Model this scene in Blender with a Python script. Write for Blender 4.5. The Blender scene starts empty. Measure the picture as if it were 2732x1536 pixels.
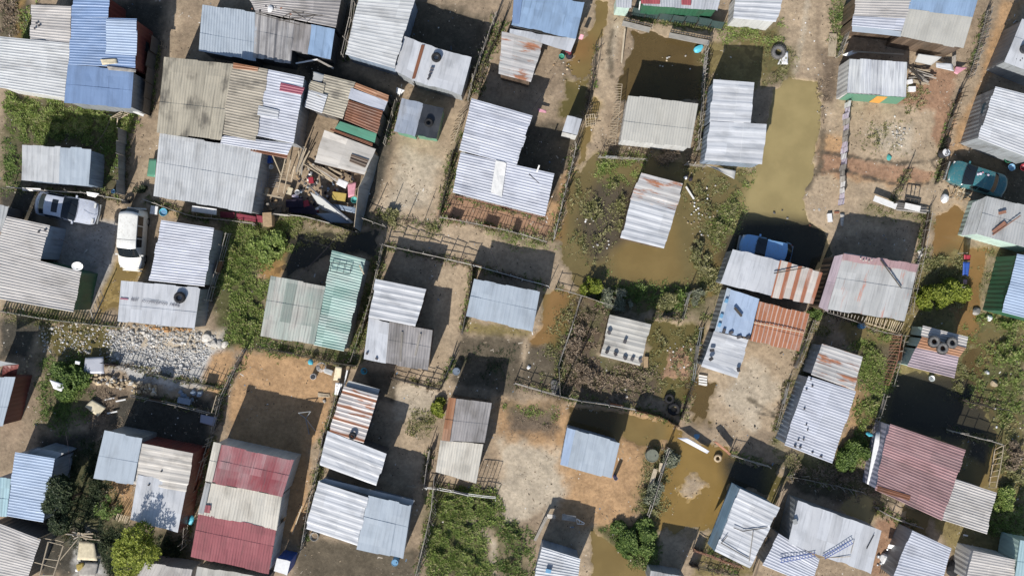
import bpy, bmesh, math, random
import numpy as np
from mathutils import Vector, Matrix, Quaternion
random.seed(7); NR = np.random.RandomState(11)
SC = bpy.context.scene; COL = SC.collection
PXM = 37.0; CAMH = 65.0
R = random.uniform

# ---------------------------------------------------------------- survey coordinates
def px(t, x, y):
    """survey sheet coordinates -> plan pixels of the whole survey"""
    if t == 'o': return (x*1.0609, y*1.0609)
    c = 'abcd'.index(t[0]); r = int(t[1])
    return (683*c + x*.26524, 384*r + y*.26519)
def W(p, z=0.0):
    k = (CAMH - z)/CAMH/PXM
    return Vector(((p[0]-1366)*k, (768-p[1])*k, z))
def PL(t, c): return [px(t, c[i], c[i+1]) for i in range(0, len(c), 2)]
def wpts(t, c, z=0.0): return [W(p, z) for p in PL(t, c)]

# ---------------------------------------------------------------- objects
def link(o, parent=None):
    COL.objects.link(o)
    if parent is not None: o.parent = parent
    return o
def tag(o, label, cat, group=None):
    o['label'] = label; o['category'] = cat; o['kind'] = 'thing'
    if group: o['group'] = group
    return o
def empty(name, loc, label=None, cat=None, group=None, rz=0):
    o = bpy.data.objects.new(name, None); o.empty_display_size = .2
    o.location = loc; o.rotation_euler = (0, 0, rz); COL.objects.link(o)
    if label: tag(o, label, cat, group)
    return o
def mesh_obj(name, verts, faces, m, parent=None, smooth=False, world=True, uv=None):
    me = bpy.data.meshes.new(name)
    if world and parent is not None:
        inv = parent_matrix(parent).inverted()
        verts = [inv @ Vector(v) for v in verts]
    me.from_pydata([tuple(v) for v in verts], [], faces)
    if m is not None: me.materials.append(m)
    if uv is not None:
        L = me.uv_layers.new(name='UVMap')
        li = np.empty(len(me.loops), dtype=np.int32); me.loops.foreach_get('vertex_index', li)
        L.data.foreach_set('uv', np.asarray(uv, dtype=np.float32)[li].ravel())
    if smooth: me.polygons.foreach_set('use_smooth', [True]*len(me.polygons))
    me.update()
    return link(bpy.data.objects.new(name, me), parent)
def parent_matrix(o):
    m = Matrix.LocRotScale(o.location, o.rotation_euler.to_quaternion(), o.scale)
    return m if o.parent is None else parent_matrix(o.parent) @ m

class MB:
    """collects boxes, tubes, discs into one mesh"""
    def __init__(s): s.v = []; s.f = []
    def add(s, v, f):
        b = len(s.v); s.v += [Vector(q) for q in v]; s.f += [tuple(i+b for i in q) for q in f]; return s
    def box(s, c, d, rz=0, tilt=None):
        q = Matrix.Rotation(rz, 3, 'Z')
        if tilt is not None: q = q @ tilt
        v = [Vector(c) + q @ Vector((x*d[0]/2, y*d[1]/2, z*d[2]/2)) for x in (-1,1) for y in (-1,1) for z in (-1,1)]
        return s.add(v, [(0,1,3,2),(4,6,7,5),(0,4,5,1),(2,3,7,6),(0,2,6,4),(1,5,7,3)])
    def tube(s, pts, r, n=6, cap=True):
        pts = [Vector(p) for p in pts]; rr = r if isinstance(r, (list, tuple)) else [r]*len(pts)
        v = []; f = []
        for i, p in enumerate(pts):
            d = (pts[min(i+1, len(pts)-1)] - pts[max(i-1, 0)])
            if d.length < 1e-6: d = Vector((0,0,1))
            d.normalize(); a = d.orthogonal() if abs(d.z) < .9 else Vector((1,0,0)).cross(d)
            if abs(d.z) < .9: a = Vector((0,0,1)).cross(d)
            a.normalize(); b = d.cross(a)
            v += [p + (a*math.cos(2*math.pi*k/n) + b*math.sin(2*math.pi*k/n))*rr[i] for k in range(n)]
        for i in range(len(pts)-1):
            for k in range(n):
                f.append((i*n+k, i*n+(k+1)%n, (i+1)*n+(k+1)%n, (i+1)*n+k))
        if cap: f += [tuple(range(n))[::-1], tuple((len(pts)-1)*n+k for k in range(n))]
        return s.add(v, f)
    def lathe(s, c, prof, n=16, rz=None):
        v = []; f = []; c = Vector(c); q = rz if rz is not None else Matrix.Identity(3)
        for (r, z) in prof:
            v += [c + q @ Vector((r*math.cos(2*math.pi*k/n), r*math.sin(2*math.pi*k/n), z)) for k in range(n)]
        for i in range(len(prof)-1):
            for k in range(n): f.append((i*n+k, i*n+(k+1)%n, (i+1)*n+(k+1)%n, (i+1)*n+k))
        return s.add(v, f)
    def torus(s, c, R0, r0, n=20, m=8, sq=.8, q=None):
        prof = [(R0 + r0*math.cos(2*math.pi*k/m), sq*r0*1.25*math.sin(2*math.pi*k/m)) for k in range(m+1)]
        return s.lathe(c, prof, n, q)
    def build(s, name, m, parent=None, smooth=False):
        return mesh_obj(name, s.v, s.f, m, parent, smooth)

# ---------------------------------------------------------------- materials
MATS = {}
class NT:
    def __init__(s, name, rough=.6, spec=.3, metal=0.):
        s.m = bpy.data.materials.new(name); s.m.use_nodes = True; s.t = s.m.node_tree
        s.b = s.t.nodes['Principled BSDF']
        s.b.inputs['Roughness'].default_value = rough
        s.b.inputs['Specular IOR Level'].default_value = spec
        s.b.inputs['Metallic'].default_value = metal
    def n(s, typ, **k):
        o = s.t.nodes.new('ShaderNode'+typ)
        for a, v in k.items(): setattr(o, a, v)
        return o
    def l(s, a, b): s.t.links.new(a, b)
    def val(s, sock, v):
        if hasattr(v, 'links'): s.l(v, sock)
        else: sock.default_value = v
    def math(s, op, a, b=0., c=None, clamp=False):
        o = s.n('Math', operation=op, use_clamp=clamp); s.val(o.inputs[0], a); s.val(o.inputs[1], b)
        if c is not None: s.val(o.inputs[2], c)
        return o.outputs[0]
    def mix(s, f, a, b, mode='MIX'):
        o = s.n('Mix', data_type='RGBA', blend_type=mode); s.val(o.inputs[0], f)
        for i, v in ((6, a), (7, b)):
            if isinstance(v, (tuple, list)): v = (*v[:3], 1)
            s.val(o.inputs[i], v)
        return o.outputs[2]
    def noise(s, vec, sc, det=4., ro=.55):
        o = s.n('TexNoise'); o.inputs['Scale'].default_value = sc; o.inputs['Detail'].default_value = det
        o.inputs['Roughness'].default_value = ro
        if vec is not None: s.l(vec, o.inputs['Vector'])
        return o.outputs['Fac']
    def map(s, v, a, b, c, d, smooth=True):
        o = s.n('MapRange', interpolation_type='SMOOTHSTEP' if smooth else 'LINEAR'); s.val(o.inputs[0], v)
        for i, q in enumerate((a, b, c, d)): o.inputs[i+1].default_value = q
        return o.outputs[0]
    def scaled(s, vec, sx, sy, sz=1., off=None):
        o = s.n('Mapping'); s.l(vec, o.inputs['Vector']); o.inputs['Scale'].default_value = (sx, sy, sz)
        if off is not None: s.l(off, o.inputs['Location'])
        return o.outputs[0]
    def bump(s, h, st, dist=.02):
        o = s.n('Bump'); o.inputs['Strength'].default_value = st; o.inputs['Distance'].default_value = dist
        s.l(h, o.inputs['Height']); s.l(o.outputs[0], s.b.inputs['Normal'])
    def out(s, col): s.l(col, s.b.inputs['Base Color']); return s.m

RUST = (.20, .075, .032)
def sheet_metal(name, c1, c2=None, rust=0., rustc=RUST, grime=.3, streak=.25, sheet=.12, rough=.42, metal=0., stripes=None, spec=.35, width=.76):
    """weathered sheet: u across the ribs, v along them, in metres"""
    t = NT(name, rough, spec, metal); c2 = c2 or tuple(x*.8 for x in c1)
    g_ = .80 if sum(c1) > 1.15 else .92; c1 = tuple(x*g_ for x in c1); c2 = tuple(x*g_ for x in c2)
    uvn = t.n('UVMap'); uv = uvn.outputs[0]; sp = t.n('SeparateXYZ'); t.l(uv, sp.inputs[0]); u = sp.outputs[0]
    oi = t.n('ObjectInfo'); rnd = oi.outputs['Random']; off = t.n('CombineXYZ')
    t.l(t.math('MULTIPLY', rnd, 37.), off.inputs[0]); t.l(t.math('MULTIPLY', rnd, 91.), off.inputs[1])
    wn = t.n('TexWhiteNoise', noise_dimensions='2D'); cx = t.n('CombineXYZ')
    t.l(t.math('FLOOR', t.math('MULTIPLY', u, 1/width)), cx.inputs[0]); t.l(t.math('ADD', rnd, t.math('FLOOR', t.math('MULTIPLY', sp.outputs[1], .37))), cx.inputs[1]); t.l(cx.outputs[0], wn.inputs['Vector'])
    s = wn.outputs['Value']
    big = t.noise(t.scaled(uv, .9, .45, 1, off.outputs[0]), 1., 5.)
    stk = t.noise(t.scaled(uv, 7., .45, 1, off.outputs[0]), 1., 5., .6)
    fine = t.noise(t.scaled(uv, 12., 9., 1, off.outputs[0]), 1., 3.)
    f = t.math('ADD', t.math('MULTIPLY', s, .45), t.map(big, .35, .7, 0, .55))
    col = t.mix(f, c1, c2)
    k = t.math('ADD', 1 - sheet*1.25, t.math('MULTIPLY', s, sheet*2.1))
    col = t.mix(1., col, t.gray(k), 'MULTIPLY')
    col = t.mix(t.map(stk, .48, .70, 0., min(.8, streak*1.25)), col, tuple(x*.35+.01 for x in c2))
    col = t.mix(t.map(big, .50, .68, 0., min(.85, grime*1.1)), col, (.10, .09, .075))
    col = t.mix(t.map(fine, .56, .8, 0., .25), col, tuple(x*.55 for x in c1))
    rn = t.noise(t.scaled(uv, 1.7, .42, 1, off.outputs[0]), 1., 6., .65)
    rm = None
    if rust > 0:
        th = .715 - .35*rust
        rm = t.map(t.math('ADD', t.math('MULTIPLY', rn, .72), t.math('MULTIPLY', stk, .3)), th, th+.09, 0., .92)
    if stripes:
        per, duty = stripes
        fr = t.math('FRACT', t.math('MULTIPLY', t.math('ADD', u, t.math('MULTIPLY', rn, .10)), 1/per))
        sm = t.math('MULTIPLY', t.map(fr, duty-.05, duty+.05, 1., 0.), t.map(fr, 0., .08, 0., 1.))
        sm = t.math('MULTIPLY', sm, t.map(rn, .3, .5, .45, .95))
        rm = sm if rm is None else t.math('MAXIMUM', rm, sm)
    if rm is not None:
        rc = t.mix(fine, rustc, tuple(x*1.9 for x in rustc))
        col = t.mix(rm, col, rc)
    t.bump(t.math('ADD', big, t.math('MULTIPLY', fine, .3)), .25, .02)
    MATS[name] = t.out(col); return t.m
def _gray(s, v):
    o = s.n('CombineColor'); [s.l(v, o.inputs[i]) for i in range(3)]; return o.outputs[0]
NT.gray = _gray

def plain(name, c, rough=.7, var=.25, scale=6., spec=.25, metal=0., c2=None, obj_var=.0):
    t = NT(name, rough, spec, metal); tc = t.n('TexCoord').outputs['Object']
    n1 = t.noise(tc, scale, 5.); n2 = t.noise(tc, scale*5, 3.)
    col = t.mix(t.map(n1, .35, .7, 0., 1.), c, c2 or tuple(x*(1-var) for x in c))
    col = t.mix(t.map(n2, .5, .8, 0., .4), col, tuple(x*.6 for x in c))
    if obj_var:
        r = t.n('ObjectInfo').outputs['Random']
        col = t.mix(1., col, t.gray(t.map(r, 0, 1, 1-obj_var, 1+obj_var, False)), 'MULTIPLY')
    t.bump(n2, .2, .01)
    MATS[name] = t.out(col); return t.m
def leafy(name, cs, rough=.55):
    t = NT(name, rough, .25); g = t.n('NewGeometry'); r = t.n('ValToRGB'); e = r.color_ramp.elements
    while len(e) < len(cs): e.new(.5)
    for i, c in enumerate(cs): e[i].position = i/(len(cs)-1); e[i].color = (*c, 1)
    tc = t.n('TexCoord').outputs['Object']; nb = t.noise(tc, 1.3, 3.)
    f = t.math('ADD', t.math('MULTIPLY', g.outputs['Random Per Island'], .7), t.map(nb, .35, .65, 0., .35))
    t.l(f, r.inputs[0])
    t.b.inputs['Subsurface Weight'].default_value = 0.
    tr = t.n('BsdfTranslucent'); t.l(r.outputs[0], tr.inputs[0]); ms = t.n('MixShader'); ms.inputs[0].default_value = .25
    t.l(t.b.outputs[0], ms.inputs[1]); t.l(tr.outputs[0], ms.inputs[2])
    t.l(ms.outputs[0], t.t.nodes['Material Output'].inputs[0])
    MATS[name] = t.out(r.outputs[0]); return t.m
def glassy(name, c=(.012, .016, .02), rough=.06):
    t = NT(name, rough, .6); t.b.inputs['Base Color'].default_value = (*c, 1); MATS[name] = t.m; return t.m
def carpaint(name, c):
    t = NT(name, .28, .5); tc = t.n('TexCoord').outputs['Object']; n1 = t.noise(tc, 2.5, 5.)
    t.b.inputs['Coat Weight'].default_value = .5; t.b.inputs['Coat Roughness'].default_value = .12; n2 = t.noise(tc, 9., 5.); c0 = c; c = tuple(c)
    MATS[name] = t.out(t.mix(t.map(n2, .5, .7, 0, .3), t.mix(t.map(n1, .4, .7, 0, .45), c, tuple(x*.72+.03 for x in c)), (.30, .25, .19))); return t.m

# zinc, painted and rusted sheets
sheet_metal('zinc_white', (.66, .67, .69), (.55, .57, .60), grime=.16, rust=.12)
sheet_metal('zinc_pale', (.65, .66, .66), (.55, .56, .56), grime=.2, rust=.22)
sheet_metal('zinc_lav', (.60, .62, .68), (.50, .52, .59), grime=.15, streak=.2, rust=.06)
sheet_metal('zinc_blue', (.50, .56, .62), (.43, .49, .55), grime=.12, streak=.15, sheet=.05)
sheet_metal('zinc_grey', (.52, .53, .52), (.44, .44, .43), grime=.3, rust=.18)
sheet_metal('zinc_warm', (.60, .57, .54), (.50, .47, .44), grime=.2, rust=.2)
sheet_metal('old_grey', (.38, .36, .35), (.27, .25, .24), grime=.35, rust=.1, sheet=.22, streak=.4)
sheet_metal('cream', (.74, .70, .61), (.64, .59, .50), grime=.22, streak=.3, sheet=.10)
sheet_metal('beige', (.60, .58, .52), (.55, .53, .47), grime=.1, streak=.1, sheet=.05)
sheet_metal('asbestos', (.52, .47, .37), (.40, .36, .28), grime=.8, streak=.35, sheet=.16)
sheet_metal('asbestos_dark', (.44, .39, .31), (.27, .24, .19), grime=.8, streak=.35, sheet=.16)
sheet_metal('blue', (.25, .36, .57), (.21, .31, .50), grime=.1, streak=.2, sheet=.06, spec=.5)
sheet_metal('blue_pale', (.33, .46, .64), (.29, .41, .58), grime=.15, streak=.3, rust=.17, rustc=(.3, .2, .2))
sheet_metal('blue_light', (.46, .56, .71), (.38, .48, .64), grime=.08, streak=.2, sheet=.05)
sheet_metal('cyan_pale', (.45, .62, .66), (.38, .55, .6), grime=.1, streak=.2)
sheet_metal('green', (.22, .38, .33), (.36, .43, .40), grime=.22, streak=.35, sheet=.2, rust=.08)
sheet_metal('green_pale', (.41, .49, .43), (.54, .50, .45), grime=.2, streak=.4, sheet=.25, rust=.22, rustc=(.22, .14, .1))
sheet_metal('emerald', (.12, .31, .21), (.09, .25, .17), grime=.15, streak=.2)
sheet_metal('maroon', (.35, .125, .13), (.30, .095, .105), grime=.22, streak=.35, sheet=.10)
sheet_metal('maroon_faded', (.29, .065, .075), (.40, .26, .26), grime=.12, streak=.45, sheet=.1)
sheet_metal('maroon_old', (.37, .24, .24), (.27, .15, .15), grime=.25, streak=.35, sheet=.25, rust=.12)
sheet_metal('red', (.44, .11, .12), (.36, .09, .10), grime=.1)
sheet_metal('crimson', (.36, .10, .14), (.32, .09, .12), grime=.1)
sheet_metal('rust', (.23, .095, .048), (.17, .075, .045), grime=.2, streak=.45, sheet=.2, rust=.3)
sheet_metal('rust_orange', (.34, .15, .07), (.42, .25, .16), grime=.15, streak=.4, sheet=.2, rust=.3)
sheet_metal('rust_ribs', (.66, .48, .40), (.55, .40, .33), grime=.1, streak=.2, stripes=(.31, .80), rustc=(.25, .10, .05))
sheet_metal('rust_stripes', (.70, .64, .58), (.62, .56, .5), grime=.1, streak=.15, stripes=(.74, .42), rust=.1, rustc=(.22, .08, .04))
sheet_metal('rust_white', (.62, .58, .56), (.52, .48, .46), grime=.15, streak=.3, rust=.52, stripes=(.95, .22))
sheet_metal('rust_patchy', (.58, .57, .55), (.5, .48, .47), grime=.15, streak=.3, rust=.55)
sheet_metal('pinkish', (.52, .43, .46), (.44, .35, .38), grime=.2, streak=.35, rust=.2)
sheet_metal('pink_rust', (.52, .36, .36), (.44, .28, .28), grime=.15, streak=.3, rust=.35, rustc=(.32, .15, .09))
sheet_metal('flaky', (.72, .68, .62), (.62, .57, .5), grime=.35, streak=.3, sheet=.2, rust=.1)
sheet_metal('streaky', (.76, .77, .75), (.56, .58, .63), grime=.12, streak=.45, sheet=.16)
sheet_metal('mottled', (.62, .60, .55), (.5, .48, .43), grime=.35, streak=.25, sheet=.1, width=.5)
sheet_metal('wide_ribs', (.60, .58, .56), (.25, .24, .24), grime=.25, streak=.3, sheet=.2, stripes=(.62, .34), rustc=(.13, .125, .125))
sheet_metal('silver_plastic', (.33, .38, .46), (.42, .45, .5), grime=.25, streak=.35, rough=.35)
sheet_metal('black_plastic', (.03, .033, .04), (.05, .055, .062), grime=.1, streak=.1, rough=.35, spec=.5)
sheet_metal('blue_tarp', (.16, .28, .38), (.26, .36, .44), grime=.3, streak=.4, rough=.4)
# walls
sheet_metal('wall_grey', (.30, .32, .34), (.24, .26, .27), grime=.3, streak=.4)
sheet_metal('wall_blue', (.25, .31, .39), (.2, .25, .32), grime=.25, streak=.35)
sheet_metal('wall_white', (.66, .67, .66), (.58, .58, .56), grime=.2, streak=.2)
sheet_metal('wall_maroon', (.19, .055, .045), (.15, .045, .04), grime=.2, streak=.3)
sheet_metal('wall_green', (.035, .13, .07), (.03, .10, .06), grime=.2, streak=.3)
sheet_metal('wall_mint', (.55, .72, .65), (.5, .66, .6), grime=.1, streak=.2)
sheet_metal('wall_wood', (.15, .105, .075), (.10, .075, .055), grime=.3, streak=.5, sheet=.4, width=.2)
sheet_metal('wall_lilac', (.45, .45, .56), (.4, .4, .5), grime=.15, streak=.2)
sheet_metal('slab_grey', (.58, .58, .56), (.52, .52, .51), grime=.12, streak=.3, rust=.46, rustc=(.34, .17, .13))
sheet_metal('wall_mesh', (.04, .068, .066), (.035, .06, .058), grime=.2)
sheet_metal('wall_dark', (.10, .105, .11), (.08, .08, .085), grime=.2, streak=.3)
# plain stuff
plain('pole_wood', (.27, .21, .15), .8, .45, 5., obj_var=.35)
plain('pole_grey', (.36, .33, .29), .8, .4, 5., obj_var=.3)
plain('pole_dark', (.07, .06, .05), .8, .4, 5., obj_var=.3)
plain('wood_pale', (.48, .40, .29), .75, .35, 4., obj_var=.2)
plain('wood_red', (.30, .15, .10), .75, .35, 4.)
plain('white_paint', (.72, .71, .68), .6, .15, 4.)
plain('rubber', (.022, .022, .024), .75, .3, 8.)
plain('rubber_dusty', (.16, .155, .15), .85, .4, 8.)
plain('concrete', (.34, .32, .29), .85, .3, 4., obj_var=.2)
plain('stone_pale', (.52, .49, .44), .85, .35, 5., obj_var=.3)
plain('stone_tan', (.48, .38, .25), .85, .35, 5., obj_var=.3)
plain('stone_orange', (.42, .24, .11), .85, .35, 5., obj_var=.3)
plain('brick_dark', (.085, .08, .085), .8, .3, 9., obj_var=.4)
plain('brick_red', (.30, .13, .08), .85, .3, 9., obj_var=.2)
plain('plastic_white', (.72, .72, .72), .45, .1, 4.)
plain('plastic_teal', (.08, .36, .33), .4, .2, 4.)
plain('plastic_aqua', (.10, .46, .58), .4, .2, 4.)
plain('plastic_blue', (.035, .09, .34), .4, .2, 4.)
plain('plastic_skyblue', (.16, .33, .50), .4, .2, 4.)
plain('tank_olive', (.17, .18, .14), .6, .2, 4.)
plain('plastic_red', (.30, .035, .05), .4, .2, 4.)
plain('plastic_yellow', (.45, .34, .10), .45, .25, 4.)
plain('plastic_green', (.06, .33, .19), .45, .2, 4.)
plain('plastic_pink', (.62, .30, .36), .5, .2, 4.)
plain('plastic_grey', (.30, .31, .31), .5, .2, 4.)
plain('cardboard', (.38, .27, .16), .85, .25, 5.)
plain('steel', (.34, .35, .37), .35, .25, 8., .5, .6)
plain('dark_metal', (.045, .048, .055), .5, .3, 8.)
plain('cloth_dark', (.035, .03, .04), .9, .4, 5.)
plain('cloth_maroon', (.16, .03, .045), .9, .3, 5.)
plain('cloth_purple', (.03, .024, .042), .9, .3, 5.)
plain('cloth_cream', (.60, .53, .38), .9, .2, 5.)
plain('cloth_lilac', (.50, .44, .56), .9, .4, 7., c2=(.62, .58, .6))
plain('skin', (.12, .062, .04), .6, .15, 6.)
plain('hair', (.012, .01, .009), .8, .2, 12.)
plain('mesh_green', (.035, .075, .068), .8, .3, 5.)
plain('bark', (.13, .10, .075), .9, .4, 9.)
plain('ink', (.10, .10, .13), .8, .2, 9.)
plain('ink_red', (.36, .16, .20), .8, .2, 9.)
plain('orange_paint', (.62, .30, .07), .6, .2, 5.)
plain('seat_dark', (.03, .028, .026), .9, .3, 5.)
glassy('car_glass'); glassy('window_glass', (.02, .03, .035), .1)
carpaint('paint_silver', (.52, .55, .62)); carpaint('paint_white', (.74, .73, .68)); carpaint('paint_blue', (.20, .40, .68)); carpaint('paint_teal', (.035, .15, .17))
t_ = NT('lamp_lens', .15, .6); t_.b.inputs['Base Color'].default_value = (.6, .6, .58, 1); MATS['lamp_lens'] = t_.m
t_ = NT('tail_lens', .15, .6); t_.b.inputs['Base Color'].default_value = (.3, .01, .01, 1); MATS['tail_lens'] = t_.m
leafy('leaf_grass', [(.075, .115, .028), (.155, .225, .048), (.26, .33, .085), (.38, .42, .16)])
leafy('leaf_olive', [(.08, .09, .032), (.16, .165, .055), (.26, .25, .11), (.38, .35, .20)])
leafy('leaf_dry', [(.11, .085, .058), (.20, .15, .105), (.30, .23, .16), (.42, .34, .25)])
leafy('leaf_bush', [(.04, .075, .02), (.09, .145, .034), (.155, .225, .055), (.23, .30, .09)])
leafy('leaf_dark', [(.014, .026, .014), (.03, .048, .022), (.055, .075, .034), (.10, .12, .06)])
leafy('leaf_yellow', [(.08, .11, .014), (.16, .20, .024), (.27, .31, .045), (.38, .40, .09)])
leafy('leaf_grey', [(.07, .085, .05), (.15, .165, .105), (.25, .265, .18), (.36, .37, .28)])
# ---------------------------------------------------------------- noise helpers
def vnoise(x, y, seed=0):
    xi = np.floor(x).astype(np.int64); yi = np.floor(y).astype(np.int64); fx = x-xi; fy = y-yi
    fx = fx*fx*(3-2*fx); fy = fy*fy*(3-2*fy)
    def h(a, b):
        n = (a*374761393 + b*668265263 + seed*974711) & 0x7fffffff
        n = ((n ^ (n >> 13))*1274126177) & 0x7fffffff
        return ((n ^ (n >> 16)) & 0xffff)/65535.
    return (h(xi, yi)*(1-fx)+h(xi+1, yi)*fx)*(1-fy) + (h(xi, yi+1)*(1-fx)+h(xi+1, yi+1)*fx)*fy
def fbm(x, y, seed=0, o=4):
    r = 0; a = .5; t = 0
    for i in range(o): r = r + a*vnoise(x, y, seed+i*17); t += a; a *= .5; x = x*2.03+5.1; y = y*2.03+1.7
    return r/t
def poly_sd(X, Y, P):
    """signed distance, negative inside"""
    d = np.full(X.shape, 1e9); ins = np.zeros(X.shape, bool); n = len(P)
    for i in range(n):
        ax, ay = P[i][0], P[i][1]; bx, by = P[(i+1) % n][0], P[(i+1) % n][1]
        ex, ey = bx-ax, by-ay; wx, wy = X-ax, Y-ay
        t = np.clip((wx*ex+wy*ey)/(ex*ex+ey*ey+1e-12), 0, 1)
        d = np.minimum(d, (wx-ex*t)**2+(wy-ey*t)**2)
        c = ((ay <= Y) & (by > Y)) | ((by <= Y) & (ay > Y))
        with np.errstate(divide='ignore', invalid='ignore'):
            xi = ax + (Y-ay)*ex/(ey if abs(ey) > 1e-12 else 1e-12)
        ins ^= (c & (X < xi))
    d = np.sqrt(d); d[ins] *= -1
    return d

# ---------------------------------------------------------------- sheets and shacks
def panel(name, matname, C, dirn, parent, pitch=.19, depth=.03, sag=.02, ragged=.035, overhang=0.):
    sag *= 1.5; ragged *= 1.7
    """a ribbed sheet roof between four corners (TL, TR, BR, BL); 'h' = ribs run TL to TR"""
    C = [Vector(c) for c in C]
    if dirn == 'h': a0, a1, b0, b1 = C[0], C[3], C[1], C[2]       # across from a0 to a1, along a->b
    else: a0, a1, b0, b1 = C[0], C[1], C[3], C[2]
    La = ((a1-a0).length + (b1-b0).length)/2; Lb = ((b0-a0).length + (b1-a1).length)/2
    nb = max(3, int(Lb/.45)); us = []; hs = []
    if pitch:
        n = max(2, round(La/pitch)); d = depth*(.6 if pitch < .3 else .75)
        for i in range(n):
            for q, hh in ((0, 0), (.40, 0), (.60, d), (.80, d)): us.append((i+q)/n); hs.append(hh)
        us.append(1.); hs.append(0)
    else:
        n = max(4, int(La/.3)); us = [i/n for i in range(n+1)]; hs = [0]*(n+1)
    so = R(0, 100); nu = len(us); v = []; uv = []
    U = np.array(us)
    rag0 = [R(-ragged, ragged) for _ in range(int(La/.76)+2)]; rag1 = [R(-ragged, ragged) for _ in range(int(La/.76)+2)]
    lift = [R(0, .022) for _ in range(int(La/.76)+2)]
    ws = [j/nb for j in range(nb+1)]; lap = 2.
    if Lb > 2.6 and pitch: lap = R(.38, .62); ws = sorted([x for x in ws if abs(x-lap) > .02] + [lap-.004, lap+.004])
    nb = len(ws)-1; lapj = [R(.010, .03) for _ in range(int(La/.76)+2)]
    for j in range(nb+1):
        w = ws[j]
        nz = vnoise(U*La*.8+so, np.full(nu, w*Lb*.6+so), 3)
        nz = nz + (vnoise(U*La*2.6+so, np.full(nu, w*Lb*1.7+so), 8)-.5)*.55
        for i, u in enumerate(us):
            k = int(u*La/.76); ww = w
            if j == 0: ww = rag0[k]/Lb
            if j == nb: ww = 1 + rag1[k]/Lb
            p = (a0*(1-u)+a1*u)*(1-ww) + (b0*(1-u)+b1*u)*ww
            p = p + Vector((0, 0, hs[i] + (nz[i]-.5)*2*sag + lift[k] + (lapj[k] if w > lap else 0)))
            v.append(p); uv.append((u*La+so, w*Lb+so))
    f = [(j*nu+i, j*nu+i+1, (j+1)*nu+i+1, (j+1)*nu+i) for j in range(nb) for i in range(nu-1)]
    o = mesh_obj(name, v, f, MATS[matname], parent, uv=uv)
    return o
def ribbed_wall(name, matname, ring, zt, parent, zb=-.25, step=.16, amp=.018):
    """walls round a closed ring of plan points, with shallow vertical ribs; zt = top height per ring point"""
    v = []; f = []; uv = []; n = len(ring); run = 0.
    cx = sum(p.x for p in ring)/n; cy = sum(p.y for p in ring)/n
    pts = []
    for i in range(n):
        a, b = ring[i], ring[(i+1) % n]; L = (Vector((b.x, b.y)) - Vector((a.x, a.y))).length; m = max(2, int(L/step))
        nx, ny = (b.y-a.y)/max(L, 1e-6), -(b.x-a.x)/max(L, 1e-6)
        if nx*((a.x+b.x)/2-cx) + ny*((a.y+b.y)/2-cy) < 0: nx, ny = -nx, -ny
        for k in range(m):
            t = k/m; o = amp*(k % 2) if 0 < k < m-1 else 0
            pts.append((a.x+(b.x-a.x)*t+nx*o, a.y+(b.y-a.y)*t+ny*o, zt[i]+(zt[(i+1) % n]-zt[i])*t, run+L*t))
        run += L
    so = R(0, 50)
    for (x, y, z, u) in pts:
        v += [(x, y, zb), (x, y, z)]; uv += [(u+so, 0), (u+so, z-zb)]
    m = len(pts)
    for i in range(m):
        k = (i+1) % m; f.append((2*i, 2*k, 2*k+1, 2*i+1))
    return mesh_obj(name, v, f, MATS[matname], parent, uv=uv)
def inset(C, d):
    """move plan quad edges inwards by d"""
    n = len(C); c = sum(C, Vector())/n; out = []
    for i in range(n):
        p, a, b = C[i], C[i-1], C[(i+1) % n]
        e1 = (a-p); e2 = (b-p); e1.z = e2.z = 0
        d1 = min(d, e1.length*.3); d2 = min(d, e2.length*.3)
        out.append(p + e1.normalized()*d1 + e2.normalized()*d2)
    return out
SHACKS = []
def plane_z(C, p0):
    """height of the quad C where the sight line through plan pixel p0 meets it"""
    n = ((C[1]-C[0]).cross(C[3]-C[0])).normalized(); z = C[0].z
    for _ in range(4):
        q = W(p0, z); z = C[0].z - ((q.x-C[0].x)*n.x + (q.y-C[0].y)*n.y)/n.z
    return z
def in_quad(p, Q):
    s = None
    for i in range(4):
        a, b = Q[i], Q[(i+1) % 4]; c = (b[0]-a[0])*(p[1]-a[1]) - (b[1]-a[1])*(p[0]-a[0])
        if s is None: s = c > 0
        elif (c > 0) != s: return False
    return True
def shack(label, h, wall, secs, cat='shack', name='shack', eave=.10):
    first = PL(secs[0][0], secs[0][1]); c = W((sum(p[0] for p in first)/4, sum(p[1] for p in first)/4), 0)
    root = empty(name, c, label, cat); laid = []
    for i, s in enumerate(secs):
        t, co, m, d = s[:4]; o = s[4] if len(s) > 4 else {}
        P = PL(t, co); z = h + o.get('z', 0) + (.025*i if not o.get('patch') else 0)
        sl = o.get('slope', R(.04, .16)*random.choice((-1, 1)))
        zz = ([z-sl, z+sl, z+sl, z-sl] if d == 'h' else [z-sl, z-sl, z+sl, z+sl])
        if 'zs' in o: zz = o['zs']
        if o.get('patch'):
            m0 = (sum(p[0] for p in P)/4, sum(p[1] for p in P)/4); host = [h_ for h_ in laid if in_quad(m0, h_[0])] or laid[:1]
            H_ = host[-1]; zz = [plane_z(H_[1], p) + .062 + o.get('z', 0)*0 for p in P]
        C = [W(p, q) for p, q in zip(P, zz)]
        if not o.get('patch'): laid.append((P, C))
        nm = 'roof_patch' if o.get('patch') else 'roof'
        panel(nm, m, C, d, root, o.get('pitch', .19), o.get('depth', .03), o.get('sag', .008 if o.get('patch') else .02), o.get('ragged', .03))
        if not o.get('patch') and not o.get('nowall'):
            I = inset(C, o.get('eave', eave))
            ribbed_wall('wall', o.get('wall', wall), I, [q.z-.06 for q in I], root)
    SHACKS.append(root)
    return root
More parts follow.
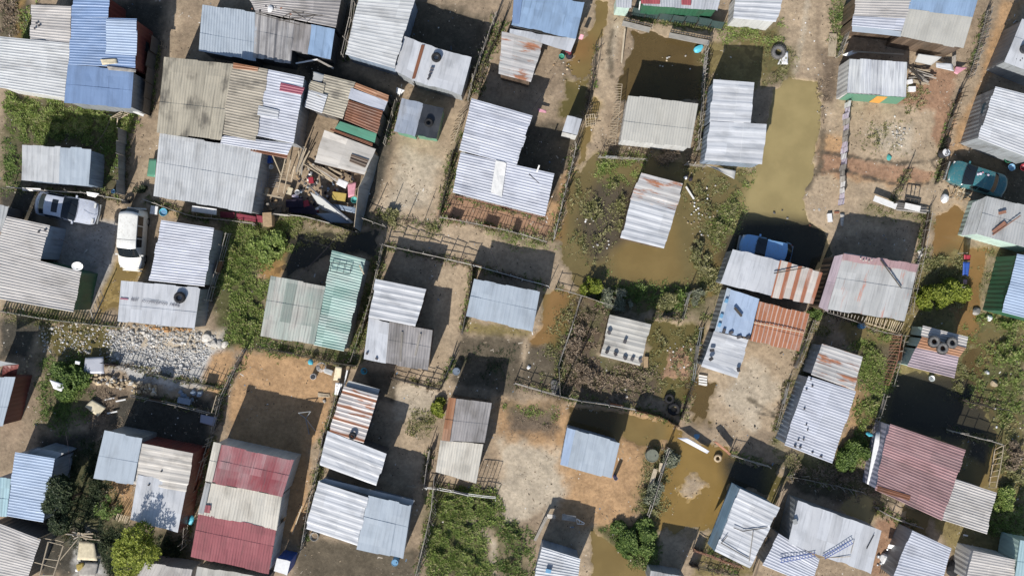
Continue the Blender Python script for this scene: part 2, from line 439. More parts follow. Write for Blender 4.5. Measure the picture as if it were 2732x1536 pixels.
def wall_piece(root, name, matname, t, c, zs, thick=.03):
    """window, door or board standing on a wall: plan pixels with a height each"""
    P = [W(p, z) for p, z in zip(PL(t, c), zs)]
    n = (P[1]-P[0]).cross(P[2]-P[0]).normalized()
    mb = MB(); mb.add(P + [p+n*thick for p in P], [(0,1,2,3),(7,6,5,4),(0,4,5,1),(1,5,6,2),(2,6,7,3),(3,7,4,0)])
    return mb.build(name, MATS[matname], root)

# ---------------------------------------------------------------- poles, fences
def _unit_cyl():
    mb = MB(); mb.tube([(0,0,0), (0,0,1)], [1., .8], 6)
    me = bpy.data.meshes.new('pole_unit'); me.from_pydata([tuple(v) for v in mb.v], [], mb.f); return me
CYL = {}
def pole_mesh(mat):
    if mat not in CYL:
        me = _unit_cyl(); me.materials.append(MATS[mat]); CYL[mat] = me
    return CYL[mat]
def pole(name, a, b, r, mat, parent=None):
    a = Vector(a); b = Vector(b); d = b-a; L = d.length
    o = bpy.data.objects.new(name, pole_mesh(mat))
    q = Vector((0,0,1)).rotation_difference(d.normalized())
    loc = a if parent is None else a - parent.location
    o.location = loc; o.rotation_euler = q.to_euler(); o.scale = (r, r, L)
    return link(o, parent)
def resample(P, step):
    out = []; n = len(P)
    L = [(P[i+1]-P[i]).length for i in range(n-1)]; T = sum(L); m = max(1, round(T/step))
    for k in range(m+1):
        s = T*k/m; i = 0
        while i < n-2 and s > L[i]: s -= L[i]; i += 1
        out.append(P[i].lerp(P[i+1], min(1, s/max(L[i], 1e-6))))
    return out
FENCE_LINES = []
def fence(kind, label, t, c, h=1.2, mat='pole_grey', step=None, r=.03, rails=2, lean=0., parts=100, railmat=None, tracez=None, panel_mat=None, jit=.12):
    tz = h*.7 if tracez is None else tracez
    base = [W(p, tz) for p in PL(t, c)]
    for p in base: p.z = 0
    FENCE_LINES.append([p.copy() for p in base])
    P = resample(base, step or {'rail': 1.5, 'stick': .28, 'sheet': 1.1, 'plank': .2}[kind])
    if kind in ('rail', 'stick'): r *= 1.3; jit *= 1.35
    root = empty({'rail': 'pole_fence', 'stick': 'stick_fence', 'sheet': 'sheet_fence', 'plank': 'plank_fence'}[kind], P[0], label, 'fence')
    tops = []
    if kind in ('rail', 'stick'):
        for i, p in enumerate(P[:parts]):
            hh = h*R(.85, 1.2); q = p + Vector((R(-jit, jit)+lean, R(-jit, jit), hh)); tops.append(q)
            pole('post', p - Vector((0, 0, .25)), q, r*R(.8, 1.25), mat, root)
        for k in range(rails):
            zf = (k+.8)/(rails) if rails > 1 else .85
            for i in range(0, len(P)-1) if kind == 'rail' else range(0, len(P)-1, 5):
                j = min(len(P)-1, i + (1 if kind == 'rail' else 5))
                a = P[i] + Vector((R(-.02, .02), R(-.02, .02), h*zf*R(.9, 1.04))); b = P[j] + Vector((0, 0, h*zf*R(.9, 1.04)))
                pole('rail', a, b, r*.75, railmat or mat, root)
        if rails < 4 and h < 1.6:
            i = random.randint(0, 3)
            while i < len(P)-2:
                j = min(len(P)-1, i + (1 if kind == 'rail' else random.randint(2, 4))); a, b = P[i], P[j]; hh = h*R(.5, .95); z0 = Vector((0, 0, R(-.1, .12)))
                ln = Vector((R(-.12, .12), R(-.12, .12), 0)); pm = random.choice(['wall_wood', 'old_grey', 'zinc_grey', 'wall_grey', 'wall_wood', 'rust', 'asbestos', 'zinc_warm'])
                panel('scrap_panel', pm, [a+ln+Vector((0,0,hh)), b+ln+Vector((0,0,hh*R(.8, 1.1))), b+z0, a+z0], random.choice('hv'), root, .16, .02, .03, .03)
                i = j + (random.randint(1, 4) if kind == 'rail' else random.randint(4, 14))
    elif kind == 'sheet':
        for i in range(len(P)-1):
            a, b = P[i], P[i+1]; hh = h*R(.82, 1.12); e = (b-a); nrm = Vector((-e.y, e.x, 0)).normalized()
            off = nrm*R(-.05, .05); ln = nrm*R(-.08, .08) + nrm*lean
            pm = panel_mat if isinstance(panel_mat, str) else random.choice(panel_mat or ['wall_grey', 'zinc_grey', 'old_grey'])
            panel('panel', pm, [a+off+ln+Vector((0,0,hh)), b+off+ln+Vector((0,0,hh*R(.94, 1.06))), b+off-Vector((0,0,.2)), a+off-Vector((0,0,.2))], 'v', root, .16, .02, .01, .02)
        for p in P: pole('post', p-Vector((0,0,.3)), p+Vector((R(-.05,.05), R(-.05,.05), h*R(.95, 1.2))), r, mat, root)
    elif kind == 'plank':
        for i, p in enumerate(P[:parts]):
            j = min(i, len(P)-2); ang = math.atan2((P[j+1]-P[j]).y, (P[j+1]-P[j]).x); hh = h*R(.75, 1.1)
            mb = MB(); mb.box((0, 0, hh/2-.1), (R(.07, .13), .02, hh+.2), ang+R(-.15, .15), Matrix.Rotation(R(-.07, .07), 3, 'X') @ Matrix.Rotation(R(-.06, .06), 3, 'Y'))
            mb.v = [v + p for v in mb.v]; mb.build('plank', MATS[mat], root)
        for k in (.3, .8):
            for i in range(0, len(P)-1, 6): pole('rail', P[i]+Vector((0,0,h*k)), P[min(len(P)-1, i+6)]+Vector((0,0,h*k)), .025, railmat or mat, root)
    return root
def pickets(label, t, A, za, B, zb, n, mat='wood_pale', r=.022, railA=True, railB=True, name='picket_fence', cat='fence', jit=.06, extra=()):
    """a fence or frame whose bars run from polyline A (height za) to polyline B (height zb)"""
    a = resample([W(p, za) for p in PL(t, A)], 1e9 if n < 1 else 0.01); b = resample([W(p, zb) for p in PL(t, B)], .01)
    root = empty(name, Vector((a[0].x, a[0].y, 0)), label, cat)
    for i in range(n):
        f = i/(n-1) if n > 1 else 0
        p = a[int(f*(len(a)-1))]; q = b[int(f*(len(b)-1))]
        j = Vector((R(-jit, jit), R(-jit, jit), 0)); e = (q-p)*R(-.08, .1)
        pole('bar', p+j*.4-e*.3, q+j+e, r*R(.8, 1.2), mat, root)
    for flag, P, z in ((railA, A, za), (railB, B, zb)):
        if flag:
            w = [W(p, z) for p in PL(t, P)]
            for i in range(len(w)-1): pole('rail', w[i]+Vector((0,0,.03)), w[i+1]+Vector((0,0,.03)), r*1.2, mat, root)
    return root

# ---------------------------------------------------------------- small things
def tyre(label, t, x, y, z=0., d=.62, mat='rubber', stack=1, group=None, tilt=None, cat='tyre'):
    p = W(px(t, x, y), z)
    for k in range(stack):
        c = p + Vector((R(-.02, .02), R(-.02, .02), .1 + .2*k)) if tilt is None else p + Vector((0, 0, d/2))
        root = empty('tyre', c, label if stack == 1 else label, cat, group)
        q = Matrix.Rotation(R(0, 3), 3, 'Z') if tilt is None else tilt
        s = d/.62
        mb = MB(); prof = []
        for a in range(15):
            th = 2*math.pi*a/14
            prof.append((.225*s + .085*s*math.copysign(abs(math.cos(th))**.7, math.cos(th)), .1*s*math.copysign(abs(math.sin(th))**.7, math.sin(th))))
        mb.lathe(c, prof, 28, q); mb.build('tyre_body', MATS[mat], root, True)
        mb = MB()
        for a in range(22):
            th = 2*math.pi*a/22
            mb.box(c + q @ Vector((.312*s*math.cos(th), .312*s*math.sin(th), 0)), (.02*s, .045*s, .17*s), 0, q @ Matrix.Rotation(th, 3, 'Z'))
        mb.build('tread', MATS[mat], root)
def stone_mesh(mat, k):
    bm = bmesh.new(); bmesh.ops.create_icosphere(bm, subdivisions=2, radius=.5)
    rr = random.Random(k)
    pl = [(Vector((rr.gauss(0,1), rr.gauss(0,1), rr.gauss(0,1))).normalized(), rr.uniform(.26, .42)) for _ in range(9)]
    for v in bm.verts:
        for n, d in pl:
            e = v.co.dot(n)-d
            if e > 0: v.co -= n*e
    me = bpy.data.meshes.new('stone_mesh'); bm.to_mesh(me); bm.free(); me.materials.append(MATS[mat]); return me
STONES = {}
def stone(label, p, size, mat='stone_pale', group=None, name='stone', cat='stone', flat=.7):
    k = (mat, random.randint(0, 5))
    if k not in STONES: STONES[k] = stone_mesh(mat, hash(k[0]) % 1000 + k[1])
    o = bpy.data.objects.new(name, STONES[k]); o.location = p + Vector((0, 0, size*flat*.28)); s = size
    o.scale = (s*R(.8, 1.3), s*R(.8, 1.2), s*flat*R(.8, 1.2)); o.rotation_euler = (R(-.3, .3), R(-.3, .3), R(0, 6.3))
    COL.objects.link(o); return tag(o, label, cat, group)
BRK = {}
def brick(label, p, d, mat, rz, group=None, name='brick', cat='brick'):
    k = mat
    if k not in BRK:
        bm = bmesh.new(); bmesh.ops.create_cube(bm, size=1.); 
        bmesh.ops.bevel(bm, geom=bm.edges[:], offset=.07, segments=2, affect='EDGES', clamp_overlap=True)
        me = bpy.data.meshes.new('brick_mesh'); bm.to_mesh(me); bm.free(); me.materials.append(MATS[mat]); BRK[k] = me
    o = bpy.data.objects.new(name, BRK[k]); o.location = p + Vector((0, 0, d[2]/2)); o.scale = d; o.rotation_euler = (R(-.05,.05), R(-.05,.05), rz)
    COL.objects.link(o); return tag(o, label, cat, group)
def sheet_thing(name, label, cat, t, c, zs, matname, thick=.02, pitch=None, dirn='v', group=None):
    """a loose board, cloth or iron sheet lying somewhere"""
    C = [W(p, z) for p, z in zip(PL(t, c), zs if isinstance(zs, (list, tuple)) else [zs]*4)]
    o = panel(name, matname, C, dirn, None, pitch, .025, .02, .01) if pitch is not None else None
    if o is None:
        n = 6; v = []; f = []; so = R(0, 90)
        for s in (1, 0):
            for j in range(n+1):
                for i in range(n+1):
                    u, w = i/n, j/n
                    p = (C[0]*(1-u)+C[1]*u)*(1-w) + (C[3]*(1-u)+C[2]*u)*w
                    nz = (float(vnoise(np.array([u*3+so]), np.array([w*3+so]), 5)[0])-.5)*.05
                    v.append(p + Vector((0, 0, nz + s*thick)))
        N = (n+1)**2
        for j in range(n):
            for i in range(n):
                a = j*(n+1)+i; f += [(a+n+1, a+n+2, a+1, a), (N+a, N+a+1, N+a+n+2, N+a+n+1)]
        edge = [i for i in range(n+1)] + [(j)*(n+1)+n for j in range(1, n+1)] + [n*(n+1)+i for i in range(n-1, -1, -1)] + [j*(n+1) for j in range(n-1, 0, -1)]
        for i in range(len(edge)):
            a, b = edge[i], edge[(i+1) % len(edge)]; f.append((a, b, N+b, N+a))
        o = mesh_obj(name, v, f, MATS[matname], None, True)
    me = o.data; c = sum((v.co for v in me.vertices), Vector())/len(me.vertices); c.z = min(v.co.z for v in me.vertices)
    me.transform(Matrix.Translation(-c)); o.location = c
    return tag(o, label, cat, group)
def bucket(label, t, x, y, mat, r=.16, h=.3, z=0., name='bucket', cat='bucket', inner=None):
    p = W(px(t, x, y), z); root = empty(name, p, label, cat)
    mb = MB(); mb.lathe(p, [(0, .02), (r*.78, .02), (r, h), (r*1.08, h), (r*1.06, h-.025), (r*.94, h-.03), (r*.74, .05), (0, .05)], 20)
    mb.build('tub', MATS[mat], root, True)
    if inner:
        mb = MB(); mb.lathe(p, [(0, h*.7), (r*.88, h*.7)], 20); mb.build('water_surface', MATS[inner], root)
    mb = MB(); mb.tube([p + Vector((r*math.cos(a), r*.5*math.sin(a)*.3-r*.1, h + .1*math.sin(a))) for a in np.linspace(0, math.pi, 9)], .007, 5)
    mb.build('handle', MATS['steel'], root)
    return root
def drum(label, t, x, y, mat, r=.28, h=.85, z=0., name='drum', cat='drum', lid=None):
    p = W(px(t, x, y), z); root = empty(name, p, label, cat)
    mb = MB(); mb.lathe(p, [(0, 0), (r, 0), (r, h*.3), (r*1.04, h*.33), (r, h*.36), (r, h*.63), (r*1.04, h*.66), (r, h*.69), (r, h), (r*1.03, h+.01), (r*.95, h+.015), (r*.93, h-.02), (0, h-.02)], 24)
    mb.build('shell', MATS[mat], root, True)
    mb = MB(); mb.lathe(p, [(0, h-.01), (r*.9, h-.012)], 20); mb.build('lid', MATS[lid or mat], root)
    mb = MB(); mb.lathe(p + Vector((r*.5, 0, h-.01)), [(.04, 0), (.04, .03), (0, .03)], 8); mb.build('cap', MATS['dark_metal'], root)
    return root
def box_thing(name, label, cat, t, x, y, d, rz, mat, z=0., lidmat=None, ribs=3, group=None):
    p = W(px(t, x, y), z); root = empty(name, p, label, cat, group)
    bm = bmesh.new(); bmesh.ops.create_cube(bm, size=1.)
    for v in bm.verts: v.co = Vector((v.co.x*d[0], v.co.y*d[1], (v.co.z+.5)*d[2]*.93))
    bmesh.ops.bevel(bm, geom=bm.edges[:], offset=min(d)*.06, segments=2, affect='EDGES')
    me = bpy.data.meshes.new('body'); bm.to_mesh(me); bm.free(); me.materials.append(MATS[mat])
    o = link(bpy.data.objects.new('body', me), root); o.rotation_euler = (0, 0, rz)
    q = Matrix.Rotation(rz, 3, 'Z'); mb = MB()
    mb.box(p + Vector((0, 0, d[2]*.965)), (d[0]*1.03, d[1]*1.03, d[2]*.07), rz); mb.build('lid', MATS[lidmat or mat], root)
    if ribs:
        mb = MB()
        for k in range(ribs): mb.box(p + q @ Vector((d[0]*(-.35+.7*k/max(1, ribs-1)), 0, d[2]*.5)), (d[0]*.06, d[1]*1.015, d[2]*.85), rz)
        mb.build('rib', MATS[mat], root)
    return root
def cable(label, pts, sag=.5, r=.011, mat='cloth_dark'):
    a = [W(px(t, x, y), z) for (t, x, y, z) in pts]; P = []
    for i in range(len(a)-1):
        for k in range(9):
            f = k/8; p = a[i].lerp(a[i+1], f); p.z -= sag*4*f*(1-f); P.append(p)
    c = P[0].copy(); mb = MB(); mb.tube([p-c for p in P], r, 5); o = mb.build('overhead_cable', MATS[mat]); o.location = c
    return tag(o, label, 'cable')
def loose_pole(label, t, a, za, b, zb, r=.04, mat='pole_wood', name='loose_pole', cat='pole', group=None):
    o = pole(name, W(px(t, *a), za), W(px(t, *b), zb), r, mat); return tag(o, label, cat, group)
def plank(label, t, a, za, b, zb, w=.14, th=.035, mat='wood_pale', group=None, name='plank', cat='plank'):
    A = W(px(t, *a), za); B = W(px(t, *b), zb); d = B-A; L = d.length
    mb = MB(); mb.box((0, 0, 0), (1, 1, 1)); o = mesh_obj(name, mb.v, mb.f, MATS[mat])
    e = d.normalized(); s = Vector((0,0,1)).cross(e).normalized(); u = e.cross(s)
    M = Matrix((( e.x, s.x, u.x), (e.y, s.y, u.y), (e.z, s.z, u.z)))
    o.location = (A+B)/2; o.rotation_euler = M.to_euler(); o.scale = (L, w, th)
    return tag(o, label, cat, group)

# ---------------------------------------------------------------- vegetation
def leaf_quads(P, size, lean, rs, blades=5, wid=.25, zs=1.):
    """numpy: tufts of blade quads at P (n,3)"""
    n = len(P)*blades; B = np.repeat(P, blades, 0); a = rs.uniform(0, 2*np.pi, n); l = size*rs.uniform(.45, 1.25, n)
    dx = np.cos(a)*l*lean; dy = np.sin(a)*l*lean; dz = l*rs.uniform(.25, 1., n)*zs
    w = l*wid*rs.uniform(.6, 1.3, n); qx = -np.sin(a)*w; qy = np.cos(a)*w
    V = np.empty((n, 4, 3))
    V[:, 0] = B + np.stack([-qx*.5, -qy*.5, np.zeros(n)], 1); V[:, 1] = B + np.stack([qx*.5, qy*.5, np.zeros(n)], 1)
    V[:, 2] = B + np.stack([dx+qx*.28, dy+qy*.28, dz], 1); V[:, 3] = B + np.stack([dx-qx*.28, dy-qy*.28, dz*rs.uniform(.8, 1.1, n)], 1)
    return V.reshape(-1, 3)
def quads_obj(name, V, mat, parent=None, loc=None):
    if loc is not None: V = V - np.array(loc)
    me = bpy.data.meshes.new(name); n = len(V)//4
    me.vertices.add(len(V)); me.vertices.foreach_set('co', V.astype(np.float32).ravel())
    me.loops.add(n*4); me.loops.foreach_set('vertex_index', np.arange(n*4, dtype=np.int32))
    me.polygons.add(n); me.polygons.foreach_set('loop_start', np.arange(0, n*4, 4, dtype=np.int32)); me.polygons.foreach_set('loop_total', np.full(n, 4, dtype=np.int32))
    me.materials.append(MATS[mat]); me.update(); me.validate()
    o = bpy.data.objects.new(name, me)
    if loc is not None and parent is None: o.location = loc
    return link(o, parent)
GRASS = []
def grass(label, t, c, mat='leaf_grass', dens=55, size=.2, clump=.5, name='grass', lean=.9, soil=None):
    grass1(label, t, c, mat, dens, size, clump, name, lean, soil)
    if dens >= 60 and mat in ('leaf_grass', 'leaf_bush'): grass1('dry olive stalks among the ' + label, t, c, 'leaf_olive', dens*.3, size*1.25, .9, 'weeds', .7, '')
def grass1(label, t, c, mat='leaf_grass', dens=55, size=.2, clump=.5, name='grass', lean=.9, soil=None):
    GRASS.append((label, [W(p, .1) for p in PL(t, c)], mat, dens, size, clump, name, lean, soil))
def build_grass():
    rs = np.random.RandomState(5)
    for (label, P, mat, dens, size, clump, name, lean, soil) in GRASS:
        xs = [p.x for p in P]; ys = [p.y for p in P]; m = .5
        A = (max(xs)-min(xs)+2*m)*(max(ys)-min(ys)+2*m); n = int(A*dens*1.6)
        n = int(n*1.9); size = size*.56; X = rs.uniform(min(xs)-m, max(xs)+m, n); Y = rs.uniform(min(ys)-m, max(ys)+m, n)
        d = poly_sd(X, Y, [(p.x, p.y) for p in P]) + (fbm(X*1.3, Y*1.3, 21)-.5)*1.6
        nz = fbm(X*1.9+3, Y*1.9, 33, 3)*.6 + fbm(X*.7, Y*.7+9, 41, 2)*.4
        keep = (d < .8) & (nz > .30 + .32*clump*rs.uniform(.2, 1., n) + .10*np.clip(d+.5, 0, 1)) & (rs.uniform(0, 1, n) < np.clip(.36 - d*.62, .0, 1))
        X = X[keep]; Y = Y[keep]; sc = .35 + 2.6*np.clip(nz[keep]-.28, 0, 1)
        if len(X) < 4: continue
        Z = ground_z(X, Y) + np.clip(fbm(X*1.5+7, Y*1.5, 55, 3)-.45, 0, 1)*1.1*np.clip(-d[keep]*1.5, 0, 1)*min(1, size/.14)
        pts = np.stack([X, Y, Z-.01], 1); V = leaf_quads(pts, size, lean, rs, 5, .3)
        c = np.repeat(pts, 20, 0); V = c + (V-c)*np.repeat(sc, 20)[:, None]
        o = quads_obj(name, V, mat, None, (float(X.mean()), float(Y.mean()), 0.))
        o['kind'] = 'stuff'; o['label'] = label; o['category'] = 'grass'
def build_fence_weeds():
    """dry and green weeds that nobody cuts along the fence lines"""
    rs = np.random.RandomState(19)
    for mat, lab, pr in (('leaf_olive', 'olive weeds growing along the fence lines', .5), ('leaf_dry', 'dry brushwood and stalks along the fence lines', .42), ('leaf_bush', 'green weeds growing along the fence lines', .3)):
        pts = []
        for L in FENCE_LINES:
            for a, b in zip(L[:-1], L[1:]):
                d = (b-a); n = int(d.length*46*pr); 
                if n < 1: continue
                t = rs.uniform(0, 1, n); o = rs.normal(0, .17, n); nx, ny = -d.y/d.length, d.x/d.length
                pts.append(np.stack([a.x+d.x*t+nx*o, a.y+d.y*t+ny*o], 1))
        P = np.concatenate(pts); k = fbm(P[:, 0]*.9, P[:, 1]*.9, 71 + int(pr*100), 3) > .47; P = P[k]
        P = np.concatenate([P, ground_z(P[:, 0], P[:, 1])[:, None]], 1)
        o = quads_obj('weeds', leaf_quads(P, .2, .8, rs, 5, .2), mat, None, (0., 0., 0.)); o['kind'] = 'stuff'; o['label'] = lab; o['category'] = 'weeds'
def crown_pts(blobs, n, rs):
    tot = np.array([b[3]**2 for b in blobs]); k = rs.choice(len(blobs), n, p=tot/tot.sum()); B = np.array(blobs)[k]
    v = rs.normal(size=(n, 3)); v /= np.linalg.norm(v, axis=1)[:, None]
    r = B[:, 3]*rs.uniform(.55, 1.05, n)**.6
    return B[:, :3] + v*r[:, None]*np.array([1, 1, .75]), v
def tree(label, t, x, y, rad, h, mat, n=1500, leaf=.16, name='tree', cat='tree', low=False, spread=None, seed=1, trunk_mat='bark', stems=1, twigs=0):
    rs = np.random.RandomState(seed); c = W(px(t, x, y), h*.6); c.z = 0
    root = empty(name, c, label, cat); blobs = []; sp = spread or (1., 1., 0.)
    nb = 9 if not low else 7
    for i in range(nb):
        a = rs.uniform(0, 6.28); q = rs.uniform(.25, .8)*rad if i else 0
        ox, oy = math.cos(a)*q*sp[0], math.sin(a)*q*sp[1]
        ca, sa = math.cos(sp[2]), math.sin(sp[2]); ox, oy = ox*ca-oy*sa, ox*sa+oy*ca
        zc = h*(rs.uniform(.5, .82) if not low else rs.uniform(.2, .5))
        blobs.append((c.x+ox, c.y+oy, zc - q*.15, rad*rs.uniform(.32, .52)))
    tr = MB()
    for s in range(stems):
        b0 = c + Vector((rs.uniform(-.15, .15), rs.uniform(-.15, .15), -.2)) if s else c - Vector((0, 0, .2))
        tr.tube([b0, c + Vector((rs.uniform(-.1, .1), rs.uniform(-.1, .1), h*.25)), c + Vector((rs.uniform(-.2, .2), rs.uniform(-.2, .2), h*.5))], [.05+.035*h*.5, .04+.02*h*.5, .03+.008*h], 8)
    for b in blobs:
        m = Vector(b[:3]); tr.tube([c + Vector((0, 0, h*.28)), c.lerp(m, .5) + Vector((0, 0, h*.12)), m], [.03+.012*h, .02+.008*h, .012], 6)
    if twigs:
        for _ in range(twigs):
            b = blobs[rs.randint(len(blobs))]; v = Vector(rs.normal(size=3)).normalized(); e = Vector(b[:3]) + v*b[3]*rs.uniform(.8, 1.25)
            tr.tube([Vector(b[:3]), (Vector(b[:3])+e)/2 + Vector((0, 0, .05)), e], [.016, .012, .005], 4)
    tr.build('trunk', MATS[trunk_mat], root, True)
    n = int(n*2.2); leaf = leaf*.68; P, v = crown_pts(blobs, n, rs)
    # gaps: drop clumps
    g = fbm(P[:, 0]*2.2, P[:, 1]*2.2 + P[:, 2], 8, 3); P = P[g > .40]
    P[:, 2] = np.maximum(P[:, 2], .06)
    V = leaf_quads(P, leaf, 1., rs, 4, .5, .9); 
    o = quads_obj('crown', V, mat, root, (c.x, c.y, 0.))
    return root
# ---------------------------------------------------------------- ground and flood water
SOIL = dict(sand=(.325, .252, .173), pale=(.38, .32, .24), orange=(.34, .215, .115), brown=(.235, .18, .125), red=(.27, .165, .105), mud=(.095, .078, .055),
    dark=(.055, .05, .04), algae=(.135, .112, .042), olive=(.17, .135, .06), rubble=(.36, .35, .33), green=(.075, .075, .032), dry=(.125, .095, .068),
    bed_tan=(.33, .265, .125), bed_olive=(.215, .155, .062), bed_brown=(.115, .08, .034), bed_orange=(.25, .15, .06), bed_ochre=(.25, .165, .055), bed_dark=(.05, .045, .032), concrete=(.28, .265, .245))
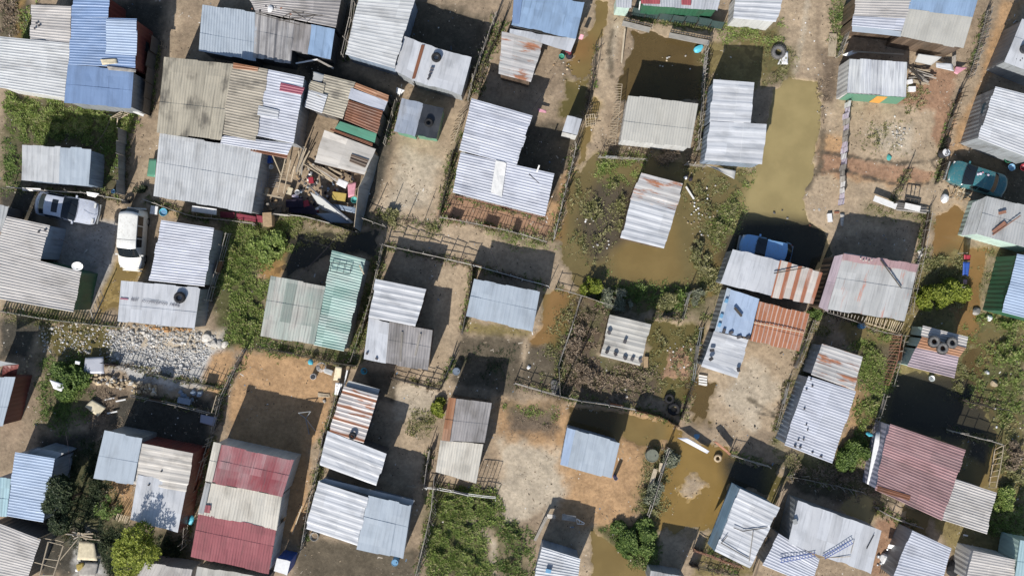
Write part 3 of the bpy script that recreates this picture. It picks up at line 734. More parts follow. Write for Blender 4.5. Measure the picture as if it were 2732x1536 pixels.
# soil, feather, noise, depth, polygon (overview sheet)
REG = [
 ('olive', .5, .6, .06, [1430,430, 1500,385, 1640,400, 1750,410, 1920,430, 1860,600, 1800,740, 1700,790, 1480,780, 1440,700, 1420,620]),
 ('brown', .8, .8, 0, [420,0, 500,0, 470,140, 390,330, 350,480, 300,480, 330,380, 380,200]),
 ('sand', .5, .5, 0, [430,0, 470,0, 400,300, 330,490, 250,560, 230,800, 280,760, 380,520, 420,300]),
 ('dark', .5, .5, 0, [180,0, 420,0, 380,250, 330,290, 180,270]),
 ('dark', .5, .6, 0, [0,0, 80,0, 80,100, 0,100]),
 ('bed_orange', .3, .4, .03, [40,0, 62,0, 58,95, 40,95]),
 ('mud', .4, .5, 0, [20,240, 330,270, 310,480, 20,480]),
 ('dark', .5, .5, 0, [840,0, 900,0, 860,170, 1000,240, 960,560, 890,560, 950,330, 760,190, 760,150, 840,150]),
 ('mud', .4, .5, 0, [1040,0, 1230,40, 1200,240, 1000,110]),
 ('sand', .3, .4, 0, [1010,340, 1165,280, 1120,540, 1050,570, 925,555]),
 ('pale', .5, .7, 0, [1020,380, 1110,400, 1080,520, 960,540]),
 ('sand', .4, .5, 0, [1130,540, 1400,600, 1380,640, 1000,640, 970,560]),
 ('red', .3, .4, 0, [1110,480, 1400,540, 1385,605, 1100,545]),
 ('orange', .25, .4, 0, [1400,440, 1455,400, 1400,600, 1380,540]),
 ('mud', .4, .5, 0, [1310,300, 1480,320, 1430,420, 1400,500, 1300,420]),
 ('brown', .4, .8, 0, [1370,90, 1470,60, 1440,220, 1420,300, 1380,240, 1330,200, 1350,110]),
 ('algae', .5, .8, .05, [1420,200, 1490,190, 1480,300, 1410,290]),
 ('sand', .4, .5, 0, [1525,0, 1565,50, 1540,200, 1520,320, 1480,400, 1450,470, 1455,400, 1480,300, 1500,200, 1500,100]),
 ('pale', .4, .4, 0, [1540,60, 1560,60, 1540,170, 1525,170]),
 ('bed_olive', .3, .5, .09, [1500,0, 1530,0, 1525,60, 1500,110, 1480,180, 1450,200, 1430,170, 1470,110, 1500,60]),
 ('bed_orange', .3, .4, .05, [1450,110, 1475,110, 1470,135, 1440,140]),
 ('bed_olive', .3, .5, .07, [1495,250, 1515,260, 1490,320, 1470,400, 1450,420, 1440,480, 1460,380, 1470,310]),
 ('bed_orange', .3, .4, .06, [1450,450, 1465,450, 1440,540, 1422,600, 1395,600, 1420,540]),
 ('bed_brown', .25, .35, .13, [1590,80, 1760,105, 1772,250, 1560,250, 1560,200, 1600,120]),
 ('olive', .4, .9, .045, [1440,450, 1500,390, 1630,400, 1600,470, 1570,600, 1560,700, 1430,650]),
 ('mud', .4, .8, .07, [1510,470, 1590,480, 1570,600, 1500,640, 1470,560]),
 ('bed_olive', .3, .6, .10, [1555,640, 1580,625, 1660,630, 1690,560, 1710,590, 1740,640, 1735,690, 1640,705, 1590,695, 1560,680]),
 ('olive', .4, .9, .04, [1700,430, 1900,430, 1860,600, 1800,700, 1740,780, 1720,600]),
 ('bed_olive', .3, .5, .05, [1830,600, 1870,560, 1850,640, 1810,700, 1790,740, 1780,680]),
 ('olive', .4, .8, .03, [1770,120, 1960,60, 1990,180, 1900,210, 1780,330]),
 ('brown', .5, .8, 0, [1960,60, 2130,0, 2110,130, 2080,330, 2060,200, 1980,170]),
 ('sand', .4, .6, 0, [1970,0, 2110,0, 2090,130, 2070,200, 2010,180, 1960,120]),
 ('dry', .4, .8, 0, [2060,130, 2100,150, 2100,260, 2060,320]),
 ('bed_tan', .3, .45, .12, [1945,235, 1990,205, 2050,210, 2064,260, 2060,320, 2045,370, 2050,430, 2020,500, 2030,560, 2080,580, 2085,640, 1840,640, 1850,600, 1880,520, 1905,420, 1930,320]),
 ('bed_dark', .3, .4, .08, [1840,600, 1880,560, 2060,570, 2080,620, 2060,680, 1820,650]),  # pool around the blue car: its shadow is put into the bed colour
 ('sand', .4, .6, 0, [2070,260, 2400,250, 2420,480, 2380,560, 2330,560, 2080,600, 2030,540, 2020,500, 2060,420]),
 ('orange', .3, .5, 0, [2070,340, 2120,345, 2130,400, 2340,440, 2330,470, 2180,460, 2050,430, 2060,380]),
 ('red', .25, .5, 0, [2055,385, 2140,395, 2260,412, 2340,440, 2320,462, 2180,452, 2050,432]),
 ('red', .3, .6, 0, [2300,180, 2400,180, 2390,380, 2340,350, 2350,280, 2240,260]),
 ('pale', .6, .9, 0, [2200,320, 2290,320, 2290,380, 2200,380]),
 ('orange', .3, .4, 0, [2520,0, 2580,0, 2500,170, 2440,290, 2430,370, 2390,400, 2400,330, 2450,240, 2490,100]),
 ('mud', .3, .5, 0, [2400,380, 2575,390, 2600,560, 2420,440]),
 ('bed_orange', .3, .5, .08, [2355,545, 2400,520, 2440,560, 2430,620, 2410,660, 2370,700, 2345,660, 2350,600]),
 ('olive', .4, .7, .03, [2100,800, 2420,620, 2575,620, 2575,1448, 2420,1448, 2250,1100, 2080,1180, 2180,1000]),
 ('bed_orange', .3, .5, .05, [2420,620, 2480,630, 2500,680, 2470,770, 2430,860, 2410,870, 2400,800, 2440,740]),
 ('bed_brown', .3, .5, .04, [2420,860, 2450,880, 2470,1010, 2440,1000]),
 ('bed_dark', .4, .4, .08, [2250,940, 2420,960, 2450,1000, 2500,1090, 2400,1100, 2240,1060]),  # shadowed pool: shade painted in as a dark bed
 ('sand', .2, .3, 0, [2480,640, 2510,650, 2480,790, 2462,780]),
 ('dry', .4, .6, 0, [2120,880, 2260,860, 2230,1000, 2190,1040, 2180,1000]),
 ('orange', .3, .4, 0, [2150,970, 2190,960, 2160,1080, 2130,1160, 2110,1150]),
 ('algae', .4, .9, .05, [1620,800, 1770,830, 1740,1020, 1640,1000, 1620,900]),
 ('red', .3, .8, 0, [1680,880, 1760,860, 1730,960, 1660,950]),
 ('dry', .4, .7, .03, [1450,750, 1540,780, 1500,920, 1640,960, 1640,1010, 1410,1000]),
 ('algae', .4, .6, .05, [1370,740, 1450,740, 1440,840, 1400,920, 1370,880]),
 ('bed_orange', .25, .4, .06, [1390,730, 1425,730, 1405,810, 1370,860, 1340,890, 1320,870, 1370,800]),
 ('mud', .3, .4, 0, [1300,860, 1420,880, 1400,1000, 1290,970]),
 ('sand', .2, .2, 0, [1316,850, 1336,862, 1306,950, 1292,940]),
 ('olive', .3, .5, 0, [1170,810, 1340,830, 1330,850, 1180,840]),
 ('mud', .3, .4, 0, [1150,840, 1320,850, 1300,1000, 1130,960]),
 ('sand', .4, .5, 0, [1100,660, 1190,670, 1150,860, 1130,960, 1080,1010, 1090,1170, 950,1270, 1000,1000, 920,960, 1060,930]),
 ('pale', .5, .5, 0, [980,960, 1110,970, 1080,1050, 1000,1050]),
 ('brown', .3, .3, 0, [960,640, 990,630, 990,740, 930,730]),
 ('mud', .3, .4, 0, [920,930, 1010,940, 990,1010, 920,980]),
 ('green', .4, .6, 0, [560,560, 750,570, 740,600, 650,680, 660,860, 940,890, 900,920, 570,880, 540,800]),
 ('bed_orange', .3, .4, .03, [640,640, 700,630, 760,600, 700,710, 650,700]),
 ('bed_dark', .3, .4, .04, [720,590, 960,580, 940,640, 840,640, 720,700]),
 ('orange', .4, .5, 0, [590,870, 780,890, 850,940, 820,1080, 780,1120, 770,1380, 600,1300, 570,1000]),
 ('brown', .3, .4, 0, [570,880, 610,880, 560,1080, 540,1060]),
 ('mud', .4, .4, 0, [760,1350, 1060,1380, 1040,1460, 740,1460]),
 ('rubble', .4, .7, 0, [290,830, 560,840, 560,880, 540,960, 430,990, 220,900, 280,860]),
 ('pale', .3, .5, 0, [330,820, 560,830, 540,880, 320,880]),
 ('algae', .3, .7, .05, [110,810, 290,830, 280,900, 210,920, 100,870]),
 ('orange', .3, .4, 0, [530,890, 590,880, 580,960, 540,1010, 510,950]),
 ('brown', .4, .5, 0, [70,870, 130,870, 110,1000, 50,1100, 10,1100, 40,1000]),
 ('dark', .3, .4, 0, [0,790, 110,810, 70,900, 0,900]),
 ('dry', .4, .8, 0, [200,960, 330,980, 340,1040, 260,1100, 200,1060]),
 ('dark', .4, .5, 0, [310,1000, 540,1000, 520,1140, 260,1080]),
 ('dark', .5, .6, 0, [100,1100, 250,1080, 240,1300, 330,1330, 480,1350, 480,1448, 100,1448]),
 ('orange', .25, .3, 0, [270,1200, 340,1210, 330,1300, 270,1290]),
 ('rubble', .3, .6, 0, [180,1320, 260,1330, 260,1448, 190,1448]),
 ('orange', .7, .7, 0, [1240,1010, 1700,1040, 1690,1120, 1620,1240, 1600,1340, 1480,1340, 1250,1200]),
 ('pale', .7, .7, 0, [1250,1100, 1400,1130, 1420,1240, 1360,1330, 1250,1330, 1250,1200]),
 ('dry', .4, .6, 0, [1290,1030, 1400,1030, 1390,1090, 1290,1080]),
 ('bed_brown', .25, .3, .05, [1430,1020, 1570,1040, 1560,1120, 1430,1080]),
 ('bed_olive', .25, .3, .06, [1570,1040, 1700,1062, 1690,1100, 1640,1120, 1560,1100]),
 ('olive', .4, .8, .05, [1670,1080, 1860,1150, 1800,1330, 1640,1340, 1640,1240, 1690,1150]),
 ('bed_ochre', .3, .9, .05, [1690,1085, 1860,1150, 1830,1280, 1780,1320, 1640,1330, 1640,1240, 1680,1150]),
 ('sand', .35, .8, 0, [1725,1205, 1755,1190, 1780,1215, 1750,1245, 1735,1265, 1720,1255]),
 ('sand', .3, .5, 0, [1740,940, 1900,860, 2000,880, 1960,1090, 1860,1090, 1740,1020]),
 ('pale', .5, .9, 0, [1800,980, 1900,900, 1960,1000, 1900,1080]),
 ('bed_brown', .4, .7, .05, [1740,950, 1800,960, 1780,1060, 1730,1060]),
 ('olive', .3, .4, 0, [1800,1330, 1850,1350, 1900,1448, 1740,1448, 1780,1340]),
 ('sand', .4, .5, 0, [1450,1350, 1490,1320, 1500,1448, 1440,1448]),
 ('bed_olive', .3, .4, .06, [1490,1335, 1560,1380, 1640,1448, 1490,1470]),
 ('green', .4, .5, 0, [1510,1330, 1660,1320, 1640,1430, 1590,1420]),
 ('green', .5, .6, 0, [1080,1210, 1240,1230, 1270,1320, 1260,1448, 1080,1448]),
 ('sand', .3, .3, 0, [1170,1300, 1200,1290, 1250,1350, 1260,1448, 1220,1448, 1220,1360]),
 ('brown', .4, .5, 0, [1270,1320, 1370,1280, 1350,1400, 1340,1448, 1260,1448]),
 ('mud', .4, .5, 0, [1960,1150, 2200,1180, 2250,1260, 2200,1290, 2000,1230]),
 ('bed_tan', .25, .4, .04, [2150,1240, 2200,1260, 2220,1290, 2180,1320, 2110,1280]),
 ('bed_olive', .25, .4, .06, [2270,1270, 2340,1280, 2330,1340, 2330,1448, 2290,1448, 2280,1340]),
 ('red', .25, .4, 0, [2200,1300, 2290,1300, 2260,1448, 2190,1448]),
 ('brown', .25, .3, 0, [1930,1200, 1970,1210, 1930,1290, 1900,1290]),
 ('bed_dark', .3, .4, .06, [1830,1160, 1960,1170, 1940,1240, 1840,1220]),
 ('algae', .25, .4, .04, [1940,1180, 1975,1200, 1950,1260, 1930,1260]),
 ('bed_olive', .25, .3, .05, [2410,1200, 2490,1110, 2510,1130, 2500,1200, 2440,1260]),
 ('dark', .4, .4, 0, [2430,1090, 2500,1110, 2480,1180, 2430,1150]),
 ('bed_olive', .3, .4, .03, [290,660, 370,660, 355,700, 330,760, 240,800, 260,720]),
 ('concrete', .3, .2, 0, [150,530, 300,560, 280,680, 220,780, 150,700]),
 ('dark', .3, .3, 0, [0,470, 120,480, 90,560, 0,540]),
]
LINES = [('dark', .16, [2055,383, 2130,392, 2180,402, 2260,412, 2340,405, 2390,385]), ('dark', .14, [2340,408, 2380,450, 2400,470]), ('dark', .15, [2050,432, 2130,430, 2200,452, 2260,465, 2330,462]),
 ('mud', .12, [2135,395, 2250,408, 2330,410]), ('mud', .25, [1540,80, 1530,130, 1540,190]), ('pale', .25, [2030,0, 2020,80, 2000,180]), ('brown', .2, [2060,0, 2055,120, 2070,220]), ('mud', .2, [1880,1000, 1960,1050]),
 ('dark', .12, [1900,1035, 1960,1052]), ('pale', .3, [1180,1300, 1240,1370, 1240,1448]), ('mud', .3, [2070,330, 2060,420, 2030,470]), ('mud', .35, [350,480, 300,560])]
XX = np.concatenate([-40.5 - np.geomspace(400, .2, 26), np.arange(-40.5, 40.5, .11), 40.5 + np.geomspace(.2, 400, 26)])
YY = np.concatenate([-24 - np.geomspace(400, .2, 26), np.arange(-24, 24, .11), 24 + np.geomspace(.2, 400, 26)])
def build_ground():
    global GZ
    X, Y = np.meshgrid(XX, YY); SO = {k: np.array(v)*(1.10 if not k.startswith('bed') else 1.15) for k, v in SOIL.items()}; col = np.empty(X.shape+(3,)); n0 = fbm(X*.35, Y*.35, 2, 4)
    n0 = np.clip(n0*1.5-.1, 0, 1); col[:] = SO['sand']*(1-n0[..., None]) + SO['brown']*n0[..., None]
    dep = np.zeros(X.shape)
    wob = (fbm(X*1.1, Y*1.1, 4, 4)-.5)*2; wob2 = (fbm(X*3.3, Y*3.3, 9, 3)-.5)*2
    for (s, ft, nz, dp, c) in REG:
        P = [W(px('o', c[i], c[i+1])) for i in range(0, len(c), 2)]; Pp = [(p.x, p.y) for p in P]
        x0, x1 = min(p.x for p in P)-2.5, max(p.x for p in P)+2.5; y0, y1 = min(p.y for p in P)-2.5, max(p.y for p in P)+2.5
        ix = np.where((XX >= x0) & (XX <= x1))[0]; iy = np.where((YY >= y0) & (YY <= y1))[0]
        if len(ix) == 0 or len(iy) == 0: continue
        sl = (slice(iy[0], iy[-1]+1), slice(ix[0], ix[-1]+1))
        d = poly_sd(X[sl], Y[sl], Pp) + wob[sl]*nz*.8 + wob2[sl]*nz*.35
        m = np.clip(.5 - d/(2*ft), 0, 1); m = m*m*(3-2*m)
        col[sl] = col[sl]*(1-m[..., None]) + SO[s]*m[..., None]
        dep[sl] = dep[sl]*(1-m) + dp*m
    for (sn, wd_, P) in [(a_, b_, [W(px('o', c[i], c[i+1])) for i in range(0, len(c), 2)]) for a_, b_, c in LINES] + [('dark', .16, L) for L in FENCE_LINES]:  # fence bands: dark weedy soil, with the shade between plots put into the colour
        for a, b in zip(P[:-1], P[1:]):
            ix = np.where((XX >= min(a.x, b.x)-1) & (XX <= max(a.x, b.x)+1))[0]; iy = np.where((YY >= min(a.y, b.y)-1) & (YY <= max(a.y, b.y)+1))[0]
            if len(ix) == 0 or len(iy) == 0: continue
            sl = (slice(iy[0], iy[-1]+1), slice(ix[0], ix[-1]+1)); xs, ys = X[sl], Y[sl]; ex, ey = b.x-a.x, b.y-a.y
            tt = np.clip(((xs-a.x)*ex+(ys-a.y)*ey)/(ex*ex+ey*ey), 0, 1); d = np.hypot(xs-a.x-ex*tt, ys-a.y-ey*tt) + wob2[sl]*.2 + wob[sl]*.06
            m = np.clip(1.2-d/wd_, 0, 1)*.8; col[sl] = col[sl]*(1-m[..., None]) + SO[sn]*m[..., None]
    for (label, P, mat, dens, size, clump, nm, lean, soil) in GRASS:
        if soil is None: soil = 'green'
        x0, x1 = min(p.x for p in P)-1, max(p.x for p in P)+1; y0, y1 = min(p.y for p in P)-1, max(p.y for p in P)+1
        ix = np.where((XX >= x0) & (XX <= x1))[0]; iy = np.where((YY >= y0) & (YY <= y1))[0]
        if soil == '' or len(ix) == 0 or len(iy) == 0: continue
        sl = (slice(iy[0], iy[-1]+1), slice(ix[0], ix[-1]+1))
        d = poly_sd(X[sl], Y[sl], [(p.x, p.y) for p in P]) + wob[sl]*.6 + wob2[sl]*.3
        m = np.clip(.5 - d/1.3, 0, 1)*.7
        col[sl] = col[sl]*(1-m[..., None]) + SO[soil]*m[..., None]
    z = .055 + (fbm(X*.5, Y*.5, 6, 3)-.5)*.05 + (fbm(X*2.6, Y*2.6, 8, 3)-.5)*.05 + (fbm(X*7, Y*7, 12, 2)-.5)*.018
    far = np.maximum(np.maximum(np.abs(X)-40, np.abs(Y)-24), 0); z = z + np.clip(far, 0, 20)*.02
    z = z - dep*1.7
    wet = np.clip((.05 - z)/.06, 0, 1)[..., None]; col = col*(1-.15*wet*(dep[..., None] < .02))
    GZ = z
    me = bpy.data.meshes.new('ground'); ny, nx = X.shape
    V = np.stack([X, Y, z], -1).reshape(-1, 3).astype(np.float32); me.vertices.add(len(V)); me.vertices.foreach_set('co', V.ravel())
    a = (np.arange(ny-1)[:, None]*nx + np.arange(nx-1)[None]).ravel(); F = np.stack([a, a+1, a+nx+1, a+nx], 1).astype(np.int32)
    me.loops.add(F.size); me.loops.foreach_set('vertex_index', F.ravel()); me.polygons.add(len(F))
    me.polygons.foreach_set('loop_start', np.arange(0, F.size, 4, dtype=np.int32)); me.polygons.foreach_set('loop_total', np.full(len(F), 4, dtype=np.int32))
    me.polygons.foreach_set('use_smooth', np.ones(len(F), bool))
    at = me.color_attributes.new('soil', 'FLOAT_COLOR', 'POINT'); C = np.concatenate([col.reshape(-1, 3), np.ones((ny*nx, 1))], 1).astype(np.float32)
    at.data.foreach_set('color', C.ravel()); me.update(); me.validate()
    t = NT('soil', .95, .12); ca = t.n('VertexColor', layer_name='soil'); tc = t.n('TexCoord').outputs['Object']
    n1 = t.noise(tc, .9, 6., .6); n2 = t.noise(tc, 4.5, 6., .65); n3 = t.noise(tc, 22., 5., .65); n4 = t.noise(tc, 60., 3.)
    c = t.mix(1., ca.outputs[0], t.gray(t.map(n1, .25, .75, .80, 1.2)), 'MULTIPLY')
    c = t.mix(1., c, t.gray(t.map(n2, .25, .75, .78, 1.22)), 'MULTIPLY')
    c = t.mix(1., c, t.gray(t.map(n3, .3, .72, .82, 1.2)), 'MULTIPLY')
    c = t.mix(t.map(n2, .60, .76, 0., .4), c, (.13, .11, .08))
    n5 = t.noise(tc, 9., 5., .7); c = t.mix(t.map(n5, .58, .70, 0., .5), c, (.12, .10, .078)); c = t.mix(t.map(n5, .42, .30, 0., .35), c, (.44, .37, .28))
    c = t.mix(t.map(n4, .68, .80, 0., .5), c, (.46, .43, .37))
    c = t.mix(t.map(n3, .62, .76, 0., .55), c, (.09, .075, .055))
    t.bump(t.math('ADD', t.math('MULTIPLY', n3, .6), n2), .55, .05)
    me.materials.append(t.out(c)); o = link(bpy.data.objects.new('ground', me)); o['kind'] = 'structure'; o['label'] = 'trodden sandy ground of the settlement'
    # water level sheet: its silt colour changes from pool to pool
    xw = np.arange(-42, 42.01, .35); yw = np.arange(-26, 26.01, .35); XW, YW = np.meshgrid(xw, yw); cw = np.empty(XW.shape+(3,)); cw[:] = (.12, .10, .045)
    for (sn, ft, nz, dp, c) in REG:
        if dp <= 0: continue
        d = poly_sd(XW, YW, [tuple(W(px('o', c[i], c[i+1])))[:2] for i in range(0, len(c), 2)]); m = np.clip(1.0 - d/.9, 0, 1)[..., None]
        cw = cw*(1-m) + np.array(SOIL[sn])*m
    vv = np.stack([XW, YW, np.zeros(XW.shape)], -1).reshape(-1, 3); ny, nx = XW.shape
    ff = [(r*nx+q, r*nx+q+1, (r+1)*nx+q+1, (r+1)*nx+q) for r in range(ny-1) for q in range(nx-1)]
    w = NT('murky_water', .04, .5); g = w.n('BsdfGlossy'); g.inputs['Roughness'].default_value = .03
    tr = w.n('BsdfTransparent'); tr.inputs[0].default_value = (.93, .9, .8, 1); df = w.n('BsdfDiffuse'); va = w.n('VertexColor', layer_name='silt')
    tcw = w.n('TexCoord').outputs['Object']; nn = w.noise(tcw, .5, 4.); w1 = w.noise(tcw, 7., 3.)
    w.l(w.mix(1., va.outputs[0], w.gray(w.map(nn, .3, .7, .94, 1.05)), 'MULTIPLY'), df.inputs[0])
    b = w.n('Bump'); b.inputs['Strength'].default_value = .08; b.inputs['Distance'].default_value = .02; w.l(w1, b.inputs['Height']); w.l(b.outputs[0], g.inputs['Normal'])
    m1 = w.n('MixShader'); w.l(w.map(nn, .35, .7, .76, .86), m1.inputs[0]); w.l(tr.outputs[0], m1.inputs[1]); w.l(df.outputs[0], m1.inputs[2])
    fr = w.n('Fresnel'); fr.inputs[0].default_value = 1.33; m2 = w.n('MixShader'); ge = w.n('NewGeometry'); w.l(w.math('MULTIPLY', fr.outputs[0], w.math('SUBTRACT', 1., ge.outputs['Backfacing'])), m2.inputs[0]); w.l(m1.outputs[0], m2.inputs[1]); w.l(g.outputs[0], m2.inputs[2])
    w.l(m2.outputs[0], w.t.nodes['Material Output'].inputs[0])
    o = mesh_obj('water', [tuple(q) for q in vv], ff, w.m); o['kind'] = 'structure'; o['label'] = 'shallow murky flood water in the low spots'
    at = o.data.color_attributes.new('silt', 'FLOAT_COLOR', 'POINT'); at.data.foreach_set('color', np.concatenate([cw.reshape(-1, 3), np.ones((nx*ny, 1))], 1).astype(np.float32).ravel())
def ground_z(x, y):
    x = np.atleast_1d(x); y = np.atleast_1d(y)
    return GZ[np.clip(np.searchsorted(YY, y), 0, len(YY)-1), np.clip(np.searchsorted(XX, x), 0, len(XX)-1)]

# ---------------------------------------------------------------- cars
def car(label, t, cx, cy, head, paint, L, Wd, st, belt, name='parked_car', cat='car', glass=None, sunroof=None, z0=.0, side_win=None, rack=False):
    """st: stations (x from the nose 0..1, top height, half width of the top as a share); head = image direction of the nose"""
    p = W(px(t, cx, cy), .7); p.z = z0; ang = math.atan2(-head[1], head[0])
    root = empty(name, p, label, cat, None, ang)
    xs = np.array([s[0] for s in st]); zs = np.array([s[1] for s in st]); ws = np.array([s[2] for s in st])
    def halfw(f): return Wd/2*(1 - .16*max(0, (.10-f)/.10)**2 - .14*max(0, (f-.90)/.10)**2)
    def sec(f):
        h = float(np.interp(f, xs, zs)); wt = float(np.interp(f, xs, ws))*halfw(f); w = halfw(f); b = min(belt, h-.03)
        return [(w*.93, .2), (w, .36), (w, .55), (w*.985, b), (wt, h-.035), (wt*.82, h), (wt*.4, h+.02), (0, h+.028)]
    def X(f): return L/2 - f*L
    def XB(f, y): return X(f) - (.5-f)*2*.24*abs(y/(Wd/2))**2.4
    N = 56; v = []; fcs = []
    for i in range(N+1):
        f = i/N; s = sec(f); e = .10*max(0, (.03-f)/.03) + .10*max(0, (f-.97)/.03)
        ring = [(XB(f, y), y, z*(1-e*(z > .6)*.8)) for y, z in s] + [(XB(f, y), -y, z*(1-e*(z > .6)*.8)) for y, z in s[-2::-1]]
        v += ring
    K = 15
    for i in range(N):
        for k in range(K-1): fcs.append((i*K+k, i*K+k+1, (i+1)*K+k+1, (i+1)*K+k))
    fcs += [tuple(range(K))[::-1], tuple(N*K+k for k in range(K))]
    body = mesh_obj('body', v, fcs, MATS[paint], root, False, world=False)
    me = body.data; me.polygons.foreach_set('use_smooth', [len(q.vertices) == 4 for q in me.polygons])
    try: me.set_sharp_from_angle(angle=math.radians(38))
    except Exception: pass
    def patch(nm, f0, f1, q0, q1, mat, lift=.012, n=8, m=8, trim=0.):
        """a pane following the body between two stations and two places round the section (0..14)"""
        vv = []; ff = []
        for i in range(n+1):
            f = f0+(f1-f0)*i/n; s = sec(f); ring = s + [(-y, z) for y, z in s[-2::-1]]
            for k in range(m+1):
                q = q0+(q1-q0)*k/m; a = int(min(q, 13.999)); r = q-a; y = ring[a][0]*(1-r)+ring[a+1][0]*r; z = ring[a][1]*(1-r)+ring[a+1][1]*r
                side = abs(y) > 0 and (q < 4.2 or q > 9.8)
                vv.append((XB(f, y), y + (lift*math.copysign(1, y) if side else 0), z + (lift if not side else lift*.4)))
        for i in range(n):
            for k in range(m): ff.append((i*(m+1)+k, i*(m+1)+k+1, (i+1)*(m+1)+k+1, (i+1)*(m+1)+k))
        return mesh_obj(nm, vv, ff, MATS[mat], root, True, world=False)
    gl = glass
    patch('windscreen', gl[0]+.006, gl[1]-.004, 4.08, 9.92, 'car_glass')
    patch('rear_window', gl[2]+.006, gl[3]-.006, 4.15, 9.85, 'car_glass')
    for (a, b) in (side_win or [(gl[1]-.02, .5), (.52, gl[2]+.02)]):
        patch('side_window', a, b, 3.12, 3.9, 'car_glass', .01); patch('side_window', a, b, 10.1, 10.88, 'car_glass', .01)
    if sunroof: patch('sunroof', sunroof[0], sunroof[1], 5.4, 8.6, 'car_glass', .01)
    for s in (-1, 1):
        hw = halfw(.02)
        mb = MB(); mb.box((X(.05), s*hw*.72, belt*.78), (.14, .34, .13)); mb.build('headlight', MATS['lamp_lens'], None).parent = root
        mb = MB(); mb.box((X(.955), s*hw*.76, belt*.82), (.10, .26, .16)); mb.build('tail_light', MATS['tail_lens'], None).parent = root
        mb = MB(); mb.box((X(gl[0]+.05), s*(Wd/2+.07), belt+.06), (.12, .17, .11)); mb.build('wing_mirror', MATS[paint], None).parent = root
        for f in (.19, .80):
            q = Matrix.Rotation(math.pi/2, 3, 'X'); c = Vector((X(f), s*(Wd/2-.09), .31-0))
            mb = MB(); mb.lathe(c, [(.18, -.09), (.29, -.09), (.31, -.06), (.31, .06), (.29, .09), (.18, .09)], 24, q); wh = mb.build('wheel', MATS['rubber'], None, True); wh.parent = root
            mb = MB(); mb.lathe(c + Vector((0, s*.075, 0)), [(0, .0), (.17, .0), (.19, .02)], 18, q); rm = mb.build('rim', MATS['steel'], None); rm.parent = wh
    mb = MB(); mb.box((X(.0)+.02, 0, .38), (.10, Wd*.8, .16)); mb.build('front_bumper', MATS['plastic_grey'] if paint != 'paint_white' else MATS[paint], None).parent = root
    mb = MB(); mb.box((X(1.)-.02, 0, .40), (.10, Wd*.8, .16)); mb.build('rear_bumper', MATS['plastic_grey'] if paint != 'paint_white' else MATS[paint], None).parent = root
    # panel gaps across bonnet and boot
    for f in (gl[0]-.004, gl[3]+.012):
        if .05 < f < .99: patch('panel_gap', f, f+.005, 4.1, 9.9, 'dark_metal', .006, 1, 10)
    if name == 'parked_van': patch('panel_gap', .475, .481, 4.1, 9.9, 'dark_metal', .006, 1, 10)
    for s in (-.35, .1):
        mb = MB(); f0 = gl[0]+.012; a = sec(f0)[7][1]; mb.tube([(X(f0)+.02, s*Wd*.9, a+.02), (X(gl[0]+(gl[1]-gl[0])*.55), s*Wd*.9+.28, a + (sec(gl[0]+(gl[1]-gl[0])*.55)[7][1]-a)+.02)], .012, 4); mb.build('wiper', MATS['rubber'], None).parent = root
    return root
SEDAN = [(0, .58, .80), (.03, .68, .84), (.12, .80, .88), (.29, .92, .92), (.50, 1.36, .82), (.57, 1.42, .80), (.77, 1.39, .80), (.91, 1.06, .86), (.94, 1.0, .87), (.97, .96, .84), (1, .85, .8)]
MINIVAN = [(0, .75, .82), (.03, .88, .86), (.16, 1.02, .88), (.19, 1.06, .88), (.34, 1.78, .80), (.42, 1.84, .80), (.9, 1.82, .79), (.985, 1.55, .80), (1, 1.1, .84)]
OLDCAR = [(0, .7, .86), (.03, .8, .88), (.16, .90, .90), (.22, .93, .90), (.39, 1.34, .82), (.46, 1.37, .80), (.70, 1.36, .80), (.82, 1.0, .84), (.86, .97, .88), (1, .92, .84)]
HATCH = [(0, .66, .86), (.03, .78, .88), (.16, .88, .90), (.28, .93, .90), (.46, 1.35, .82), (.53, 1.39, .80), (.84, 1.37, .80), (.97, 1.0, .86), (1, .8, .84)]

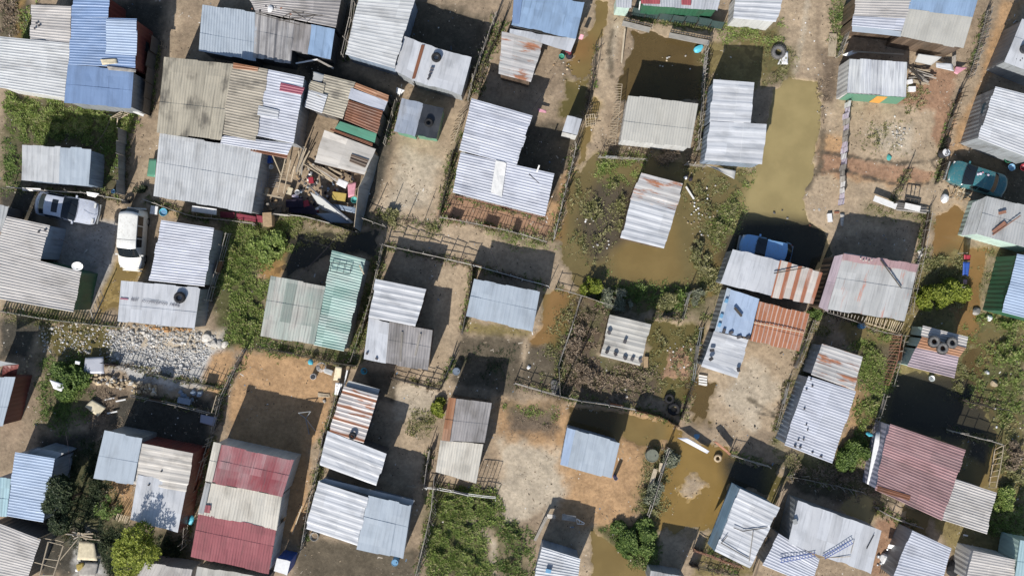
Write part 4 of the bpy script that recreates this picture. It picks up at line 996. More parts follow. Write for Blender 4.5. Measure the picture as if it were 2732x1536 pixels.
# ---------------------------------------------------------------- a person
def person(label, t, x, y, face, top, skirt):
    p = W(px(t, x, y), 0); root = empty('person', p, label, 'person', None, face)
    J = {'pel': (0,0,.92,.13), 'wai': (.05,0,1.08,.115), 'che': (.16,0,1.28,.135), 'nek': (.24,0,1.42,.055), 'hd1': (.28,0,1.50,.085), 'hd2': (.31,0,1.60,.09),
         'lsh': (.18,.17,1.36,.065), 'lel': (.30,.22,1.12,.045), 'lwr': (.46,.14,.98,.034), 'lha': (.53,.12,.95,.035),
         'rsh': (.18,-.17,1.36,.065), 'rel': (.30,-.22,1.12,.045), 'rwr': (.46,-.14,.98,.034), 'rha': (.53,-.12,.95,.035),
         'lhi': (0,.10,.86,.095), 'lkn': (.04,.11,.48,.062), 'lan': (-.02,.11,.09,.042), 'lto': (.14,.12,.04,.035),
         'rhi': (0,-.10,.86,.095), 'rkn': (.04,-.11,.48,.062), 'ran': (-.02,-.11,.09,.042), 'rto': (.14,-.12,.04,.035)}
    E = ['pel-wai', 'wai-che', 'che-nek', 'nek-hd1', 'hd1-hd2', 'che-lsh', 'lsh-lel', 'lel-lwr', 'lwr-lha', 'che-rsh', 'rsh-rel', 'rel-rwr', 'rwr-rha', 'pel-lhi', 'lhi-lkn', 'lkn-lan', 'lan-lto', 'pel-rhi', 'rhi-rkn', 'rkn-ran', 'ran-rto']
    for s, h in ((1, 'lha'), (-1, 'rha')):
        hx, hy, hz, _ = J[h]
        for i in range(4):
            a, b = f'{h}f{i}', f'{h}g{i}'; oy = (i-1.5)*.019; l = (.040, .05, .047, .036)[i]
            J[a] = (hx+.03, hy+oy, hz-.01, .0095); J[b] = (hx+.03+l, hy+oy*1.15, hz-.035, .008); E += [f'{h}-{a}', f'{a}-{b}']
        J[h+'t'] = (hx+.02, hy-s*.045, hz-.02, .010); E.append(f'{h}-{h}t')
    def skin(nm, names, edges, mat, grow=0., first=None):
        names = list(names); me = bpy.data.meshes.new(nm)
        me.from_pydata([J[k][:3] for k in names], [(names.index(a), names.index(b)) for a, b in edges], [])
        o = bpy.data.objects.new(nm, me); link(o, root); me.materials.append(MATS[mat])
        m = o.modifiers.new('skin', 'SKIN'); m.use_smooth_shade = True; o.modifiers.new('sub', 'SUBSURF').levels = 1; o.modifiers['sub'].render_levels = 2
        for i, k in enumerate(names):
            me.skin_vertices[0].data[i].radius = (J[k][3]+grow, J[k][3]+grow)
        me.skin_vertices[0].data[names.index(first)].use_root = True
        return o
    ed = [tuple(e.split('-')) for e in E]
    skin('body', J.keys(), ed, 'skin', 0., 'pel')
    tn = ['pel', 'wai', 'che', 'lsh', 'lel', 'rsh', 'rel']; te = [e for e in ed if e[0] in tn and e[1] in tn]
    skin('shirt', tn, te, top, .022, 'pel')
    mb = MB(); mb.lathe((0, 0, 0), [(.17, 1.0), (.19, .9), (.22, .65), (.27, .36), (.26, .36), (.2, .65), (.16, 1.0)], 18); mb.build('skirt', MATS[skirt], None, True).parent = root
    mb = MB(); mb.lathe((.30, 0, 1.60), [(.102, -.03), (.108, .02), (.09, .075), (.05, .105), (0, .115)], 16); mb.build('headscarf', MATS['cloth_cream'], None, True).parent = root
    mb = MB()
    for s in (-1, 1): mb.lathe((.385, s*.033, 1.575), [(0, .012), (.012, 0), (0, -.012)], 8)
    mb.build('eyes', MATS['hair'], None).parent = root
    return root
# ================================================================ THE SETTLEMENT
P_ = dict(patch=True)
# ---- top left block
shack('long low shack with pale grey ribbed iron roof left of the bright blue roof', 2.5, 'wall_white', [
  ('a0', [318,50, 722,66, 712,470, 303,420], 'zinc_warm', 'h', dict(slope=.03)),
  ('a0', [-20,366, 712,440, 645,985, -20,880], 'zinc_pale', 'h', dict(slope=.03))])
s = shack('tall shack under bright blue iron roofs with maroon side wall', 2.9, 'wall_maroon', [
  ('a0', [735,-60, 1100,-40, 1090,180, 722,180], 'blue', 'h', dict(slope=.04)),
  ('a0', [722,175, 1385,192, 1365,690, 695,650], 'blue', 'h', dict(slope=.04)),
  ('a0', [680,650, 1345,715, 1320,1088, 648,1030], 'blue', 'v', dict(pitch=.76, depth=.015, wall='wall_grey', z=-.1)),
  ('a0', [1075,195, 1380,205, 1372,560, 1060,540], 'blue_light', 'h', dict(patch=True))])
wall_piece(s, 'window', 'window_glass', 'a0', [1400,370, 1500,440, 1500,540, 1400,470], [1.9, .9, .9, 1.9])
sheet_thing('loose_sheet', 'crumpled cream sheet lying over the seam of the bright blue roofs', 'sheet', 'a0', [1010,600, 1170,590, 1185,640, 1030,655], 3.05, 'cloth_cream')
sheet_thing('timber_board', 'pale board laid along the lower edge of the bright blue roof', 'board', 'a0', [1075,665, 1370,700, 1365,730, 1090,705], 3.04, 'concrete')
shack('shack roofed in light blue and broad dark striped sheets behind the brown roof', 2.2, 'wall_dark', [
  ('a0', [2035,48, 2590,128, 2575,620, 2000,510], 'zinc_blue', 'v', dict(slope=.05)),
  ('b0', [-5,125, 395,222, 350,645, -25,580], 'wide_ribs', 'v', dict(slope=.05, pitch=.37, depth=.05)),
  ('b0', [390,220, 560,255, 525,545, 355,515], 'old_grey', 'v', dict(slope=.05, pitch=.37)),
  ('b0', [550,250, 795,292, 750,597, 520,542], 'blue_pale', 'v', dict(slope=.05, pitch=None)),
  ('b0', [-95,-60, 870,-60, 800,280, -5,118], 'old_grey', 'h', dict(slope=.05, z=.1))])
shack('biggest shack in the upper left with brown weathered and grey iron roofs', 3.0, 'wall_grey', [
  ('a0', [1650,575, 2350,640, 2228,1415, 1578,1335], 'asbestos', 'v', dict(slope=.06)),
  ('a0', [2350,632, 2700,700, 2575,1420, 2222,1345], 'asbestos_dark', 'h', dict(slope=.03)),
  ('b0', [115,698, 492,775, 385,1445, -5,1365], 'zinc_lav', 'h', dict(slope=.03)),
  ('a1', [1605,-105, 2640,60, 2532,697, 1543,522], 'zinc_pale', 'v', dict(slope=.08, z=-.1)),
  ('b0', [-345,1362, 375,1448, 320,1560, -360,1445], 'zinc_lav', 'h', dict(slope=.02, z=-.16, nowall=True)),
  ('b1', [-50,15, 330,82, 312,150, -60,72], 'rust', 'h', dict(slope=.02, z=-.2, nowall=True)),
  ('b0', [255,835, 482,885, 455,955, 242,915], 'crimson', 'h', dict(patch=True, slope=0)),
  ('b0', [22,1062, 232,1112, 220,1196, 8,1160], 'zinc_white', 'h', dict(patch=True)),
  ('a0', [2345,632, 2600,680, 2590,720, 2340,690], 'rust_orange', 'h', dict(patch=True))])
shack('cluttered shack patched with rust, beige, white and green sheets', 2.4, 'wall_dark', [
  ('b0', [690,752, 1010,832, 870,1195, 640,1130], 'asbestos', 'h', dict(slope=.03)),
  ('b0', [548,812, 700,850, 670,1000, 520,905], 'asbestos', 'h', dict(slope=.02, nowall=True)),
  ('b0', [528,900, 720,960, 665,1142, 493,1080], 'zinc_white', 'h', dict(slope=.02)),
  ('b0', [1000,832, 1338,962, 1328,1025, 980,882], 'rust_orange', 'h', dict(slope=.02)),
  ('b0', [955,885, 1330,1022, 1290,1122, 925,990], 'zinc_lav', 'h', dict(slope=.02, pitch=None)),
  ('b0', [925,1005, 1285,1120, 1215,1342, 885,1205], 'rust', 'h', dict(slope=.03)),
  ('b0', [842,1220, 1215,1345, 1195,1438, 790,1290], 'emerald', 'h', dict(slope=.02, pitch=None, z=-.1))])
shack('low shack with flaking whitewashed sheet roof above the cluttered work yard', 2.3, 'wall_wood', [
  ('b0', [690,1310, 1205,1500, 1095,1760, 585,1632], 'flaky', 'h', dict(slope=.06, pitch=None)),
  ('b1', [958,102, 1132,162, 1095,242, 938,180], 'wall_wood', 'h', dict(patch=True)),
  ('b0', [755,1290, 1170,1440, 1165,1470, 745,1310], 'rust', 'h', dict(patch=True))])
shack('large plain pale grey roofed shack beside the tyre topped white roof', 2.7, 'wall_blue', [
  ('b0', [1050,-60, 1605,-30, 1392,690, 895,548], 'zinc_pale', 'h', dict(slope=.06, pitch=.24, depth=.02))])
shack('smooth white roofed shack carrying one tyre near the top', 2.5, 'wall_grey', [
  ('b0', [1490,372, 1680,440, 1580,812, 1395,720], 'zinc_white', 'v', dict(slope=.03, pitch=None)),
  ('b0', [1675,440, 2168,582, 2068,955, 1570,812], 'zinc_white', 'v', dict(slope=.03, pitch=None)),
  ('b0', [1665,450, 1700,452, 1598,800, 1566,800], 'rust', 'v', dict(patch=True, pitch=None))])
tyre('black tyre lying on the smooth white roof in the upper middle', 'b0', 1815, 582, 2.58, .66)
for k in range(4):
    p = W(px('b0', 1772-k*12, 690+k*34), 2.6); brick('dark brick in the short row down the smooth white tyre roof', p, (.22, .12, .1), 'brick_dark', .3*k, 'bricks on the white tyre roof')
shack('tiny hut covered half in bluish sheet and half in black plastic', 2.0, 'emerald', [
  ('b0', [1468,985, 1685,1040, 1598,1375, 1388,1318], 'silver_plastic', 'v', dict(slope=.03, pitch=None, sag=.05)),
  ('b0', [1680,1038, 1892,1085, 1815,1392, 1600,1362], 'black_plastic', 'v', dict(slope=.03, pitch=None, sag=.06))])
tyre('black tyre weighing down the black plastic hut roof', 'b0', 1738, 1238, 2.1, .6)
s = shack('shack in the middle with two offset lavender white ribbed roofs', 2.5, 'wall_grey', [
  ('b0', [2168,990, 2782,1165, 2616,1668, 2040,1510], 'zinc_lav', 'h', dict(slope=.03)),
  ('b1', [2065,88, 3005,300, 2905,728, 1975,486], 'zinc_lav', 'h', dict(slope=.05)),
  ('b1', [2412,168, 2520,190, 2472,535, 2362,492], 'white_paint', 'v', dict(patch=True, pitch=None, sag=.05))])
shack('shack with faded sky blue roof and white lower edge by the muddy path', 2.5, 'wall_dark', [
  ('c0', [70,-70, 728,30, 640,400, -5,250], 'blue_pale', 'v', dict(slope=.06, pitch=.76, depth=.02)),
  ('c0', [-20,292, 640,400, 590,525, -25,330], 'zinc_white', 'v', dict(slope=.02, pitch=None, z=-.05, nowall=True)),
  ('c0', [20,-60, 110,-60, 70,250, 0,240], 'blue', 'v', dict(patch=True, pitch=None))])
shack('small rust blotched white roofed lean-to below the faded sky blue roof', 2.2, 'wall_wood', [
  ('c0', [-110,318, 318,410, 185,828, -130,745], 'rust_patchy', 'h', dict(slope=.04, pitch=.5, depth=.02))])
shack('building at the top edge with red and white roof panels', 2.6, 'wall_green', [
  ('c0', [1290,-60, 2110,-60, 2065,110, 1320,58], 'zinc_white', 'v', dict(slope=.05)),
  ('c0', [1285,-60, 1492,-60, 1488,42, 1300,38], 'red', 'v', dict(patch=True)),
  ('c0', [1700,-60, 1808,-60, 1800,62, 1705,55], 'red', 'v', dict(patch=True)),
  ('c0', [1738,-60, 1758,-60, 1752,60, 1735,58], 'zinc_white', 'v', dict(patch=True, pitch=None, z=.03))])
shack('small white hut with green trim at the top edge beside the path', 2.2, 'wall_mint', [
  ('c0', [1045,-60, 1212,-60, 1200,85, 1045,70], 'zinc_white', 'v', dict(slope=.03))])
shack('white roofed shack at the top edge left of the wide sandy lane', 2.3, 'wall_white', [
  ('c0', [2245,-60, 2745,-50, 2655,225, 2228,185], 'zinc_white', 'h', dict(slope=.05, pitch=.4))])
shack('square shack with plain cream beige roof standing beside flooded yard', 2.5, 'wall_white', [
  ('c0', [1168,962, 1872,1045, 1795,1488, 1092,1410], 'beige', 'v', dict(slope=.05))])
shack('tall white L shaped roof with broad ribs beside the largest brown pool', 2.45, 'wall_blue', [
  ('c0', [2032,800, 2442,833, 2398,1245, 1985,1225], 'zinc_white', 'h', dict(slope=.03, pitch=.62, depth=.03)),
  ('c0', [1985,1222, 2555,1250, 2520,1655, 1942,1612], 'zinc_white', 'h', dict(slope=.03, pitch=.62, depth=.03))])
shack('wide shack at the top right with white, blue and beige roof sheets', 2.7, 'wall_wood', [
  ('d0', [885,-60, 1445,-60, 1395,190, 858,165], 'zinc_warm', 'h', dict(slope=.03)),
  ('d0', [858,165, 1395,190, 1350,312, 845,262], 'zinc_lav', 'h', dict(slope=.02)),
  ('d0', [1438,-60, 2125,-60, 2060,170, 1412,95], 'blue_pale', 'v', dict(slope=.03, pitch=.3, depth=.015)),
  ('d0', [1412,93, 2060,168, 1962,495, 1330,370], 'beige', 'v', dict(slope=.05)),
  ('d0', [850,258, 1350,318, 1340,372, 850,318], 'zinc_blue', 'h', dict(slope=.0, pitch=None, nowall=True, z=-.08))])
s = shack('kiosk with streaky white roof and bright green front with orange stripe', 2.2, 'wall_white', [
  ('d0', [820,590, 1398,625, 1388,975, 795,935], 'streaky', 'v', dict(slope=.03, pitch=.25, eave=.02))], cat='kiosk', name='kiosk')
wall_piece(s, 'front_panel', 'emerald', 'd0', [800,945, 1380,985, 1292,1050, 715,1005], [2.1, 2.1, .05, .05])
wall_piece(s, 'stripe', 'orange_paint', 'd0', [1095,972, 1200,982, 1118,1040, 1015,1030], [2.0, 2.0, .2, .2], .06)
wall_piece(s, 'serving_hatch', 'old_grey', 'd0', [878,955, 985,962, 970,985, 855,978], [1.9, 1.9, 1.1, 1.1], .07)
s = shack('white ribbed roof shack at the right edge with grey windowed wall', 2.8, 'wall_grey', [
  ('d0', [2282,870, 2800,1000, 2700,1620, 2110,1392], 'zinc_white', 'h', dict(slope=.05))])
wall_piece(s, 'window', 'window_glass', 'd0', [2160,1050, 2215,1020, 2190,1120, 2135,1150], [1.9, 2.1, 2.1, 1.9])
shack('white roofed shack cut by the right edge with stones on top', 2.6, 'wall_grey', [
  ('d0', [2555,190, 2900,260, 2850,820, 2372,628], 'zinc_white', 'v', dict(slope=.04, pitch=.4, depth=.02))])
drum('dark round tub on the white roof at the upper right edge', 'd0', 2570, 500, 'dark_metal', .3, .3, 2.65, 'tub', 'tub')
for k, (x, y) in enumerate([(2500,595), (2535,610), (2555,590)]): stone('dark stone beside the round tub on the right edge white roof', W(px('d0', x, y), 2.62), .14, 'brick_dark', 'stones by the roof tub')
# ---- left middle
shack('lone shack with plain white grey roof above the parked silver car', 2.35, 'wall_blue', [
  ('a1', [225,8, 612,32, 598,400, 216,368], 'zinc_pale', 'v', dict(slope=.04, pitch=.4, depth=.015)),
  ('a1', [605,30, 920,52, 895,422, 595,398], 'zinc_blue', 'v', dict(slope=.04, pitch=.4, depth=.015))])
shack('shack by the left edge with ribbed pale roof marked by rusty seams', 2.6, 'wall_blue', [
  ('a1', [70,728, 500,820, 415,1172, -40,1060], 'zinc_warm', 'h', dict(slope=.04, depth=.045)),
  ('a1', [-60,1050, 828,1288, 742,1690, -60,1548], 'zinc_warm', 'h', dict(slope=.04, depth=.045, wall='wall_green'))])
shack('plain grey roof corner cut by the left edge above the silver car', 2.2, 'wall_dark', [
  ('a1', [-90,600, 88,632, 25,890, -90,890], 'zinc_grey', 'v', dict(slope=.03))])
shack('shack with lavender ribbed roof and white roof with faded lettering', 2.5, 'wall_grey', [
  ('a1', [1622,765, 2152,845, 2058,1432, 1503,1372], 'zinc_lav', 'h', dict(slope=.03)),
  ('a2', [1218,-72, 2015,0, 1957,412, 1185,330], 'zinc_white', 'v', dict(slope=.04, pitch=.4, depth=.012, sag=.01))])
tyre('black tyre lying on the white lettered roof', 'a2', 1815, 98, 2.58, .76)
shack('shack with two pale green ribbed roofs and a frame lying on top', 2.5, 'wall_grey', [
  ('b1', [148,1330, 700,1432, 585,2012, 45,1930], 'green_pale', 'v', dict(slope=.05)),
  ('b1', [772,1070, 1108,1162, 890,2085, 575,2020], 'green', 'h', dict(slope=.03))])
shack('shack with bright white upper roof, pale blue and old grey lower roofs', 2.5, 'wall_wood', [
  ('b2', [1208,-90, 1712,12, 1600,385, 1128,292], 'zinc_white', 'h', dict(slope=.03, pitch=.42)),
  ('b2', [1135,300, 1350,345, 1308,757, 1085,705], 'zinc_white', 'v', dict(slope=.03, pitch=None, z=-.2)),
  ('b2', [1342,343, 1778,420, 1730,828, 1306,757], 'old_grey', 'v', dict(slope=.03, z=-.2))])
shack('shack with smooth pale blue grey roof beside orange water channel', 2.3, 'wall_grey', [
  ('b1', [2195,1350, 2855,1490, 2782,1885, 2112,1733], 'zinc_blue', 'v', dict(slope=.05, pitch=.3, depth=.015))])
shack('shack with wrinkled white roof standing in the marshy pool', 2.2, 'wall_wood', [
  ('c1', [1298,290, 1722,402, 1640,690, 1190,560], 'rust_patchy', 'h', dict(slope=.03, pitch=.5, depth=.03)),
  ('c1', [1198,540, 1640,670, 1530,1052, 1095,945], 'zinc_white', 'h', dict(slope=.03, pitch=.5, depth=.03))])
# ---- right middle
shack('shack half plain white and half rust striped roof beside the blue car', 2.3, 'wall_grey', [
  ('c1', [2222,1055, 2700,1175, 2610,1535, 2100,1395], 'zinc_white', 'v', dict(slope=.03, pitch=None)),
  ('c1', [2695,1172, 3125,1290, 3030,1608, 2605,1535], 'rust_stripes', 'v', dict(slope=.03, pitch=.25, depth=.03))])
shack('narrow shack with flat pale blue roof and torn white lower roof', 2.35, 'wall_grey', [
  ('c2', [2165,0, 2488,110, 2392,502, 2040,425], 'blue_light', 'v', dict(slope=.03, pitch=None, depth=.01)),
  ('c2', [2030,432, 2385,522, 2262,905, 1900,788], 'zinc_white', 'h', dict(slope=.03, pitch=.6, depth=.02, z=-.15, sag=.05)),
  ('c2', [2162,-5, 2200,8, 2085,440, 2040,428], 'zinc_blue', 'v', dict(patch=True, pitch=None))])
shack('open lean-to with heavily rusted ribbed roof beside the pale blue roof', 2.1, 'wall_wood', [
  ('c2', [2488,128, 2990,265, 2885,640, 2395,530], 'rust_ribs', 'v', dict(slope=.05, pitch=.21, depth=.045))])
shack('shack with broad grey roof edged by a pink rusty band', 2.45, 'wall_wood', [
  ('d1', [762,1100, 1512,1212, 1372,1778, 598,1662], 'slab_grey', 'v', dict(slope=.05, pitch=.38, depth=.018)),
  ('d1', [668,1130, 765,1108, 605,1690, 508,1640], 'pinkish', 'v', dict(slope=.02, pitch=.5, z=-.08)),
  ('d1', [765,1098, 1516,1210, 1495,1285, 748,1165], 'pink_rust', 'v', dict(patch=True, pitch=.38, depth=.018))])
s = shack('grey ridged roof shack at the right with mint green front wall', 2.7, 'wall_mint', [
  ('d1', [2198,525, 2800,670, 2740,1090, 2088,902], 'zinc_grey', 'v', dict(slope=.05)),
  ('d1', [2060,588, 2200,525, 2092,902, 1943,922], 'zinc_grey', 'v', dict(zs=[2.25, 2.72, 2.72, 2.25], z=0, nowall=True))])
shack('shack at the right edge with light blue ribbed roof and dark green wall', 2.9, 'wall_green', [
  ('d1', [2505,1105, 2900,1180, 2860,1820, 2355,1690], 'blue_light', 'h', dict(slope=.03))])
shack('small latrine hut topped with three stacked tyres on striped roof', 2.0, 'wall_mint', [
  ('d2', [1562,378, 2008,490, 1985,606, 1540,492], 'zinc_warm', 'h', dict(slope=.02, depth=.045)),
  ('d2', [1545,490, 1990,602, 1925,692, 1490,598], 'rust_orange', 'h', dict(slope=.02, depth=.045)),
  ('d2', [1490,596, 1920,690, 1872,905, 1395,785], 'pinkish', 'h', dict(slope=.02, depth=.045))], cat='hut', name='hut')
for k, (x, y, w) in enumerate([(1662,538,'left'), (1845,548,'right'), (1750,606,'front')]):
    tyre(f'dusty upper tyre of the {w} pile on the latrine hut roof', 'd2', x, y, 2.28, .76, 'rubber_dusty')
    tyre('dark lower tyre under the tyre piles on the latrine hut roof', 'd2', x-2, y+6, 2.06, .76, 'rubber', group='lower tyres on the latrine hut')
shack('long shack with lavender ribbed roof and rust streaked upper end', 2.5, 'wall_blue', [
  ('d2', [545,560, 948,690, 862,1025, 438,872], 'rust_patchy', 'h', dict(slope=.03, pitch=.3, depth=.02)),
  ('d2', [405,885, 892,1040, 640,1760, 160,1576], 'zinc_lav', 'h', dict(slope=.03))])
shack('big maroon ribbed roof with pale grey extension at the lower right', 2.7, 'wall_lilac', [
  ('d3', [1222,-85, 1992,180, 1742,885, 1075,580], 'maroon_old', 'h', dict(slope=.04, depth=.045)),
  ('d3', [1868,468, 2292,605, 2192,1022, 1745,880], 'zinc_warm', 'h', dict(slope=.04, depth=.045)),
  ('d3', [1100,540, 1440,640, 1425,690, 1090,590], 'rust', 'h', dict(patch=True))])
shack('large smooth pale grey roof with ladder shaped shadow lines and poles at the bottom right', 2.6, 'wall_grey', [
  ('d3', [300,688, 1142,985, 1035,1418, 200,1120], 'zinc_white', 'v', dict(slope=.04, pitch=None, sag=.012)),
  ('d3', [110,1020, 512,1270, 440,1540, -60,1335], 'zinc_lav', 'h', dict(slope=.03, z=-.1))])
shack('white ribbed roof shack at the bottom edge right of the smooth pale grey roof', 2.4, 'wall_grey', [
  ('d3', [1445,985, 1842,1165, 1725,1580, 1245,1480], 'zinc_lav', 'h', dict(slope=.03))])
shack('grey white ribbed roof at the bottom edge near the right corner', 2.4, 'wall_white', [
  ('d3', [2060,1190, 2492,1282, 2460,1560, 1985,1500], 'zinc_warm', 'h', dict(slope=.03))])
shack('pale cyan roof cut by the bottom right corner', 2.6, 'wall_mint', [
  ('d3', [2535,1085, 2760,1120, 2760,1540, 2470,1520], 'cyan_pale', 'v', dict(slope=.03))])
# ---- lower left
shack('white blue roofed shack cut by the left edge beside the grassy rubble', 2.5, 'wall_maroon', [
  ('a2', [-220,885, 158,893, 30,1392, -220,1392], 'zinc_blue', 'v', dict(slope=.03)),
  ('a2', [-220,690, 192,765, 30,775, -220,885], 'zinc_grey', 'v', dict(slope=.0, pitch=None, nowall=True)),
  ('a2', [30,775, 192,768, 165,885, 20,893], 'wall_maroon', 'v', dict(slope=0, pitch=None, nowall=True, zs=[2.5, 2.3, 1.6, 2.4]))])
shack('light blue ribbed roof left of the dark tree at the lower left', 2.8, 'wall_blue', [
  ('a3', [160,200, 562,265, 445,905, 62,842], 'blue_light', 'h', dict(slope=.03)),
  ('a3', [-60,452, 115,465, 68,852, -60,846], 'cyan_pale', 'v', dict(slope=.03, z=-.1)),
  ('a3', [390,155, 642,215, 570,265, 272,215], 'zinc_grey', 'v', dict(slope=0, pitch=None, z=-.5))])
shack('grey ribbed roof at the bottom left corner beside the timber frame', 2.5, 'wall_dark', [
  ('a3', [-80,890, 412,1078, 262,1500, -180,1420], 'zinc_warm', 'h', dict(slope=.03))])
shack('shack with plain pale blue roof joined to a white roof with red brown walls', 2.9, 'wall_maroon', [
  ('a3', [1400,108, 1942,212, 1880,600, 1340,520], 'flaky', 'h', dict(slope=.03, pitch=.5, depth=.02, eave=.03)),
  ('a3', [1390,420, 1882,530, 1788,1012, 1312,880], 'zinc_white', 'v', dict(slope=.03, pitch=None, eave=.03)),
  ('a3', [1050,-12, 1432,60, 1342,528, 940,465], 'zinc_blue', 'v', dict(slope=.03, pitch=.4, depth=.01, z=.04, sag=.008, wall='wall_grey'))])
s = shack('largest lower left shack with maroon, cream and maroon roof bands', 2.9, 'wall_white', [
  ('a3', [2148,108, 2955,285, 2842,645, 2065,492], 'maroon_faded', 'v', dict(slope=.05)),
  ('a3', [2068,495, 2838,640, 2785,985, 1990,820], 'cream', 'v', dict(slope=.05, z=-.12)),
  ('a3', [1995,815, 2782,972, 2705,1422, 1920,1247], 'maroon', 'v', dict(slope=.05, z=-.05)),
  ('a3', [2148,105, 2225,122, 2135,505, 2065,490], 'cream', 'v', dict(patch=True)),
  ('a3', [2062,730, 2122,735, 2112,815, 2050,805], 'maroon', 'v', dict(patch=True, z=-.1)),
  ('a3', [2070,500, 2120,510, 2050,830, 1990,815], 'zinc_grey', 'v', dict(patch=True, z=-.12))])
wall_piece(s, 'window', 'window_glass', 'b3', [255,880, 300,850, 290,890, 248,920], [2.0, 1.2, 1.2, 2.0])
shack('shack with rusty striped upper roof and sagging white lower roof', 2.4, 'wall_dark', [
  ('b2', [882,985, 1228,1080, 1078,1555, 732,1452], 'rust_white', 'h', dict(slope=.03, pitch=.3, depth=.03)),
  ('b3', [722,-12, 1312,216, 1215,540, 640,330], 'zinc_white', 'h', dict(slope=.04, pitch=.55, depth=.03)),
  ('b2', [935,930, 1245,1018, 1225,1082, 905,985], 'zinc_grey', 'h', dict(slope=0, pitch=None, z=-.3, nowall=True))])
tyre('small tyre on the seam of the rusty striped roof', 'b3', 972, 38, 2.5, .5)
shack('shack with bright white roof beside smooth light grey blue roof', 2.45, 'wall_blue', [
  ('b3', [625,495, 1128,657, 1022,1140, 500,970], 'zinc_white', 'h', dict(slope=.04, pitch=.4, depth=.02)),
  ('b3', [1132,632, 1562,742, 1480,1275, 1012,1170], 'zinc_blue', 'v', dict(slope=.04, pitch=.3, depth=.01)),
  ('b3', [700,465, 1590,685, 1560,742, 625,497], 'zinc_grey', 'h', dict(slope=0, pitch=None, z=-.35, nowall=True))])
shack('narrow shack with grey rust edged upper roof and cream lower roof', 2.35, 'wall_wood', [
  ('b2', [1940,1095, 2372,1158, 2300,1555, 1868,1530], 'old_grey', 'v', dict(slope=.04)),
  ('b3', [1855,80, 2288,118, 2215,515, 1808,398], 'cream', 'v', dict(slope=.04)),
  ('b2', [1938,1095, 2015,1105, 1950,1535, 1868,1525], 'rust_orange', 'v', dict(patch=True))])
shack('small square shack with pale blue grey roof on orange sand', 2.2, 'wall_blue', [
  ('c2', [560,1402, 1085,1555, 1000,1918, 487,1775], 'zinc_blue', 'v', dict(slope=.04, pitch=.3, depth=.012)),
  ('c2', [555,1400, 640,1425, 560,1790, 485,1772], 'blue_light', 'v', dict(patch=True, pitch=None))])
shack('white ribbed roof shack at the bottom edge beside the sandy yard', 2.4, 'wall_blue', [
  ('c3', [300,1152, 692,1275, 650,1540, 220,1500], 'zinc_white', 'h', dict(slope=.03, depth=.05))])
s = shack('white roof with poles lying on it and blue tarpaulin side wall', 2.6, 'blue_tarp', [
  ('c3', [2288,565, 2690,755, 2392,1368, 2040,1195], 'zinc_white', 'h', dict(slope=.03, pitch=.4, depth=.02)),
  ('c3', [2212,518, 2292,566, 2044,1196, 1966,1116], 'blue_tarp', 'v', dict(zs=[1.5, 2.55, 2.55, 1.5], pitch=None, sag=.05, nowall=True))])
shack('square hut with mottled white roof dotted with dark bricks', 2.0, 'wall_wood', [
  ('c2', [988,268, 1395,365, 1292,782, 888,680], 'mottled', 'h', dict(slope=.03, pitch=.35, depth=.02))])
for (x, y) in [(975,447), (1135,537), (955,640), (1040,663), (1135,702), (1210,712), (1290,728)]:
    brick('dark brick weighing down the mottled white roof', W(px('c2', x, y), 2.08), (.28, .2, .16), 'brick_dark', R(0, 3), 'bricks on the mottled white roof')
shack('grey roof corner at the bottom edge beside the dark shaded yard', 2.2, 'wall_grey', [
  ('c3', [1395,1395, 1765,1460, 1740,1580, 1370,1530], 'zinc_grey', 'v', dict(slope=.02))])
shack('grey white ribbed roof strip at the bottom edge below the yellow green tree', 2.2, 'wall_grey', [
  ('a3', [1462,1308, 1935,1382, 1900,1540, 1380,1445], 'zinc_warm', 'v', dict(slope=.02))])
shack('patched concrete coloured roof strip at the bottom edge below the maroon roof', 2.2, 'wall_dark', [
  ('a3', [1985,1345, 2700,1470, 2680,1560, 1960,1480], 'mottled', 'v', dict(slope=.02, pitch=None))])
shack('little white topped outhouse beside the bare path in the upper middle', 2.0, 'wall_white', [
  ('c0', [557,1165, 703,1197, 655,1365, 503,1330], 'zinc_white', 'v', dict(slope=.02, pitch=None, eave=.02))], cat='outhouse', name='outhouse')
s = shack('portable toilet with white lid and deep blue sides', 2.2, 'plastic_blue', [
  ('b3', [210,1268, 348,1296, 312,1442, 178,1400], 'plastic_white', 'v', dict(slope=.01, pitch=None, eave=.02, sag=.005))], cat='toilet', name='portable_toilet')
# ---- loads on roofs
for (x, y) in [(2155,128), (2105,280), (2085,370)]: brick('blue painted block along the left edge of the pale blue roof', W(px('c2', x, y), 2.45), (.3, .22, .12), 'plastic_skyblue', 1.2, 'blue blocks on the pale blue roof')
for (x, y) in [(2130,430), (2200,450), (2280,492), (2370,495), (2010,625), (2000,712), (2275,820)]: brick('dark block on the torn white lower roof of the narrow shack', W(px('c2', x, y), 2.38), (.3, .2, .16), 'brick_dark', R(0, 2), 'dark blocks on the torn white roof')
plank('dark timber lying askew on the pale blue roof', 'c2', (2238,198), 2.47, (2310,284), 2.47, .16, .1, 'pole_dark')
loose_pole('thin pole lying on the rust striped roof', 'd1', (60,1300), 2.45, (380,1242), 2.5, .04, 'pole_dark')
loose_pole('pale cross batten over the heavily rusted ribbed roof', 'c2', (2430,345), 2.26, (2935,450), 2.26, .035, 'wood_pale')
loose_pole('long dark pole leaning diagonally on the broad grey roof', 'd1', (1130,1165), 2.62, (1340,1448), 2.6, .05, 'pole_dark')
loose_pole('brown pole lying across the grey ridged roof', 'd1', (2260,915), 2.85, (2540,720), 2.85, .045, 'wood_red')
plank('reddish board on the grey ridged roof', 'd1', (2265,890), 2.82, (2390,790), 2.82, .28, .04, 'wood_red')
